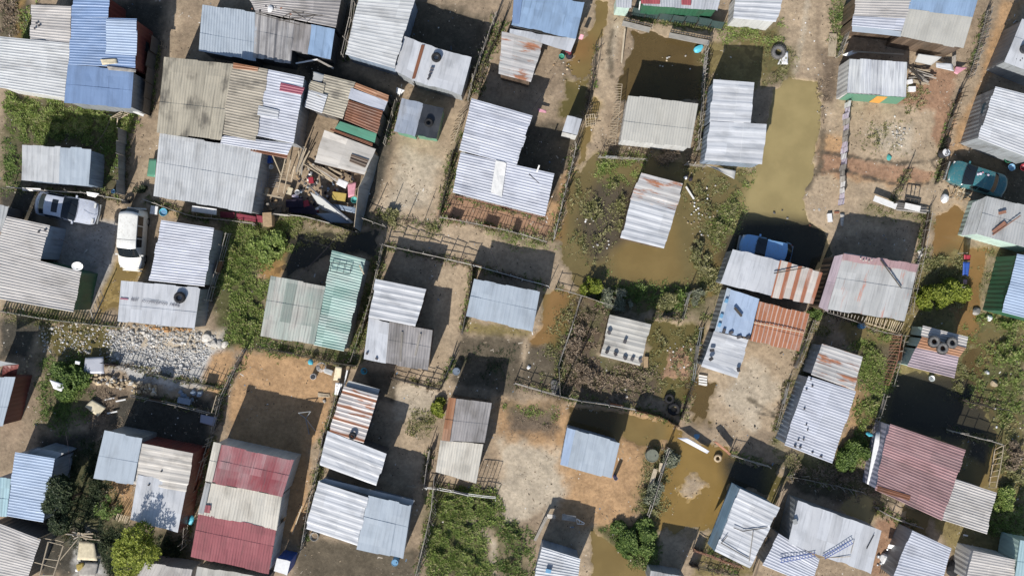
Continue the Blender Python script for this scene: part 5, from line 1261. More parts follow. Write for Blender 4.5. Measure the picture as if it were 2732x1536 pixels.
plank('small rusty board on the upper part of the grey ridged roof', 'd1', (2320,700), 2.84, (2395,680), 2.84, .2, .04, 'wood_red')
for k in range(5): stone('white stone in the cluster on the pink edge of the broad grey roof', W(px('d1', 930+k*28, 1160+k*3+R(-14, 14)), 2.55), R(.13, .19), 'stone_pale', 'white stones on the pink roof edge')
for i, (a, b) in enumerate([((2230,960), (2320,995)), ((2320,995), (2570,958)), ((2425,1000), (2385,1300)), ((2100,1112), (2380,1270)), ((2110,1110), (2168,1040))]):
    loose_pole(['short dark pole at the left of the pole heap on the tarpaulin shack roof', 'dark pole pointing right across the tarpaulin shack roof', 'pale pole lying lengthwise on the tarpaulin shack roof', 'long slanting pole low on the tarpaulin shack roof', 'small pole stub by the left edge of the tarpaulin shack roof'][i], 'c3', a, 2.72, b, 2.74, .032, 'pole_dark' if i != 2 else 'pole_grey')
def ladder(label, t, a, b, z, w=.34, n=9, mat='dark_metal'):
    A = W(px(t, *a), z); B = W(px(t, *b), z+.03); root = empty('ladder', (A+B)/2 - Vector((0, 0, .02)), label, 'ladder'); d = (B-A).normalized(); s = Vector((-d.y, d.x, 0))*w/2
    for k in (-1, 1): pole('side_rail', A+s*k, B+s*k, .022, mat, root)
    for i in range(n):
        p = A.lerp(B, (i+.5)/n); pole('rung', p-s, p+s, .02, mat, root)
ladder('blue ladder shape drawn for shadow lines over the lower left of the large smooth roof', 'd3', (120,1292), (480,1228), 2.72, .26, 12, 'plastic_blue')  # blue shadow lines on the roof, built as ladder bars in shadow blue
ladder('blue ladder shape drawn for shadow lines up the middle of the large smooth roof', 'd3', (560,1258), (850,1098), 2.75, .26, 12, 'plastic_blue')
loose_pole('dark stick on the right part of the large smooth roof', 'd3', (992,1172), 2.68, (1068,1030), 2.68, .03, 'pole_dark')
loose_pole('short stick beside the ladder shape on the large smooth roof', 'd3', (833,1220), 2.68, (868,1092), 2.68, .025, 'pole_grey')
loose_pole('thin pale batten below the ladder shapes on the large smooth roof', 'd3', (505,1268), 2.62, (830,1250), 2.7, .025, 'wood_pale')
box_thing('vent_box', 'small dark vent box on the left of the large smooth roof', 'vent', 'd3', 268, 895, (.26, .34, .16), .3, 'plastic_grey', 2.66, ribs=2)
pickets('dark window frame lying on the green ribbed roof', 'b1', [762,1190, 960,1220], 2.72, [745,1280, 945,1310], 2.72, 4, 'dark_metal', .022, name='window_frame', cat='frame', jit=0)
plank('pale batten at the right edge of the green ribbed roof', 'b1', (1040,1220), 2.75, (1085,1310), 2.75, .08, .05, 'wood_pale')
for (x1, y1, x2, y2, nm) in [(1470,440, 1455,740, 'longer'), (1655,460, 1600,680, 'right')]: plank(f'{nm} weathered plank lying on the old grey ribbed roof', 'b2', (x1, y1), 2.42, (x2, y2), 2.42, .12, .05, 'pole_grey')
for (x, y) in [(1118,655), (1212,712)]: stone('dark stone on the plain pale blue lower roof', W(px('b2', x, y), 2.4), .2, 'brick_dark', 'stones on the pale blue lower roof')
loose_pole('drooping stick on the lower lavender roof in the middle', 'c1', (170,305), 2.62, (290,412), 2.62, .022, 'pole_dark')
plank('pale bracket sticking up at the edge of the lower lavender roof', 'c1', (250,280), 2.6, (275,215), 2.7, .1, .05, 'white_paint')
for (x, y) in [(370,235), (352,290), (395,262)]: stone('dark stone on the pale grey ribbed roof at the upper left', W(px('a0', x, y), 2.56), .17, 'brick_dark', 'stones on the upper left roof')
for (x, y) in [(455,870), (392,880)]: stone('dark lump by the upper right corner of the rusty seamed roof', W(px('a1', x, y), 2.66), .2, 'brick_dark', 'lumps on the rusty seamed roof')
for (x, y) in [(445,985), (385,1020), (365,1212), (385,1370), (400,1425), (430,918)]: stone('small dark stone on the long lavender ribbed roof', W(px('d2', x, y), 2.56), .15, 'brick_dark', 'stones on the long lavender roof')
for (x, y) in [(305,80), (358,75), (270,140), (325,152), (447,203), (530,245)]: stone('small dark stone on the lower end of the long lavender roof', W(px('d3', x, y), 2.56), R(.12, .22), 'brick_dark', 'stones on the lower lavender end')
for (x, y) in [(1625,395), (1500,528)]: stone('dark stone on the white roof with red brown walls', W(px('a3', x, y), 2.98), .15, 'brick_dark', 'stones on the red walled roof')
box_thing('vent_box', 'blue vent box on the white ribbed roof at the bottom edge', 'vent', 'c3', 365, 1392, (.36, .26, .14), -.25, 'plastic_skyblue', 2.5, ribs=2)
drum('blue lidded bin at the corner of the pale blue roof on orange sand', 'c3', 1030, 440, 'plastic_blue', .13, .9, 0, 'bin', 'bin', 'dark_metal')
sheet_thing('plastic_sheet', 'white plastic sheet draped along the lilac wall of the maroon roof', 'sheet', 'd3', [1085,0, 1130,0, 1080,560, 995,520], [1.4, 1.6, 1.5, 1.2], 'plastic_white')
stone('pale rag on the light blue cluttered roof', W(px('b0', 140, 95), 2.4), .5, 'plastic_white', None, 'bundle', 'bundle', .4)
for k in range(26):
    x = R(-40, 820); y = 60 + (x+95)*.13 + R(-40, 70)
    stone('scrap piece strewn along the back ridge of the striped grey roof', W(px('b0', x, y), 2.36), R(.1, .24), random.choice(['brick_dark', 'pole_dark', 'stone_pale', 'wood_red']), 'scrap on the striped grey roof', 'scrap', 'scrap', .5)
for k in range(8): loose_pole('stick among the scrap on the striped grey roof', 'b0', (R(0, 600), R(100, 180)), 2.42, (R(200, 800), R(150, 260)), 2.45, .025, 'pole_dark', group='sticks on the striped grey roof')
# faded lettering on the white roof, a mesh for each word
def lettering():
    root = [r for r in SHACKS if 'lettering' in r['label']][0]
    A = W(px('a2', 1315, 128), 2.6); B = W(px('a2', 1800, 192), 2.6); D = B-A; ang = math.atan2(D.y, D.x)
    for word, f0, f1 in (('BEST', 0, .145), ('ACCOMMODATION', .225, .745), ('HERE', .80, 1.)):
        fc = bpy.data.curves.new('lettering', 'FONT'); fc.body = word; fc.size = .3; fc.extrude = .004
        o = bpy.data.objects.new('tmp', fc); COL.objects.link(o); dg = bpy.context.evaluated_depsgraph_get(); dg.update()
        me = bpy.data.meshes.new_from_object(o.evaluated_get(dg)); bpy.data.objects.remove(o); me.name = 'lettering'
        xs = [v.co.x for v in me.vertices]; k = D.length*(f1-f0)/(max(xs)-min(xs)); me.transform(Matrix.Diagonal((k, .95, 1, 1)))
        me.materials.clear(); me.materials.append(MATS['ink']); q = bpy.data.objects.new('lettering', me); link(q, root); q['kind'] = 'stuff'
        q.location = A + D*f0 - root.location; q.rotation_euler = (0, 0, ang)
    mb = MB(); c = W(px('a2', 1248, 110), 2.6); mb.box(c, (.55, .1, .012), -.1); mb.build('red_mark', MATS['ink_red'], root)
lettering()
# ---- vehicles
car('silver sedan with sunroof parked under the lone white grey roof', 'a1', 668, 645, (.983, .19), 'paint_silver', 4.45, 1.74, SEDAN, .88, glass=(.29, .50, .79, .91), sunroof=(.56, .66))
car('white minivan parked nose down in the narrow lane', 'a1', 1338, 958, (-.075, 1), 'paint_white', 4.4, 1.68, MINIVAN, 1.02, glass=(.19, .34, .93, .99), name='parked_van', cat='van', side_win=[(.36, .50), (.52, .72), (.74, .90)])
car('blue hatchback parked in shade against the rust striped roof', 'o', 1926, 627, (-.977, -.20), 'paint_blue', 3.8, 1.62, HATCH, .86, glass=(.28, .46, .85, .97))
car('teal old sedan half in shade by the right edge', 'd1', 2105, 352, (-.95, -.30), 'paint_teal', 4.2, 1.66, OLDCAR, .86, glass=(.22, .39, .71, .82))
for k in range(5): stone('small bundle of clothes piled on the teal car roof', W(px('d1', 2110+k*26, 300+R(-15, 25)), 1.4), R(.14, .22), random.choice(['cloth_lilac', 'cloth_dark', 'plastic_pink', 'cloth_purple']), 'bundles on the teal car roof', 'bundle', 'bundle', .5)
person('person in maroon top bending beside the green wash tub', 'c0', 575, 575, 2.2, 'cloth_maroon', 'cloth_purple')

# ---- fences
G = 'wall_grey'
fence('rail', 'pole fence hung with white plastic above the silver car', 'a1', [80,432, 420,470, 880,495, 1240,562], 1.1, 'pole_grey', 1.3, .03, 2)
for (c, nm) in [([225,440, 410,448, 415,478, 225,470], 'left'), ([870,480, 1000,500, 960,540, 880,520], 'middle')]: sheet_thing('plastic_rag', f'white plastic rag hanging on the {nm} of the fence above the silver car', 'rag', 'a1', c, [1.1, 1.1, .7, .7], 'plastic_white')
fence('sheet', 'dark iron sheet fence right of the lone white grey shack', 'a1', [1215,-150, 1205,120, 1195,500], 1.5, 'pole_grey', 1.0, panel_mat='wall_grey')
fence('sheet', 'iron sheet fence running along the maroon wall of the blue roof', 'a0', [1545,370, 1490,760, 1452,1140], 1.6, 'pole_dark', 1.0, panel_mat='wall_dark')
pickets('broken pale pallet propped below the bright blue roof', 'a0', [1110,1190, 1225,1120], .5, [1190,1205, 1300,1140], .25, 6, 'wood_pale', .03, name='pallet', cat='pallet')
loose_pole('pale post leaning below the broken pallet', 'a0', (1185,1190), .9, (1172,1280), .0, .04, 'wood_pale')
plank('white plank lying by the corner of the bright blue roof', 'a0', (1340,1120), .9, (1445,1165), .7, .16, .05, 'white_paint')
fence('plank', 'low weathered plank wall under the rusty seamed roof', 'a2', [-10,232, 440,312, 860,360, 1200,395], .8, 'pole_grey', .2)
fence('rail', 'pale pole fence right of the lavender roofed shack', 'a1', [2290,895, 2210,1180, 2125,1445, 2090,1580], 1.5, 'pole_grey', 1.1, .03, 3)
pickets('yard gate of pale bars beside the white lettered roof', 'a2', [1005,20, 910,235], 1.2, [1040,100, 930,335], .05, 5, 'pole_grey', .03, name='gate', cat='gate')
pickets('three short stakes at the corner of the white lettered roof', 'a2', [1215,340, 1285,350], .9, [1195,400, 1255,410], 0, 3, 'wood_pale', .03, False, False, name='stakes', cat='stakes')
fence('rail', 'tall pole frame fence left of the large pale grey roof', 'b0', [970,0, 950,190, 895,410, 868,570], 2.0, 'pole_grey', 1.2, .03, 3)
fence('stick', 'stick fence right of the work yard below the smooth white roof', 'b0', [1405,1010, 1340,1240, 1285,1448], 1.3, 'pole_grey', .5, .022, 2)
fence('stick', 'stick fence along the lane left of the rust blotched lean-to', 'b0', [2420,130, 2290,470, 2190,760, 2130,1000], 1.2, 'pole_grey', .3, .022, 2)
fence('stick', 'stick fence along the lane beside the faded sky blue roof', 'b0', [2500,180, 2400,420, 2290,620, 2240,960], 1.1, 'pole_dark', .35, .02, 1)
pickets('low ladder like fence between bare yard and lavender white roof', 'b0', [2085,1150, 1995,1420], .9, [2030,1150, 1950,1430], .1, 11, 'wood_pale', .025, True, False)
fence('stick', 'dark stick fence at the left side of the offset lavender roofs', 'b1', [1985,60, 1930,350, 1870,600, 1845,720], 1.1, 'pole_dark', .22, .02, 2)
fence('stick', 'stick fence below the lower lavender roof in the middle', 'b1', [1850,735, 2150,790, 2575,880, 2930,985], 1.0, 'pole_grey', .24, .018, 2)
fence('stick', 'tall stick fence right of the lower lavender roof by the channel', 'c1', [650,0, 610,180, 540,460, 480,720, 420,960], 1.4, 'pole_grey', .26, .02, 2)
fence('stick', 'inner stick screen under the lower lavender roof edge', 'b1', [1990,520, 2300,585, 2575,660, 2900,735], 1.3, 'wood_red', .2, .018, 2)
fence('rail', 'white topped pole fence across the yard above the bright white roof', 'b1', [1290,1018, 1580,1080, 1890,1150, 2170,1215], 1.35, 'pole_grey', .95, .03, 4, tracez=1.2)
fence('rail', 'wire and pole fence above the smooth pale blue grey roof', 'b1', [2180,1215, 2575,1330, 2945,1430], 1.2, 'white_paint', 1.0, .02, 2)
fence('rail', 'pole fence linking the work yard wall to the bare yard', 'b1', [1070,745, 1300,832], 1.1, 'pole_grey', 1.0, .03, 2)
fence('rail', 'tall pole fence along the lower end of the bare sandy yard', 'b1', [1160,680, 1400,730, 1640,790, 1830,830], 1.9, 'pole_dark', 1.1, .022, 0)
fence('stick', 'stick fence left of the bright white roof', 'b1', [1270,1020, 1215,1280, 1150,1560, 1060,1900], 1.2, 'pole_grey', .35, .02, 2)
fence('sheet', 'low iron sheet fence between bright white and blue grey roofs', 'b1', [2175,1220, 2165,1448, 2110,1700, 2070,1900], 1.1, 'pole_grey', 1.1, panel_mat='zinc_warm')
fence('rail', 'four railed pole fence below the old grey ribbed roof', 'b2', [1370,890, 1600,950, 1850,1010], 1.15, 'pole_dark', .8, .028, 4, tracez=.2)
fence('rail', 'short railed pole fence right of the old grey ribbed roof', 'b2', [1860,1000, 1920,860, 1975,710], 1.0, 'pole_dark', .7, .028, 4, tracez=.2)
fence('sheet', 'grey board fence leaning beside the shaded yard gate', 'b2', [1985,710, 1940,850, 1910,900], .9, 'pole_grey', .8, panel_mat='zinc_grey')
fence('stick', 'wire and stick fence below the pale green roofs', 'b2', [0,592, 420,668, 800,755, 1000,780], 1.0, 'pole_dark', .5, .018, 2)
fence('stick', 'leaning stick fence right of the pale green roofs', 'b2', [1180,0, 1110,250, 1010,560, 950,740], 1.1, 'pole_grey', .4, .02, 1)
fence('stick', 'stick fence left of the orange sandy yard', 'a2', [2455,610, 2330,860, 2230,1050, 2130,1448], 1.2, 'pole_grey', .4, .022, 2)
fence('stick', 'black barred fence across the rubble yard', 'a2', [1045,745, 1380,800, 1700,900, 2060,970, 2230,1010], 1.0, 'dark_metal', .24, .02, 2, tracez=.2)
fence('rail', 'pale rail fence below the stone heap', 'a2', [1320,1085, 1700,1160, 2115,1265], 1.1, 'pole_grey', 1.1, .03, 2)
pickets('narrow gate standing at the corner below the stone heap', 'a2', [2180,1080, 2130,1250], 1.2, [2200,1090, 2160,1260], .1, 5, 'wood_pale', .025, name='gate', cat='gate')
fence('stick', 'stick fence along the left side of the maroon banded roof', 'a3', [2110,60, 2030,330, 1950,600, 1880,800, 1840,1160], 1.4, 'pole_grey', .35, .022, 2)
fence('stick', 'stick fence right of the maroon banded roof', 'b3', [690,0, 600,440, 520,800, 450,1200], 1.3, 'pole_grey', .3, .022, 2)
loose_pole('long orange pole leaning on the fence right of the maroon bands', 'b3', (465,740), 1.4, (365,1025), .2, .035, 'wood_pale')
fence('stick', 'stick fence left of the rusty striped roof along orange sand', 'b2', [830,1000, 760,1250, 700,1448], 1.2, 'pole_grey', .35, .022, 1)
fence('rail', 'double rail fence between the cream roof and the shaded yard', 'b3', [1740,190, 1715,360, 1690,560], 1.2, 'pole_grey', .9, .025, 2)
fence('stick', 'dense stick fence along the right of the grey blue roof', 'b3', [1795,440, 1760,800, 1690,1100, 1600,1460], 1.3, 'pole_grey', .16, .02, 2, lean=.25)
fence('rail', 'white topped rail below the cream ribbed roof', 'b3', [1700,560, 1900,580, 2150,635, 2410,660], .9, 'white_paint', 1.1, .03, 2)
pickets('small dark railed gate right of the cream ribbed roof', 'b3', [2230,450, 2420,470], .9, [2200,540, 2380,620], .1, 6, 'pole_dark', .025, name='gate', cat='gate')
fence('stick', 'stick fence right of the cream beige roof', 'c0', [1965,480, 1935,760, 1915,1150, 1880,1500], 1.2, 'pole_grey', .3, .022, 2)
pickets('leaning picket fence left of the cream beige roof', 'c0', [1108,850, 1075,1160, 1040,1460], 1.05, [1045,850, 1005,1170, 970,1450], .35, 26, 'wood_pale', .022, True, False)
pickets('little grid frame on the path above the white outhouse', 'c0', [740,1160, 830,1150], .8, [745,1275, 835,1250], .1, 5, 'wood_pale', .022, name='pallet', cat='pallet')
pickets('cross rails of the little grid frame beside the path', 'c0', [738,1165, 745,1275], .6, [832,1150, 838,1255], .5, 5, 'wood_pale', .02, False, False, name='frame', cat='frame')
fence('rail', 'thin pole fence along the muddy path in the upper middle', 'c0', [850,420, 845,620, 800,900, 740,1180], 1.0, 'pole_dark', 1.0, .02, 2)
plank('plank leaning on the stick fence at the flooded yard', 'c0', (1135,290), .4, (1100,630), .1, .12, .05, 'wood_pale')
fence('sheet', 'dark green mesh fence in front of the red and white roof', 'c0', [1205,150, 1600,205, 2125,285], 1.0, 'pole_dark', .9, panel_mat='wall_mesh', lean=.35)
for (a, b, nm) in [((1110,235), (1385,305), 'left'), ((1580,355), (1980,435), 'right')]:
    plank(f'long pale board at the {nm} of the flooded yard entrance', 'c0', a, .75, b, .75, .36, .08, 'concrete')
    (x1, y1), (x2, y2) = a, b; pickets(f'dark slatted screen behind the {nm} pale board at the flooded yard', 'c0', [x1+20, y1-45, x2+15, y2-50], 1.0, [x1+10, y1-18, x2+5, y2-22], .1, 16, 'dark_metal', .025, name='screen', cat='screen')
loose_pole('curved white pipe under the red and white roof', 'c0', (1290,20), 2.2, (1275,120), .6, .05, 'plastic_white')
for k in range(9): stone('pale lump beneath the green mesh fence', W(px('c0', 1320+k*88, 122+k*13), .1), .2, 'stone_pale', 'lumps by the mesh fence')
fence('stick', 'low stick fence below the cream beige roof', 'c1', [870,130, 1360,155], .9, 'pole_grey', .3, .02, 2)
fence('rail', 'pale rail joining the L shaped roof to the marshy yard', 'c1', [1750,205, 1940,222], 1.0, 'pole_grey', .7, .03, 2)
sheet_thing('fallen_sheet', 'bent grey sheet fallen below the L shaped white roof', 'sheet', 'c1', [1950,215, 2250,270, 2235,355, 2060,260], [.3, .3, .1, .4], 'zinc_grey')
fence('plank', 'weathered plank fence left of the wide top right shack', 'd0', [860,40, 830,260, 780,420, 735,545], 1.4, 'pole_grey', .18)
plank('broad pale plank lying on the sandy lane at the top', 'd0', (655,340), .1, (640,570), .1, .58, .06, 'wood_pale')
fence('plank', 'grey plank fence right of the wide top right shack', 'd0', [2250,85, 2180,380, 2110,620, 2060,760], 1.3, 'pole_grey', .18)
fence('stick', 'dark stick fence with rags along the orange lane', 'd0', [1985,880, 1890,1130, 1810,1400, 1790,1560], 1.2, 'pole_dark', .28, .022, 2)
fence('stick', 'dark stick fence above the teal car', 'd1', [1810,130, 1760,300, 1735,395], 1.2, 'pole_dark', .2, .022, 2)
def cloth_fence():
    B = [W(p, .7) for p in PL('d0', [815,1020, 795,1250, 785,1448, 760,1700, 755,1990, 745,2060])]
    for p in B: p.z = 0
    P = resample(B, .42); root = empty('cloth_fence', P[0], 'fence draped with lilac and white cloth strips in the open sandy yard', 'fence')
    for i, p in enumerate(P):
        if i % 3 == 0: pole('post', p-Vector((0,0,.2)), p+Vector((0,0,1.25)), .025, 'pole_dark', root)
    for i in range(len(P)-1):
        a, b = P[i], P[i+1]; h = R(.9, 1.2); dx = R(-.12, .02)
        m = random.choice(['cloth_lilac', 'cloth_lilac', 'plastic_white', 'cloth_lilac', 'plastic_green' if 8 < i < 11 else 'stone_pale', 'concrete'])
        mb = MB(); V = []
        for r in range(5):
            for s in range(2):
                q = a.lerp(b, s); V.append(q + Vector((dx*(r/4) + R(-.03,.03), R(-.02,.02), h*(1-r/4)+.04)))
        mb.add(V, [(r*2, r*2+1, r*2+3, r*2+2) for r in range(4)]); mb.build('cloth', MATS[m], root)
cloth_fence()
fence('rail', 'leaning dark pole fence by the flooded orange lane', 'd1', [1450,240, 1370,400, 1280,590], 1.0, 'pole_dark', 1.2, .025, 1)
for (a, b, c) in [((1065,545), (1290,630), 'left'), ((1375,620), (1530,655), 'right')]: plank(f'white painted board on trestles at the {c} above the broad grey roof', 'd1', a, .55, b, .55, .42, .06, 'white_paint')
for k in range(9): plank('weathered plank in the flat stack between the two white boards', 'd1', (1270+R(-10,30), 590+k*9), .2+.03*k, (1600+R(-30,30), 640+k*7), .2+.03*k, .09, .03, 'pole_grey', 'stacked planks by the white boards')
pickets('small dark trestle frame behind the white boards', 'd1', [1395,540, 1520,560], .9, [1380,575, 1500,600], .1, 4, 'pole_dark', .04, name='trestle', cat='trestle')
fence('stick', 'wire and stick fence right of the broad grey roof', 'd1', [1640,690, 1600,900, 1560,1140, 1500,1330, 1450,1700], 1.2, 'pole_grey', .6, .02, 2)
pickets('row of white stakes under the lower eave of the broad grey roof', 'd2', [1000,285, 1370,350], 1.6, [985,350, 1320,455], .1, 17, 'wood_pale', .03, False, True, name='stake_fence')
pickets('bare sloping stakes under the left eave of the broad grey roof', 'd2', [590,215, 990,300], 1.7, [600,250, 960,360], .1, 12, 'pole_grey', .03, False, True, name='stake_fence')
fence('rail', 'pale rail along the lower edge of the broad grey roof yard', 'd2', [600,245, 850,325, 1080,420, 1330,480], 1.0, 'pole_grey', .9, .025, 1)
pickets('brushwood fence with reddish stakes between two grassy yards', 'd2', [1345,480, 1310,700, 1215,975], .8, [1245,480, 1205,700, 1165,965], .05, 17, 'wood_red', .03, True, False, name='stake_fence')
fence('stick', 'pale stick fence right of the brushwood stakes', 'd2', [1375,480, 1330,760, 1260,990], .8, 'pole_grey', .3, .02, 1, jit=.22)
fence('stick', 'pale stick fence left of the dark shaded pool', 'd2', [1190,1075, 1165,1200, 1105,1360, 1060,1448], .9, 'pole_grey', .3, .02, 2, jit=.2)
fence('rail', 'dark pole fence right of the dark shaded pool', 'd2', [1985,1135, 2200,1190, 2420,1225], 1.0, 'pole_dark', .7, .03, 2)
fence('stick', 'wire fence right of the heavily rusted roof', 'd2', [475,320, 420,480, 340,720, 290,800], 1.1, 'pole_grey', .5, .022, 2)
fence('stick', 'leaning stick fence left of the long lavender roof', 'd2', [210,960, 150,1200, 90,1448], .9, 'pole_grey', .4, .02, 2)
fence('rail', 'thin rail fence above the square mottled roof', 'c2', [445,5, 700,72, 1030,190], 1.1, 'pole_grey', 1.2, .025, 2)
fence('stick', 'leaning wire fence between green yard and dry brush yard', 'c2', [700,75, 640,300, 520,600, 470,780], 1.2, 'pole_grey', .5, .02, 2)
fence('stick', 'dark stick fence left of the dry brush yard', 'c2', [470,790, 475,940, 485,1085], 1.1, 'pole_grey', .4, .02, 1)
fence('stick', 'second leaning stick row beside the dry brush yard', 'c2', [790,440, 680,660, 560,900, 490,1080], 1.0, 'pole_dark', .45, .02, 1)
fence('rail', 'long pale rail fence from green yard to dark pool', 'c2', [30,960, 350,1050, 640,1130, 950,1170, 1250,1225], 1.0, 'pole_grey', 1.0, .03, 2)
fence('sheet', 'orange rimmed sheet fence above the olive water', 'c2', [1250,1225, 1450,1275, 1690,1390], 1.0, 'wood_red', .8, panel_mat='rust_orange')
fence('rail', 'pale fence rail right of the bushes above the mottled roof', 'c2', [1785,50, 1755,180, 1725,300], 1.2, 'pole_grey', .9, .025, 2)
fence('rail', 'dark rail fence above the marshy corner yard', 'c2', [1430,285, 1580,300, 1720,310], .9, 'pole_dark', .8, .025, 2)
fence('rail', 'thin pale fence left of the torn white roof', 'c2', [1905,420, 1865,640, 1830,930], 1.4, 'plastic_grey', 1.1, .025, 2)
fence('stick', 'stick fence sloping down to the olive water', 'c2', [1830,960, 1770,1130, 1715,1300], 1.1, 'pole_dark', .4, .022, 2)
fence('rail', 'double white railed fence in the thorny bushes at the lower middle', 'c3', [1580,175, 1500,430, 1400,770, 1370,850], 1.2, 'pole_grey', .9, .03, 2)
fence('rail', 'low rail fence right of the olive water', 'c3', [2210,230, 2420,300, 2600,350], 1.0, 'pole_grey', .9, .025, 2)
fence('rail', 'brown pole grid fence at the bottom left of the tarpaulin shack', 'c3', [1840,1190, 2100,1290, 2310,1360], 1.0, 'wood_red', .7, .028, 3)
fence('rail', 'brown pole fence post row at the bottom edge', 'c3', [1790,1350, 2050,1400, 2280,1448], .9, 'pole_dark', .7, .028, 2)
for k in range(6): loose_pole('long timber in the bundle left of the large smooth grey roof', 'd3', (160+R(-30,40), 585+R(-20,25)), R(.9, 1.3), (20+R(-40,30), 930+R(-60,80)), R(.3, .8), .05, 'pole_wood', group='timbers left of the smooth grey roof')
for k in range(5): loose_pole('long timber propped right of the tarpaulin shack', 'c3', (2570+R(-25,25), 1050+R(-60,60)), R(.8, 1.2), (2420+R(-30,30), 1460+R(-40,40)), R(.2, .6), .045, 'pole_wood', group='timbers right of the tarpaulin shack')
fence('stick', 'brushwood stick fence above the large smooth grey roof', 'd3', [215,445, 400,480, 640,530, 960,605], .8, 'pole_grey', .18, .018, 1, jit=.25)
pickets('pale ladder frame standing in the pond at the lower right', 'd3', [2370,130, 2335,360, 2290,560], 1.0, [2280,170, 2250,380, 2220,560], .3, 8, 'wood_pale', .03, True, True, name='ladder', cat='ladder')
fence('rail', 'thin pale pole fence above the maroon roof yard', 'd3', [1850,-10, 2120,60, 2350,120], 1.1, 'pole_grey', 1.0, .03, 2)
fence('rail', 'dark plank rail between maroon roof and smooth grey roof', 'd3', [1090,770, 1300,880, 1560,970], .8, 'pole_grey', .8, .03, 2)
fence('rail', 'pale pole frame beside the bottom left grey roof', 'a3', [410,1075, 620,1130], 2.3, 'wood_pale', .8, .04, 1, tracez=2.3)
pickets('open timber roof frame at the bottom left corner', 'a3', [490,1100, 400,1440], 2.35, [640,1140, 540,1440], 2.3, 3, 'wood_pale', .045, True, True, name='pergola', cat='pergola', jit=0)
loose_pole('timber beam tying the bottom left frame to the roof', 'a3', (330,1300), 2.35, (560,1362), 2.3, .045, 'wood_pale')
loose_pole('timber beam slanting up from the bottom left frame', 'a3', (600,1290), 2.2, (780,1075), 2.2, .04, 'wood_pale')
pickets('little fence of white slats below the tree shaded white roof', 'a3', [1185,815, 1320,850], .8, [1160,880, 1290,915], .1, 9, 'wood_pale', .025, False, False, name='picket_fence')
sheet_thing('door_panel', 'pale door panel lying on the path above the cluttered roof', 'door', 'b0', [580,720, 695,755, 660,840, 570,810], 2.3, 'zinc_grey', .04)
plank('bent white frame behind the biggest brown roof', 'b0', (400,640), 1.9, (620,600), 2.0, .1, .05, 'white_paint')
plank('pale beam beside the bent white frame', 'b0', (620,605), 2.0, (780,690), 1.8, .12, .05, 'pole_grey')
sheet_thing('white_tent_corner', 'folded white sheet by the stick fence above the plastic hut', 'sheet', 'b0', [1415,880, 1500,910, 1440,965, 1410,935], [.9, .8, .6, .7], 'plastic_white')
sheet_thing('signboard', 'white signboard fixed to the fence below the biggest grey roof', 'sign', 'a1', [1935,620, 2182,655, 2178,715, 1928,680], [1.6, 1.6, 1.1, 1.1], 'plastic_white', .04)
for k, x in enumerate((1940, 2125, 1975)): loose_pole('pale leg of the white signboard below the biggest grey roof', 'a1', (x, 690+k*8), 1.1, (x+2, 750+k*5), 0, .03, 'wood_pale', 'support_post', 'post', 'legs of the white signboard')
fence('rail', 'winding pale rail fence under the biggest grey roof', 'a1', [1440,560, 1620,620, 1800,690, 2000,740, 2240,760, 2560,800], .8, 'pole_grey', 1.0, .03, 2)
for (x1, y1, x2, y2, nm) in [(2215,700,2360,750,'left'), (2380,715,2575,790,'middle')]: sheet_thing('panel_board', f'dark red board in the {nm} behind the winding rail fence', 'board', 'a1', [x1, y1-20, x2, y2-60, x2, y2, x1, y1+40], [.9, .9, .2, .2], 'cloth_maroon')
sheet_thing('panel_board', 'dark red board at the left end of the leaning yard wall', 'board', 'b1', [0,712, 100,730, 95,800, 0,780], [.9, .9, .2, .2], 'cloth_maroon')
fence('sheet', 'long buckled pale wall along the bottom of the work yard', 'b1', [165,700, 430,720, 700,790, 1010,885], 1.3, 'pole_grey', 1.0, panel_mat='zinc_warm', tracez=1.3)
def yard_wall():
    root = empty('yard_wall', W(px('b1', 1080, 640), 0), 'tall grey iron wall leaning at the right of the work yard', 'wall')
    top = [W(px('b1', *p), 2.1) for p in [(1185,95), (1090,320), (1030,440), (1012,620), (988,835)]]; bot = [W(px('b1', *p), 0) for p in [(1240,130), (1190,350), (1150,480), (1110,660), (1055,890)]]
    for i in range(4): panel('panel', 'wall_grey', [top[i], top[i+1], bot[i+1]-Vector((0,0,.2)), bot[i]-Vector((0,0,.2))], 'v', root, .16, .02, .02, .01)
    for i in range(4): pole('rail', top[i]+Vector((0,0,.02)), top[i+1]+Vector((0,0,.02)), .03, 'wood_pale', root)
yard_wall()
# ---- work yard junk
sheet_thing('roof_sheet', 'long silvery iron sheet leaning across the work yard', 'sheet', 'b1', [425,335, 480,375, 985,790, 955,800], [1.7, 1.5, .5, .6], 'zinc_white', .02)
sheet_thing('roof_sheet', 'brownish iron sheet lying under the silvery sheet', 'sheet', 'b1', [540,480, 640,530, 960,790, 660,660], [1.0, 1.2, .4, .2], 'zinc_grey', .02)
sheet_thing('tarpaulin', 'dark tarpaulin spread over the lower work yard', 'tarpaulin', 'b1', [330,620, 560,600, 640,720, 330,690], .35, 'cloth_purple')
sheet_thing('tarpaulin', 'crumpled blue grey tarpaulin in the lower right of the work yard', 'tarpaulin', 'b1', [600,700, 800,690, 960,800, 740,790], .4, 'wall_blue')
sheet_thing('tarpaulin', 'blue grey tarpaulin by the right wall of the work yard', 'tarpaulin', 'b1', [770,600, 1010,640, 1000,700, 800,650], .5, 'wall_blue')
for k in range(11):
    f = k/10; plank('long pole in the slanting timber stack of the work yard', 'b1', (500+f*230+R(-15,15), 200+f*40+R(-15,15)), .5+.05*k % .4, (760+f*130+R(-20,20), 390-f*60+R(-15,15)), .4, R(.06, .12), .05, random.choice(['wood_pale', 'pole_grey', 'pole_wood']), 'timbers in the work yard')
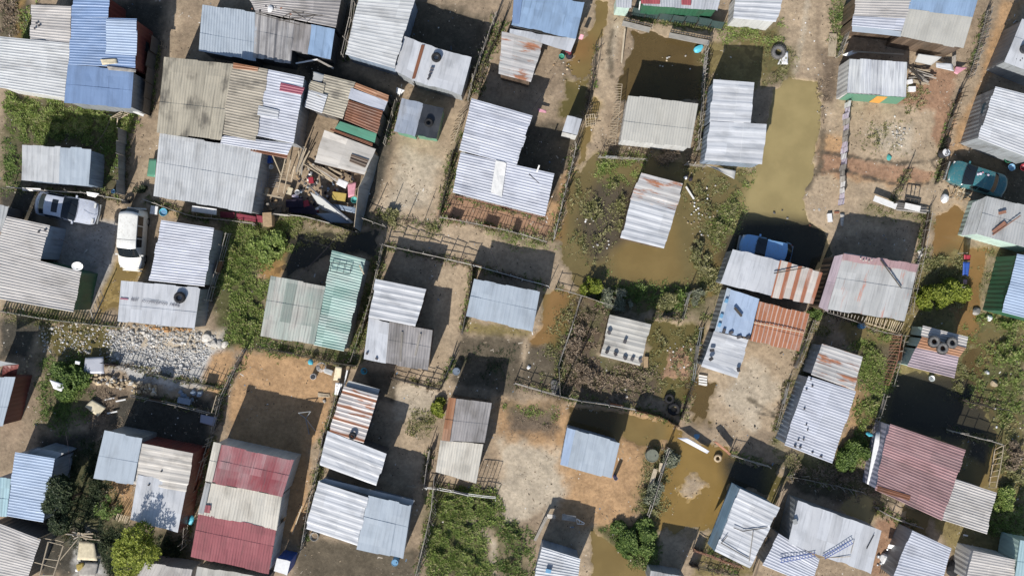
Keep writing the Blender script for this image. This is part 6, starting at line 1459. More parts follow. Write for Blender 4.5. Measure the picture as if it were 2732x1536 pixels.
for k in range(5): plank('dark pole under the slanting timber stack of the work yard', 'b1', (490+k*28, 180+k*16), .3, (690+k*40, 350-k*5), .25, .09, .06, 'pole_dark', 'dark timbers in the work yard')
for i, (a, b) in enumerate([((295,150), (215,490)), ((350,160), (275,500)), ((390,220), (355,370))]): loose_pole(['left tall pole of the awning beside the work yard', 'middle tall pole of the awning beside the work yard', 'short right pole of the awning beside the work yard'][i], 'b1', a, 2.2, b, 1.2, .04, 'wood_pale')
loose_pole('yellowish pole slanting inside the awning of the work yard', 'b1', (165,110), 2.2, (250,310), .9, .05, 'wood_pale')
plank('weathered beam lying under the awning of the work yard', 'b1', (0,490), 1.0, (270,545), .9, .12, .06, 'wood_pale')
sheet_thing('blue_wall', 'dark blue sheet standing beside the biggest grey roof', 'sheet', 'b1', [12,100, 75,110, 55,420, 0,640], [1.9, 1.7, 1.6, 1.6], 'wall_blue')
sheet_thing('fridge_door', 'white fridge door lying in the work yard', 'door', 'b1', [835,345, 935,385, 900,450, 808,405], .8, 'plastic_white', .08)
sheet_thing('foam_mat', 'pink and tan cloth heap near the leaning grey wall', 'cloth', 'b1', [920,400, 1010,380, 990,520, 930,540], .55, 'plastic_pink')
box_thing('couch', 'yellow couch seat in the work yard', 'couch', 'b1', 845, 535, (.95, .55, .4), -.15, 'plastic_yellow', .2, ribs=3)
box_thing('crate', 'red crate in the upper work yard', 'crate', 'b1', 562, 370, (.34, .4, .35), .1, 'plastic_red', .3)
box_thing('crate', 'red crate half under the silvery sheet', 'crate', 'b1', 505, 605, (.5, .42, .3), .3, 'plastic_red', .1)
bucket('aqua basin by the leaning grey wall', 'b1', 992, 565, 'plastic_teal', .22, .2, .4, 'basin', 'basin')
box_thing('cool_box', 'cream box at the left of the work yard', 'box', 'b1', 350, 480, (.36, .5, .4), -.3, 'cloth_cream', .1)
bucket('white bucket at the left of the work yard', 'b1', 425, 490, 'plastic_white', .17, .3, .1)
stone('lilac bundle at the left of the work yard', W(px('b1', 400, 530), .1), .5, 'cloth_lilac', None, 'bundle', 'bundle')
sheet_thing('cloth', 'mauve cloth laid over the crates in the work yard', 'cloth', 'b1', [300,560, 470,540, 480,640, 300,640], .45, 'cloth_purple')
box_thing('gas_heater', 'small blue box under the awning', 'box', 'b1', 150, 165, (.3, .5, .5), .1, 'plastic_blue', .5)
bucket('white basin under the awning', 'b1', 160, 235, 'plastic_white', .16, .2, .6, 'basin', 'basin')
for k in range(9): loose_pole('thin rod in the grey rack under the awning', 'b1', (85+R(0,40), 290+k*17), .6, (230+R(-20,10), 300+k*17), .65, .018, 'steel', group='rods in the awning rack')
stone('grey boulder like sack under the awning', W(px('b1', 105, 475), .4), .6, 'stone_tan', None, 'sack', 'sack')
for k in range(14): stone('brown scrap lump below the awning beam', W(px('b1', 60+R(0,240), 560+R(0,120)), .1), R(.2, .42), random.choice(['pole_grey', 'pole_wood', 'cardboard', 'pole_dark']), 'scrap lumps below the awning', 'scrap', 'scrap')
box_thing('cabinet', 'brown upright cabinet at the left corner of the work yard', 'cabinet', 'b1', 150, 770, (.62, .95, 1.0), .05, 'cardboard', 0)
for k in range(130): stone('small junk piece scattered in the work yard', W(px('b1', 420+R(0,560), 230+R(0,460)), .1), R(.12, .34), random.choice(['cloth_dark', 'brick_dark', 'plastic_white', 'cardboard', 'plastic_grey', 'cloth_dark', 'wall_blue', 'stone_tan', 'pole_grey', 'cloth_maroon', 'dark_metal', 'pole_wood']), 'junk pieces in the work yard', 'junk', 'junk', .6)
for k in range(10): plank('weathered slat in the narrow gap beside the whitewashed roof', 'b1', (420+R(0,100)+k*6, 60+R(-40,20)), .6, (400+R(0,60), 300+R(-60,40)), .5, .08, .03, random.choice(['pole_grey', 'wood_pale']), 'slats beside the whitewashed roof')

# ---- single things on the ground
tyre('big dusty tyre in the grass at the edge of the sandy lane', 'd0', 98, 530, .06, 1.0, 'rubber_dusty')
sheet_thing('plastic_rag', 'white plastic rag below the big dusty tyre', 'rag', 'd0', [150,530, 200,520, 200,650, 95,650], .12, 'plastic_white')
bucket('green wash tub beside the bending person', 'c0', 497, 582, 'plastic_teal', .2, .32, 0, 'tub', 'tub', 'plastic_green')
stone('aqua plastic heap in the flooded yard', W(px('c0', 1872, 490), 0), .8, 'plastic_aqua', None, 'plastic_heap', 'plastic', .5)
sheet_thing('pink_cloth', 'pale pink cloth lying by the lavender white roof', 'cloth', 'c0', [255,1090, 345,1110, 345,1140, 270,1125], .5, 'plastic_pink')
sheet_thing('pink_cloth', 'pink garment hanging at the corner of the faded sky blue roof', 'cloth', 'c0', [690,345, 725,355, 705,405, 668,395], [1.3, 1.3, .9, .9], 'plastic_pink')
sheet_thing('green_tarp', 'emerald green tarpaulin beside the biggest grey roof', 'tarpaulin', 'a1', [1500,145, 1572,150, 1560,335, 1478,325], [.5, 1.4, 1.4, .4], 'emerald')
tyre('black tyre standing upright behind the white minivan', 'a1', 1285, 590, 0, .6, tilt=Matrix.Rotation(math.pi/2, 3, 'X'))
tree('dark leafless bush behind the white minivan', 'a1', 1400, 455, .45, .9, 'leaf_dark', 120, .12, low=True, seed=91, cat='bush', name='bush')
box_thing('crate', 'white crate full of rags by the minivan', 'crate', 'a1', 1570, 670, (.5, .58, .4), -.15, 'plastic_white', 0)
bucket('teal blue tub beside the rag crate by the minivan', 'a1', 1660, 690, 'plastic_aqua', .27, .35, 0, 'tub', 'tub', 'plastic_skyblue')
box_thing('crate', 'flattened cardboard box beside the teal blue tub', 'box', 'a1', 1745, 710, (.5, .5, .15), .2, 'cardboard', 0)
bucket('sky blue bucket at the fence corner below the lone shack', 'a1', 1155, 480, 'plastic_skyblue', .14, .28, 0)
drum('blue drum at the lower corner of the smooth grey blue roof', 'b3', 1412, 1275, 'plastic_skyblue', .24, .9, 0, 'drum', 'water drum')
bucket('bright aqua bucket on the shaded ground above the rusty striped roof', 'b2', 1092, 832, 'plastic_aqua', .22, .3)
stone('bright aqua plastic bag on the fence below the pale green roofs', W(px('b2', 552, 745), .5), .5, 'plastic_aqua', None, 'plastic_bag', 'bag', .6)
stone('bright aqua plastic bag on the fence left of the maroon bands', W(px('a3', 1932, 880), .8), .6, 'plastic_aqua', None, 'plastic_bag', 'bag', .7)
stone('sky blue plastic bag at the corner of the maroon roof yard', W(px('d3', 1015, 25), .3), .5, 'plastic_aqua', None, 'plastic_bag', 'bag', .6)
drum('aqua drum in the shaded yard below the broad grey roof', 'd2', 920, 380, 'plastic_skyblue', .2, .6)
drum('dull blue drum by the gate of the shaded yard', 'b2', 2020, 830, 'wall_blue', .26, .7)
def basket():
    p = W(px('b2', 655, 795), .9); root = empty('wire_basket', p - Vector((0,0,.9)), 'white wire trolley basket at the yard corner above the orange sand', 'trolley')
    for k in range(5):
        mb = MB(); mb.lathe(p + Vector((0,0,-.1*k)), [(.34-.03*k, 0), (.355-.03*k, .02), (.34-.03*k, .04)], 16); mb.build('ring', MATS['plastic_white'], root)
    for k in range(10):
        a = k*.628; pole('wire', p + Vector((.34*math.cos(a), .34*math.sin(a), .03)), p + Vector((.2*math.cos(a), .2*math.sin(a), -.45)), .012, 'plastic_white', root)
    for k in range(3):
        a = k*2.1; pole('leg', p + Vector((.2*math.cos(a), .2*math.sin(a), -.45)), p + Vector((.3*math.cos(a), .3*math.sin(a), -.9)), .02, 'dark_metal', root)
basket()
sheet_thing('tin_sheet', 'grey tin sheet by the wire trolley basket', 'sheet', 'b2', [690,800, 780,830, 760,880, 680,850], .25, 'zinc_grey')
drum('white bucket shaped stand on the orange sand', 'b2', 588, 885, 'plastic_white', .2, .5, 0, 'stand', 'stand', 'dark_metal')
sheet_thing('mattress', 'worn white mattress leaning by the rusty striped roof', 'mattress', 'b2', [805,785, 868,795, 850,930, 780,925], [.7, .7, .3, .3], 'cloth_cream', .12)
loose_pole('fat white pipe beside the worn mattress', 'b2', (920,825), .5, (885,980), .3, .07, 'plastic_white')
sheet_thing('plastic_sheet', 'torn white plastic at the left corner of the rusty striped roof', 'sheet', 'b2', [800,950, 870,960, 850,1080, 790,1070], [.7, .7, .3, .2], 'plastic_white')
for k in range(3): plank('yellowish plank on the orange sand', 'b2', (620+R(0,20), 1060+k*14), .1, (725+R(0,20), 1075+k*8), .1, .1, .06, 'wood_pale', 'planks on the orange sand')
stone('pale block on the orange sand', W(px('b2', 688, 1135), .05), .3, 'stone_pale')
def tripod():
    root = empty('tripod_stand', W(px('b2', 500, 1310), 0), 'blue grey steel triangle stand in the shaded sand yard', 'stand')
    q = [W(px('b2', 425, 1255), .75), W(px('b2', 550, 1240), .75), W(px('b2', 500, 1310), .7)]
    for i in range(3): pole('bar', q[i], q[(i+1) % 3], .035, 'plastic_grey', root)
    pole('leg', q[2], W(px('b2', 535, 1470), .1), .05, 'steel', root); pole('leg', q[2], W(px('b2', 600, 1440), .1), .03, 'steel', root)
tripod()
plank('thin plank lying in the shade right of the white sagging roof', 'b3', (1520,540), .1, (1610,556), .1, .1, .05, 'wood_pale')
bucket('pale bucket on the bottom shaded yard', 'b3', 590, 1045, 'concrete', .3, .2, 0, 'basin', 'basin')
tyre('pale ring shaped tyre at the edge of the olive water', 'c3', 2065, 258, .05, .56, 'stone_tan')
sheet_thing('old_tub', 'upturned blue white bath at the edge of the olive water', 'tub', 'c3', [1660,55, 1760,55, 1985,190, 1960,215], [.5, .6, .5, .3], 'zinc_lav', .06)
stone('sky blue plastic bottle heap by the upturned bath', W(px('c3', 1855, 40), 0), .45, 'plastic_skyblue', None, 'plastic_heap', 'plastic', .5)
sheet_thing('bed_frame', 'brown bed frame leaning by the olive water', 'frame', 'c3', [2020,90, 2060,95, 2200,215, 2190,235], [.7, .9, .7, .4], 'wood_red', .06)
drum('olive round tank in the bushes on the orange sand', 'c3', 1400, 225, 'tank_olive', .46, .5, 0, 'tank', 'tank')
plank('bleached plank in the bushes beside the double rail fence', 'c3', (1445,370), .3, (1395,540), .3, .3, .08, 'wood_pale')
plank('shorter bleached plank by the double rail fence', 'c3', (1500,310), .4, (1490,400), .4, .22, .08, 'wood_pale')
for k in range(5): tyre('old tyre in the row standing by the pale rail fence', 'c2', 425+k*3, 955+k*22, .0, .55, 'rubber_dusty', group='tyres by the pale rail fence')
tyre('black tyre lying in the shaded corner pool', 'c2', 1580, 1110, .05, .7)
tyre('wide black tyre ring at the bottom of the shaded corner pool', 'c2', 1625, 1215, .05, .9)
stone('white plastic lump in the green corner yard', W(px('c2', 168, 795), .05), .28, 'plastic_white')
for k, (x, y) in enumerate([(1145,1015), (1148,1090)]): stone('pale tin lid in the shaded pool below the dry brush yard', W(px('c2', x, y), 0), .26, 'stone_pale', 'tin lids in the shaded pool', flat=.3)
pickets('white wooden pallet below the torn white roof', 'c2', [1880,870, 1965,885], .15, [1880,965, 1950,985], .12, 2, 'wood_pale', .02, True, True, name='pallet', cat='pallet', jit=0)
for k in range(4): plank('white slat of the pallet below the torn white roof', 'c2', (1878, 880+k*27), .17, (1962, 893+k*27), .17, .13, .03, 'white_paint', 'slats of the white pallet')
plank('tan door plank beside the square mottled roof', 'c2', (1350,690), .2, (1345,800), .2, .3, .06, 'cardboard')
drum('dark oil drum with white lid at the lane fence above the teal car', 'd1', 1738, 105, 'dark_metal', .3, .85, 0, lid='plastic_white')
stone('teal plastic bag on the sandy mound yard', W(px('d1', 1215, 140), .05), .5, 'plastic_teal', None, 'plastic_bag', 'bag', .4)
stone('white full sack on the flooded orange lane', W(px('d1', 1762, 550), .1), .7, 'plastic_white', None, 'sack', 'sack', .7)
for k in range(26): plank('wood offcut in the trampled heap beside the teal car', 'd1', (1790+R(0,200), 430+R(0,130)), .08+R(0,.1), (1800+R(30,260), 450+R(0,140)), .08+R(0,.1), R(.06, .13), .03, random.choice(['wood_pale', 'wood_pale', 'cardboard', 'pole_wood']), 'offcuts by the teal car')
def clothes_line():
    root = empty('washing_line', W(px('d1', 1990, 1240), 0), 'short washing line post pair in the flooded orange yard', 'washing line')
    a, b = W(px('d1', 2000, 1095), 1.3), W(px('d1', 1975, 1440), 1.3)
    for p in (a, b): pole('post', Vector((p.x, p.y, -.2)), p + Vector((0,0,.1)), .03, 'pole_grey', root)
    pole('line', a, b, .008, 'cloth_dark', root)
clothes_line()
sheet_thing('garment', 'bright red garment on the washing line in the flooded orange yard', 'garment', 'd1', [1968,1112, 2038,1118, 2030,1172, 1970,1168], [1.3, 1.2, 1.0, 1.1], 'plastic_red', .05)
sheet_thing('garment', 'long deep blue garment on the washing line in the flooded orange yard', 'garment', 'd1', [1962,1185, 2030,1185, 2010,1330, 1955,1320], [1.3, 1.2, .9, 1.0], 'plastic_blue', .05)
sheet_thing('garment', 'dark short garment at the end of the washing line', 'garment', 'd1', [1965,1360, 2002,1362, 1995,1410, 1962,1405], [1.3, 1.2, 1.0, 1.1], 'cloth_purple', .05)
bucket('white bucket below the latrine hut', 'd2', 1628, 905, 'plastic_white', .2, .35)
for (x, y, s, m, l) in [(2220,300,.5,'plastic_white','white plastic tub in the weeds below the green wall'), (2198,850,.4,'plastic_white','white plastic tin in the right hand weeds'), (2270,960,.55,'stone_tan','tan crate lump in the right hand weeds'), (2090,235,.7,'concrete','pale concrete lump by the orange channel below the green wall')]:
    stone(l, W(px('d2', x, y), .05), s, m, None, 'lump', 'lump', .5)
for k, (x, y, m, l) in enumerate([(2395,160,'plastic_green','pale green basin under the right edge ribbed roof'), (2430,240,'plastic_skyblue','blue basin under the right edge ribbed roof'), (2550,240,'plastic_red','red basin at the right edge by the teal car')]): bucket(l, 'd1', x, y, m, .24, .3, .3, 'basin', 'basin')
stone('maroon clothes bundle between the basins by the teal car', W(px('d1', 2425, 190), .3), .4, 'cloth_maroon', None, 'bundle', 'bundle')
box_thing('crate', 'white crate beside the green fronted kiosk', 'crate', 'd0', 1432, 905, (.5, .36, .3), 0, 'plastic_white')
box_thing('crate', 'white box half hidden at the wall of the green fronted kiosk', 'box', 'd0', 1412, 832, (.36, .3, .3), .2, 'plastic_white')
sheet_thing('window_frame', 'pale framed panel leaning behind the timber pile', 'frame', 'd0', [1510,545, 1750,575, 1640,660, 1475,625], [1.2, 1.2, .5, .5], 'zinc_grey', .05)
sheet_thing('plastic_sheet', 'white crumpled sheet right of the timber pile', 'sheet', 'd0', [1690,630, 1850,640, 1870,720, 1690,680], .5, 'zinc_white')
sheet_thing('pink_board', 'pale pink board lying right of the timber pile', 'board', 'd0', [1890,670, 2005,680, 1900,750, 1870,735], .4, 'plastic_pink')
plank('upright pale door plank beside the wide top right shack', 'd0', (1872,560), 1.0, (1868,670), .3, .3, .05, 'pole_grey')
for k in range(22): plank('weathered stick in the loose timber pile beside the green fronted kiosk', 'd0', (1400+R(0,90), 650+R(0,170)), .1+R(0,.35), (1540+R(0,170), 690+R(0,170)), .1+R(0,.35), R(.05, .11), .05, random.choice(['pole_wood', 'wood_pale', 'pole_grey', 'pole_dark']), 'timber pile by the kiosk')
sheet_thing('fallen_sheet', 'torn white strip on top of the wall behind the kiosk', 'sheet', 'd0', [745,555, 850,510, 920,525, 800,570], [.9, 1.2, 1.2, .9], 'plastic_white')
plank('pale beam on the wall behind the kiosk', 'd0', (850,520), 1.3, (1365,550), 1.3, .1, .06, 'wood_pale')
for (x, y, n) in [(1100,1180,'left'), (1420,330,'x')][:1]: pass
plank('white plank on the edge of the concrete yard beside the sedan', 'd3', (1965,1032), .2, (2010,1042), .2, .1, .05, 'white_paint')
stone('white porcelain heap between the two bottom right roofs', W(px('d3', 1175, 1265), .1), .9, 'plastic_white', None, 'porcelain_heap', 'scrap', .5)
sheet_thing('white_chair', 'bent white sheet beside the porcelain heap', 'sheet', 'd3', [1215,1125, 1295,1140, 1290,1180, 1200,1165], [.8, .8, .5, .5], 'plastic_white')
for k in range(12): stone('grey scrap in the gap between the two bottom right roofs', W(px('d3', 1090+R(0,190), 1160+R(0,190)), .05), R(.15, .35), random.choice(['plastic_white', 'dark_metal', 'stone_pale', 'steel']), 'scrap between the bottom right roofs', 'scrap', 'scrap')
for k in range(5): loose_pole('bundled pole at the bottom edge between the bottom right roofs', 'd3', (1160+k*18, 1340+R(-20,20)), .3, (1120+k*22, 1470), .3, .035, 'pole_wood', group='poles at the bottom right gap')
stone('oval black barrel lid by the bottom right water', W(px('d3', 1840, 1370), .1), 1.1, 'rubber', None, 'barrel', 'barrel', .5)
sheet_thing('board', 'pale board propped left of the bottom white ribbed roof', 'board', 'c3', [355,820, 435,830, 440,870, 350,865], [.8, .8, .5, .5], 'concrete', .05)
sheet_thing('board', 'shaded grey table top above the bottom white ribbed roof', 'table', 'c3', [505,820, 645,840, 640,900, 500,880], .7, 'concrete', .05)
pickets('dark sheet and pole bench above the bottom white ribbed roof', 'c3', [650,870, 730,915], .6, [655,920, 720,925], .1, 4, 'white_paint', .03, name='bench', cat='bench')
plank('long bleached plank left of the bottom white ribbed roof', 'c3', (350,850), .6, (230,1090), .2, .2, .05, 'pole_grey')
sheet_thing('plank_floor', 'bleached worn plywood floor at the bottom left', 'board', 'a3', [800,1090, 950,1100, 980,1290, 780,1280], .25, 'cloth_cream', .05)
sheet_thing('plank_floor', 'lower bleached plywood sheet at the bottom left', 'board', 'a3', [790,1300, 990,1310, 960,1448, 800,1448], .2, 'concrete', .05)
stone('yellow white toy like plastic heap on the bottom left plywood', W(px('a3', 810, 1345), .3), .7, 'plastic_yellow', None, 'plastic_heap', 'plastic', .5)
stone('white plastic lump beside the yellow heap on the plywood', W(px('a3', 780, 1385), .3), .35, 'plastic_white')
for k in range(14): plank('bleached branch in the brush row above the plywood floor', 'a3', (620+R(0,320), 990+R(0,80)), .2+R(0,.4), (660+R(40,380), 1000+R(0,90)), .2+R(0,.4), .06, .05, random.choice(['pole_grey', 'wood_pale']), 'branches above the plywood')
for (c, l) in [([500,920, 660,970, 620,1040, 540,1010], 'white plastic sheet in the middle of the green rubble bush'), ([760,730, 810,740, 800,770, 755,760], 'white scrap of plastic at the top of the green rubble bush')]: sheet_thing('plastic_sheet', l, 'sheet', 'a2', c, 1.1, 'plastic_white')
sheet_thing('plastic_sheet', 'grey blue tarpaulin crumpled at the left end of the stone heap', 'tarpaulin', 'a2', [860,700, 1040,690, 1050,860, 840,860], .5, 'zinc_lav')
sheet_thing('concrete_slab', 'pale green cracked slab below the stone heap', 'slab', 'a2', [860,1190, 930,1120, 1070,1200, 990,1290], .2, 'cloth_cream', .1)
sheet_thing('lilac_sheet', 'grey lilac tin sheet in the shade below the pale rail fence', 'sheet', 'a2', [2020,1270, 2180,1300, 2150,1390, 2010,1350], .3, 'wall_lilac')
for (x, y) in [(1100,1115), (1130,1250), (1215,1130)]: plank('white strip among the debris below the stone heap', 'a2', (x-50, y+10), .2, (x+50, y-10), .2, .1, .05, 'white_paint', 'white strips in the debris')
box_thing('box', 'blue grey box lying on the shaded grey sacks', 'box', 'a2', 1870, 1130, (.9, .4, .4), -.2, 'wall_blue', .1)
for k in range(10): stone('shaded blue grey sack below the black barred fence', W(px('a2', 1620+R(0,430), 1040+R(0,90)), .05), R(.3, .5), 'wall_blue', 'sacks below the black barred fence', 'sack', 'sack', .6)
# stone heap, rubble
for k in range(150):
    f = R(0, 1); stone('tan stone in the long heap below the barred fence', W(px('a2', 890+f*680+R(-20,20), 880+f*150+R(-45,60)), R(.02, .3)), R(.16, .34), random.choice(['stone_tan', 'stone_tan', 'stone_pale']), 'tan stones in the long heap')
for k in range(120):
    f = R(0, 1); stone('pale broken stone in the rubble bank below the lettered roof', W(px('a2', 1120+f*900+R(-20,20), 410+f*110+R(-60,120)), .03), R(.12, .34), random.choice(['stone_pale', 'stone_pale', 'concrete']), 'pale stones of the rubble bank', 'rubble_chunk', 'rubble')
for k in range(34):
    f = R(0, 1); stone('orange brown stone along the foot of the lettered roof', W(px('a2', 1430+f*520, 385+f*50+R(-20,25)), .05), R(.15, .3), 'stone_orange', 'orange stones below the lettered roof', 'rubble_chunk', 'rubble')
for k in range(10): stone('large pale slab stone at the right end of the rubble bank', W(px('a2', 1990+R(0,280), 470+R(0,110)), .05), R(.35, .65), 'stone_pale', 'slab stones of the rubble bank', flat=.4)
for k in range(80): stone('small pale stone on the wet grassy rubble patch', W(px('a2', 370+R(0,760), 340+R(0,330)), .03), R(.08, .2), random.choice(['stone_pale', 'stone_tan']), 'small stones on the grassy rubble patch', 'pebble', 'pebble')
for k in range(22): stone('rough stone edging the bare strip at the left', W(px('a2', 80+k*11+R(-15,15), 1250-k*27), .05), R(.14, .26), 'stone_tan', 'stones edging the left strip')
for k in range(16): f = k/15; stone('pale block in the row along the broad grey roof yard', W(px('d1', 1610-f*110+R(-12,12), 780+f*420), .05), R(.18, .36), random.choice(['stone_pale', 'concrete']), 'pale blocks by the broad grey roof')
for k in range(34): stone('pale rubble piece in the small heap of the sandy yard', W(px('d0', 1300+NR.normal()*55, 1360+NR.normal()*70), .03), R(.1, .22), random.choice(['stone_pale', 'stone_pale', 'concrete']), 'rubble heap of the sandy yard')
for k in range(44): stone('white litter piece in the marshy dump left of the big pool', W(px('c1', 1910+NR.normal()*70, 680+NR.normal()*130), .05), R(.07, .18), random.choice(['plastic_white', 'stone_pale', 'stone_tan', 'cardboard']), 'litter in the marshy dump', 'litter_piece', 'litter', .5)
plank('white plank in the marshy dump left of the big pool', 'c1', (1750,430), .2, (1830,555), .15, .12, .05, 'white_paint')
for k in range(4): stone('dark white spotted bag at the corner of the marshy pool roof', W(px('c1', 1740+R(0,60), 330+R(0,60)), .1), R(.25, .4), random.choice(['plastic_white', 'cloth_dark']), 'bags by the marshy pool roof', 'bag', 'bag')
def litter(label, t, x0, y0, x1, y1, n, mats, s0=.07, s1=.18, grp='litter', z=.04):
    for _ in range(n): stone(label, W(px(t, R(x0, x1), R(y0, y1)), z), R(s0, s1), random.choice(mats), grp, 'litter_piece', 'litter', .4)
WL = ['plastic_white', 'stone_pale', 'stone_tan']
litter('small pale litter piece floating in the flooded top yard', 'c0', 1480, 560, 1800, 700, 9, WL, grp='litter in the flooded top yard')
litter('small pale litter piece in the marsh left of the wrinkled white roof', 'c1', 650, 750, 1000, 1050, 16, WL, grp='litter left of the wrinkled white roof')
litter('pale litter piece in the brushy yard right of the mottled roof', 'c2', 1560, 560, 1820, 830, 26, ['stone_pale', 'stone_tan', 'plastic_white'], grp='litter right of the mottled roof')
litter('small pale litter on the muddy slope by the bending person', 'c0', 400, 620, 700, 950, 18, ['stone_pale', 'stone_tan', 'cardboard'], grp='litter by the bending person')
litter('small litter in the weeds at the right edge', 'd2', 2250, 500, 2560, 1400, 16, WL, grp='litter in the right edge weeds')
litter('small litter on the sandy lane at the top', 'd0', 130, 50, 480, 700, 18, ['stone_pale', 'stone_tan', 'plastic_white'], grp='litter on the sandy lane')
litter('small litter at the foot of the maroon roof pond', 'd3', 2380, 0, 2570, 800, 10, WL, grp='litter by the maroon roof pond')
litter('small dark clod on the sandy yard left of the long lavender roof', 'c2', 2050, 900, 2560, 1400, 16, ['brick_dark', 'pole_dark'], .08, .2, 'clods on the sandy yard')
litter('small litter in the green lower middle yard', 'b3', 1750, 980, 2150, 1400, 12, WL, grp='litter in the green lower yard')
litter('pale litter on the pool edge below the L shaped roof', 'd1', 60, 640, 780, 830, 8, ['stone_pale', 'brick_dark', 'brick_red'], .1, .22, 'litter on the pool edge')
litter('small stone on the bank of the big brown pool', 'd0', 480, 600, 640, 1400, 18, ['stone_tan', 'brick_dark', 'stone_pale'], .07, .17, 'stones on the big pool bank')
litter('small litter by the left lane of the biggest roof', 'b0', 2200, 600, 2330, 1000, 8, WL, grp='litter by the left lane')
box_thing('crate', 'white block by the pool edge above the blue car', 'block', 'd1', 612, 745, (.3, .6, .25), .1, 'plastic_white')
plank('pink plank by the pool edge above the blue car', 'd1', (668,690), .1, (715,688), .1, .14, .05, 'brick_red')
sheet_thing('plastic_rag', 'pale rag on the sandy path right of the blue car', 'rag', 'd1', [725,700, 770,705, 755,830, 730,820], .12, 'stone_pale')
# satellite dish
def dish():
    p = W(px('a1', 778, 1222), 2.9); root = empty('satellite_dish', p - Vector((0,0,1.0)), 'white satellite dish at the corner of the rusty seamed roof', 'satellite dish')
    q = Matrix.Rotation(.5, 3, 'Z') @ Matrix.Rotation(.7, 3, 'X'); mb = MB()
    mb.lathe(p, [(.36*k/6, .10*(k/6)**2) for k in range(7)], 24, q); mb.build('reflector', MATS['plastic_white'], root, True)
    pole('mast', p - Vector((0,0,1.0)), p, .03, 'steel', root); pole('feed_arm', p + q @ Vector((0,-.3,.06)), p + q @ Vector((0,0,.42)), .014, 'steel', root)
    mb = MB(); mb.box(p + q @ Vector((0,0,.42)), (.07,.07,.1)); mb.build('receiver', MATS['plastic_grey'], root)
dish()
# cables
for (l, P) in [('thin cable sagging over the shaded pale green roof yard', [('b1', 830, 920, 2.6), ('b1', 400, 1360, 2.5)]), ('thin cable over the dark green yard at the left', [('a0', 1110, 1195, 2.4), ('a0', 950, 1460, 2.4)]),
   ('thin cable crossing below the marshy corner shade', [('b1', 2330, 1000, 3.), ('b1', 2500, 1380, 2.4)]), ('cable dropping from the pale green roof to the hedge', [('b1', 760, 1050, 2.6), ('b1', 440, 940, 2.4)]), ('cable past the dark tree at the lower left', [('a3', 660, 0, 3.2), ('a3', 700, 560, 3.)]),
   ('cable over the concrete yard of the silver sedan', [('a1', 590, 950, 2.6), ('a1', 1090, 1230, 2.6)]), ('long cable from the offset lavender roof to the muddy lane', [('c0', 190, 1120, 2.6), ('c0', 420, 760, 3.2)])]: cable(l, P, .25)

# ---- trees and bushes
tree('dark leafy tree between the light blue and the white roof', 'a3', 660, 690, 1.75, 4.0, 'leaf_dark', 3000, .2, seed=3, spread=(.55, 1.25, .12))
tree('yellow green tree at the bottom left below the white roof', 'a3', 1310, 1180, 2.0, 5.6, 'leaf_yellow', 1900, .17, seed=4, spread=(1.2, .9, 0), twigs=20)
tree('scrubby tree in the little orange yard left of the white roof', 'a3', 1060, 750, 1.0, 2.6, 'leaf_bush', 500, .14, seed=5, twigs=16)
B = dict(low=True, cat='bush', name='bush')
tree('round green bush beside the tan stone heap', 'a2', 640, 900, 1.6, 1.6, 'leaf_bush', 1900, .2, seed=6, spread=(.8, 1.2, 0), **B)
tree('bright green bush above the orange water near the work yard', 'b1', 120, 980, 1.4, 1.2, 'leaf_grass', 1400, .2, seed=7, **B)
tree('yellow flowered bush left of the thicket above the mottled roof', 'c2', 840, -10, 1.0, 1.4, 'leaf_yellow', 800, .16, seed=8, **B)
tree('grey green bush in the middle of the thicket above the mottled roof', 'c2', 1080, 100, 1.0, 1.3, 'leaf_grey', 800, .17, seed=9, **B)
tree('round olive bush at the right of the thicket above the mottled roof', 'c2', 1580, 100, 1.0, 1.2, 'leaf_olive', 900, .15, seed=10, **B)
tree('pale leafed bush right of the rail fence above the mottled roof', 'c2', 1850, 100, .7, 1.0, 'leaf_grey', 420, .16, seed=11, **B)
tree('willowy yellow green bush above the latrine hut', 'd2', 1790, 80, 1.7, 1.8, 'leaf_yellow', 2200, .2, seed=12, spread=(1.2, .7, 0), **B)
tree('low dense bush beside the bottom olive pool', 'c3', 1180, 1120, 1.5, 1.2, 'leaf_bush', 1800, .17, seed=13, spread=(1.3, .75, -.3), **B)
tree('second low dense bush below the thorny fence', 'c3', 1340, 1040, 1.0, 1.1, 'leaf_bush', 900, .16, seed=14, **B)
tree('grey thorny bush on the double rail fence', 'c3', 1440, 700, 1.0, 1.2, 'leaf_grey', 500, .15, seed=15, twigs=60, spread=(.9, 1.2, 0), **B)
tree('spiky grey green bush beside the olive tank', 'c3', 1600, 320, .9, 1.0, 'leaf_grey', 420, .16, seed=16, twigs=30, spread=(.7, 1.3, 0), **B)
tree('bright green bush left of the maroon ribbed roof', 'd3', 860, 250, 1.3, 1.6, 'leaf_bush', 1700, .18, seed=17, spread=(.8, 1.2, -.3), **B)
tree('green bush below the pond ladder frame', 'd3', 2400, 690, .9, 1.1, 'leaf_grass', 700, .17, seed=18, **B)
tree('bright yellow green shrub beside the narrow cream roof', 'b2', 1830, 1190, .7, 1.1, 'leaf_yellow', 520, .17, seed=19, spread=(.7, 1.1, 0), **B)
tree('bare brown bush in the dry brush yard', 'c2', 640, 560, 1.0, .9, 'leaf_dry', 420, .12, seed=20, twigs=60, spread=(.6, 1.4, -.2), **B)
tree('reddish bare bush below the square mottled roof', 'c2', 740, 860, 1.1, .8, 'leaf_dry', 500, .13, seed=21, twigs=60, **B)
tree('brown bare bush above the wrinkled white roof', 'c1', 1580, 110, .8, .9, 'leaf_dry', 300, .12, seed=22, twigs=50, **B)
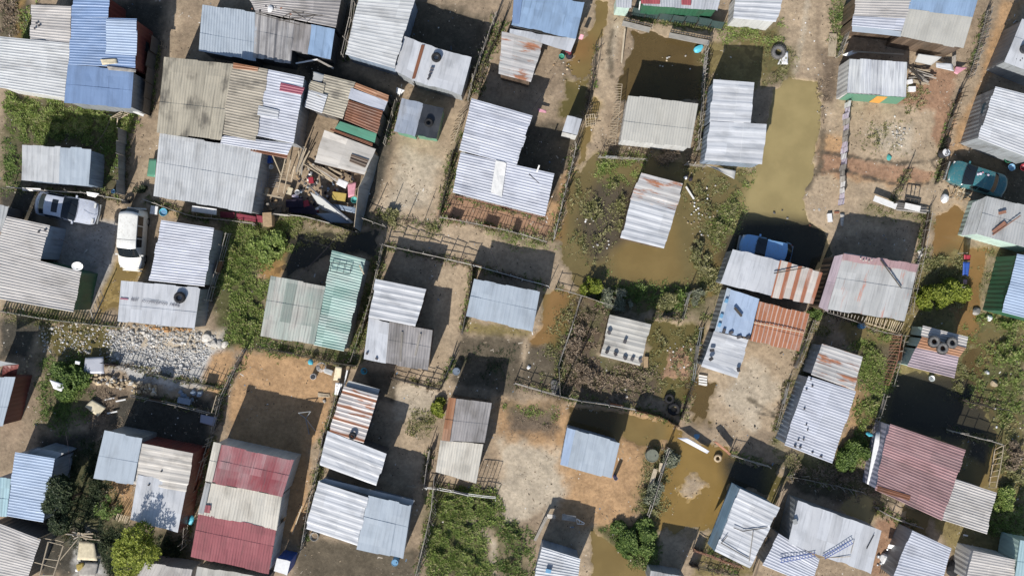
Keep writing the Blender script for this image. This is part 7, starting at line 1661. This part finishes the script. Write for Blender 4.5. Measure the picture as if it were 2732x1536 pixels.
tree('ragged olive bush right of the marshy pool', 'c1', 1870, 1130, 1.0, .9, 'leaf_olive', 500, .14, seed=23, twigs=30, spread=(.6, 1.4, -.2), **B)
tree('bare brown bush at the right edge by the pond', 'd3', 2520, 230, 1.0, 1.0, 'leaf_dry', 450, .13, seed=24, twigs=50, **B)
tree('green shrub by the rusted ribbed roof corner', 'd2', 480, 260, .6, .8, 'leaf_bush', 320, .14, seed=25, **B)
tree('tufted green shrub at the foot of the bare sandy yard', 'b1', 1360, 740, .55, .8, 'leaf_olive', 300, .16, seed=26, **B)

# ---- ground cover
grass('bright lush grass below the bright blue roof', 'o', [30,245, 160,262, 340,275, 310,330, 180,350, 60,345, 15,330], 'leaf_grass', 110, .24, .3)
grass('shaded grass and weeds in the dark left yard', 'o', [0,330, 300,330, 300,460, 270,480, 230,370, 55,365, 50,470, 0,480], 'leaf_bush', 50, .2)
grass('weeds in the top left corner', 'o', [0,0, 45,0, 40,90, 0,95], 'leaf_dry', 60, .25)
grass('weeds beside the orange trickle in the top left corner', 'o', [58,20, 78,20, 78,100, 56,100], 'leaf_grass', 70, .2)
grass('hedge like grass right of the lavender roof', 'o', [575,565, 740,560, 715,650, 650,670, 600,720, 555,720, 560,640], 'leaf_grass', 110, .24, .35)
grass('lush grass left of the pale green roof', 'o', [600,710, 670,720, 655,850, 590,860, 575,800], 'leaf_grass', 120, .24, .3)
grass('shaded grass strip under the pale green roofs', 'o', [650,850, 870,885, 900,860, 920,700, 955,640, 930,800, 890,905, 640,880], 'leaf_bush', 60, .18)
grass('grass tufts along the leaning fence left of the bright white roof', 'o', [925,720, 950,650, 935,780, 905,850, 900,900], 'leaf_olive', 70, .2)
grass('scrub behind the leaning yard wall', 'o', [700,560, 880,590, 860,610, 700,600], 'leaf_olive', 60, .2)
grass('green strip below the middle stick fence', 'o', [1220,575, 1340,590, 1400,620, 1280,612], 'leaf_grass', 100, .16, .3)
grass('weeds at the foot of the sandy yard', 'o', [925,545, 1110,560, 1100,590, 960,580], 'leaf_olive', 45, .17, soil='')
grass('weeds on the fence line left of the offset lavender roofs', 'o', [1135,390, 1165,340, 1150,420, 1125,500], 'leaf_bush', 80, .18)
grass('bright weeds below the cream beige roof', 'o', [1510,395, 1625,398, 1610,450, 1530,470, 1505,430], 'leaf_grass', 90, .22, .4)
grass('marsh grass left of the wrinkled white roof', 'o', [1450,460, 1590,430, 1600,520, 1565,660, 1500,690, 1430,650], 'leaf_olive', 26, .24, 1.1, soil='')
grass('trodden dry grass under the cream beige roof', 'o', [1530,360, 1740,372, 1800,400, 1640,405, 1530,395], 'leaf_dry', 60, .2)
grass('grass on the fence line right of the cream beige roof', 'o', [1765,200, 1790,200, 1775,400, 1745,400], 'leaf_dry', 50, .2)
grass('marsh weeds right of the wrinkled white roof', 'o', [1720,430, 1895,430, 1870,540, 1830,620, 1790,640, 1740,560], 'leaf_olive', 42, .22, 0.9)
grass('bright weeds by the big pool bank', 'o', [1820,480, 1880,440, 1900,440, 1850,580, 1800,640, 1790,560], 'leaf_grass', 60, .2)
grass('brushy weeds left of the rust striped shack', 'o', [1730,640, 1800,640, 1830,700, 1780,800, 1700,790, 1740,700], 'leaf_olive', 50, .24, 0.8)
grass('thicket ground cover above the mottled roof', 'o', [1480,690, 1600,710, 1740,720, 1770,780, 1690,790, 1500,770], 'leaf_bush', 50, .24, 0.8)
grass('grass at the lane edge by the big dusty tyre', 'o', [1820,55, 1965,60, 1960,105, 1900,110, 1830,110], 'leaf_grass', 85, .2)
grass('weeds around the big dusty tyre', 'o', [1930,120, 2000,130, 1980,200, 1930,200, 1900,180], 'leaf_olive', 60, .2)
grass('weeds left of the upper lane fence', 'o', [2105,0, 2125,0, 2120,80, 2095,90], 'leaf_bush', 80, .2)
grass('weeds in the sandy rubble yard', 'o', [2170,330, 2290,320, 2300,390, 2190,390], 'leaf_olive', 26, .18, .8, soil='')
grass('weeds beside the timber pile', 'o', [2270,200, 2330,200, 2320,260, 2280,270], 'leaf_olive', 36, .2, .7, soil='')
grass('weeds behind the white boards', 'o', [2180,520, 2330,540, 2350,560, 2240,550, 2180,540], 'leaf_olive', 60, .2)
grass('sparse weeds on the big pool bank', 'o', [2060,200, 2090,200, 2080,330, 2055,330], 'leaf_dry', 30, .15, .6, soil='')
grass('weeds in the orange flooded yard', 'o', [2320,640, 2420,650, 2430,780, 2320,770], 'leaf_olive', 60, .24, 0.8)
grass('weeds along the orange channel at the right', 'o', [2480,640, 2510,660, 2480,760, 2420,840, 2450,740], 'leaf_olive', 55, .2)
grass('rank weeds at the right edge', 'o', [2420,790, 2575,800, 2575,1060, 2500,1060, 2440,980, 2460,900, 2430,850], 'leaf_grass', 60, .26, 0.8)
grass('dull weeds under the rank right edge weeds', 'o', [2420,900, 2575,900, 2575,1240, 2500,1200, 2480,1080], 'leaf_olive', 34, .25, 0.9)
grass('lush weeds right of the long lavender roof', 'o', [2120,880, 2230,840, 2240,960, 2190,1040, 2180,1160, 2110,1180, 2150,1080, 2180,980, 2130,940], 'leaf_grass', 90, .22, .35)
grass('weeds along the fence left of the long lavender roof', 'o', [2070,790, 2080,830, 2020,960, 1960,1130, 1950,1100, 2000,960], 'leaf_olive', 80, .2)
grass('weeds beside the latrine hut', 'o', [2420,860, 2450,880, 2430,1010, 2390,990], 'leaf_olive', 50, .2)
grass('swampy weeds in the green corner yard', 'o', [1405,760, 1450,745, 1435,860, 1400,930, 1350,960, 1380,860], 'leaf_olive', 36, .18, 0.9, soil='')
grass('dry brush around the mottled roof', 'o', [1450,760, 1530,775, 1510,890, 1640,930, 1650,1000, 1420,990, 1400,940], 'leaf_dry', 46, .24, 0.8)
grass('green brush below the mottled roof', 'o', [1500,900, 1640,930, 1640,1000, 1520,960], 'leaf_olive', 40, .22, 0.8)
grass('wet scrub right of the mottled roof', 'o', [1640,810, 1770,840, 1750,960, 1730,1050, 1640,1000, 1630,900], 'leaf_olive', 28, .22, 1.0, soil='')
grass('lush grass of the lower middle yard', 'o', [1085,1235, 1240,1235, 1255,1300, 1200,1300, 1220,1370, 1230,1448, 1080,1448], 'leaf_grass', 95, .24, .45)
grass('weeds right of the lower middle path', 'o', [1270,1320, 1330,1330, 1320,1448, 1250,1448], 'leaf_bush', 60, .24)
grass('fringe of green on the fenced bare patch', 'o', [1280,1020, 1390,1035, 1390,1050, 1280,1035], 'leaf_grass', 80, .16)
grass('dry stubble of the fenced bare patch', 'o', [1275,1030, 1395,1040, 1385,1095, 1275,1080], 'leaf_dry', 60, .12, .3, soil='dry')
grass('weeds in the thorny fence row', 'o', [1640,1110, 1690,1130, 1670,1250, 1640,1330, 1600,1290, 1620,1180], 'leaf_olive', 55, .22)
grass('green fringe around the low dense bush', 'o', [1510,1335, 1650,1325, 1650,1430, 1600,1420], 'leaf_bush', 70, .2)
grass('grass tuft in the sandy yard beside the rusty striped roof', 'o', [1040,1040, 1090,1040, 1080,1090, 1035,1080], 'leaf_olive', 60, .2)
grass('shaded weeds below the maroon roof', 'o', [1990,1140, 2200,1190, 2260,1260, 2160,1240, 1990,1200], 'leaf_dry', 50, .22)
grass('weeds at the lower end of the long lavender roof', 'o', [1950,1130, 2100,1150, 2090,1180, 1970,1170], 'leaf_olive', 60, .2)
grass('weeds at the bottom right corner', 'o', [2490,1270, 2560,1240, 2575,1448, 2480,1330], 'leaf_grass', 60, .22)
grass('mossy growth on the wet rubble patch', 'o', [110,810, 290,830, 300,900, 110,880], 'leaf_olive', 55, .13, .6, soil='')
grass('weeds on the left bare strip', 'o', [105,900, 220,890, 215,1040, 160,1090, 100,1060], 'leaf_bush', 50, .2)
grass('undergrowth below the lower left trees', 'o', [120,1150, 260,1120, 320,1330, 430,1340, 470,1400, 300,1448, 130,1330], 'leaf_dark', 70, .22)
grass('weeds in the bare pink bedded debris yard', 'o', [210,980, 300,980, 330,1080, 250,1090], 'leaf_dry', 50, .16, soil='')
grass('weeds at the brown plank wall under the rusty seamed roof', 'o', [20,780, 230,800, 225,815, 20,795], 'leaf_olive', 70, .16)
grass('shaded weeds in the yard behind the bright white roof', 'o', [1150,890, 1290,880, 1300,960, 1170,960], 'leaf_dark', 30, .15, .6, soil='')

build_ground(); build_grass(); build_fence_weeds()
def crumbs():
    """pebbles, twigs and trash crumbs trodden into the whole ground"""
    rs = np.random.RandomState(77); n = 26000; X = rs.uniform(-39, 39, n); Y = rs.uniform(-23, 23, n); k = fbm(X*.6, Y*.6, 61, 3) > rs.uniform(.38, .62, n); X, Y = X[k], Y[k]; n = len(X)
    Z = ground_z(X, Y); a = rs.uniform(0, 6.28, n); l = rs.uniform(.02, .075, n)*np.where(rs.uniform(0, 1, n) < .12, 2.6, 1); w = rs.uniform(.012, .05, n); h = rs.uniform(.01, .05, n)
    ux, uy = np.cos(a)*l, np.sin(a)*l; vx, vy = -np.sin(a)*w, np.cos(a)*w; V = np.empty((n, 5, 3))
    for i, (p, q) in enumerate(((-1,-1), (1,-1), (1,1), (-1,1))): V[:, i] = np.stack([X+ux*p+vx*q, Y+uy*p+vy*q, Z-.01], 1)
    V[:, 4] = np.stack([X+ux*.2, Y+uy*.2, Z+h], 1); b = np.arange(n)[:, None]*5
    F = np.concatenate([b+np.array([[0,1,4]]), b+np.array([[1,2,4]]), b+np.array([[2,3,4]]), b+np.array([[3,0,4]])], 0).astype(np.int32)
    me = bpy.data.meshes.new('gravel'); me.vertices.add(n*5); me.vertices.foreach_set('co', V.astype(np.float32).ravel()); me.loops.add(F.size); me.loops.foreach_set('vertex_index', F.ravel())
    me.polygons.add(len(F)); me.polygons.foreach_set('loop_start', np.arange(0, F.size, 3, dtype=np.int32)); me.polygons.foreach_set('loop_total', np.full(len(F), 3, dtype=np.int32))
    t = NT('crumb', .9, .15); g = t.n('NewGeometry'); r = t.n('ValToRGB'); e = r.color_ramp.elements; r.color_ramp.interpolation = 'CONSTANT'
    cs = [(0, (.07, .055, .04)), (.3, (.15, .11, .075)), (.55, (.30, .24, .17)), (.75, (.42, .37, .30)), (.9, (.62, .60, .56)), (.97, (.12, .2, .3))]
    while len(e) < len(cs): e.new(.5)
    for i, (p, c) in enumerate(cs): e[i].position = p; e[i].color = (*c, 1)
    t.l(g.outputs['Random Per Island'], r.inputs[0]); me.materials.append(t.out(r.outputs[0])); me.update(); me.validate()
    o = link(bpy.data.objects.new('gravel', me)); o['kind'] = 'stuff'; o['label'] = 'pebbles twigs and trash crumbs trodden into the ground'; o['category'] = 'gravel'
crumbs()

def shards():
    """broken concrete and stone chips, too many to count, over the rubble yard"""
    rs = np.random.RandomState(5); P = [(p.x, p.y) for p in wpts('a2', [1040,420, 1400,370, 1960,430, 2260,520, 2120,640, 2040,760, 1900,900, 1500,860, 1150,780, 1060,700, 900,650, 420,640, 400,400, 800,380])]
    xs = [p[0] for p in P]; ys = [p[1] for p in P]; n = 26000; X = rs.uniform(min(xs), max(xs), n); Y = rs.uniform(min(ys), max(ys), n); d = poly_sd(X, Y, P) + (fbm(X*2, Y*2, 3)-.5)*1.2
    cx = W(px('a2', 1500, 500)); k = (d < 0) & (rs.uniform(0, 1, n) < np.where(X > W(px('a2', 1080, 500)).x, .62, .22)*np.clip(fbm(X*1.7, Y*1.7, 13, 3)*2.6-.7, 0, 1)); X, Y = X[k], Y[k]; n = len(X)
    s = rs.uniform(.02, .085, n)*rs.uniform(.6, 1.4, n)*np.where(rs.uniform(0, 1, n) < .05, 1.9, 1); a = rs.uniform(0, 6.28, n); Z = ground_z(X, Y) - .02 + s*rs.uniform(0, .4, n); V = np.empty((n, 6, 3))
    for i in range(4): V[:, i] = np.stack([X+np.cos(a+i*1.57+rs.uniform(-.3, .3, n))*s*rs.uniform(.6, 1.1, n), Y+np.sin(a+i*1.57)*s*rs.uniform(.6, 1.1, n), Z+s*rs.uniform(-.1, .5, n)], 1)
    V[:, 4] = np.stack([X+s*.1, Y, Z+s*rs.uniform(.5, 1.0, n)], 1); V[:, 5] = np.stack([X, Y, Z-s*.6], 1); b = np.arange(n)[:, None]*6
    F = np.concatenate([b+np.array([[i, (i+1) % 4, 4]]) for i in range(4)] + [b+np.array([[(i+1) % 4, i, 5]]) for i in range(4)], 0).astype(np.int32)
    me = bpy.data.meshes.new('rubble'); me.vertices.add(n*6); me.vertices.foreach_set('co', V.astype(np.float32).ravel()); me.loops.add(F.size); me.loops.foreach_set('vertex_index', F.ravel())
    me.polygons.add(len(F)); me.polygons.foreach_set('loop_start', np.arange(0, F.size, 3, dtype=np.int32)); me.polygons.foreach_set('loop_total', np.full(len(F), 3, dtype=np.int32))
    t = NT('shard', .9, .15); g = t.n('NewGeometry'); r = t.n('ValToRGB'); e = r.color_ramp.elements; r.color_ramp.interpolation = 'CONSTANT'
    cs = [(0, (.30, .30, .30)), (.3, (.42, .41, .39)), (.6, (.54, .53, .51)), (.88, (.40, .33, .24)), (.95, (.66, .66, .66))]
    while len(e) < len(cs): e.new(.5)
    for i, (p, c) in enumerate(cs): e[i].position = p; e[i].color = (*c, 1)
    t.l(g.outputs['Random Per Island'], r.inputs[0]); me.materials.append(t.out(r.outputs[0])); me.update(); me.validate()
    o = link(bpy.data.objects.new('rubble', me)); o['kind'] = 'stuff'; o['label'] = 'pale broken concrete and stone chips over the rubble yard'; o['category'] = 'rubble'
shards()

# ---- light, sky, camera
SUN_AZ = Vector((-.39, -.92)); EL = math.radians(36)
d = Vector((-SUN_AZ.x*math.cos(EL), -SUN_AZ.y*math.cos(EL), -math.sin(EL)))
ld = bpy.data.lights.new('sun', 'SUN'); ld.energy = 4.6; ld.angle = math.radians(.53); ld.color = (1., .955, .89)
lo = bpy.data.objects.new('sun', ld); lo.rotation_euler = d.to_track_quat('-Z', 'Y').to_euler(); lo.location = (-20, -40, 40); COL.objects.link(lo)
wd = bpy.data.worlds.new('World'); SC.world = wd; wd.use_nodes = True; nt = wd.node_tree
sk = nt.nodes.new('ShaderNodeTexSky'); sk.sky_type = 'NISHITA'; sk.sun_disc = False; sk.sun_elevation = EL; sk.sun_rotation = math.atan2(SUN_AZ.x, SUN_AZ.y)
nt.links.new(sk.outputs[0], nt.nodes['Background'].inputs[0]); nt.nodes['Background'].inputs[1].default_value = .098
cd = bpy.data.cameras.new('camera'); cd.sensor_width = 36; cd.lens = 36*CAMH/(2732/PXM); cd.clip_end = 2000
co = bpy.data.objects.new('camera', cd); co.location = (0, 0, CAMH); co.rotation_euler = (0, 0, 0); COL.objects.link(co); SC.camera = co
SC.view_settings.view_transform = 'Standard'; SC.view_settings.look = 'None'; SC.view_settings.exposure = .38; SC.view_settings.gamma = 1
SC.render.engine = 'CYCLES'
SC.cycles.max_bounces = 6; SC.cycles.transparent_max_bounces = 8
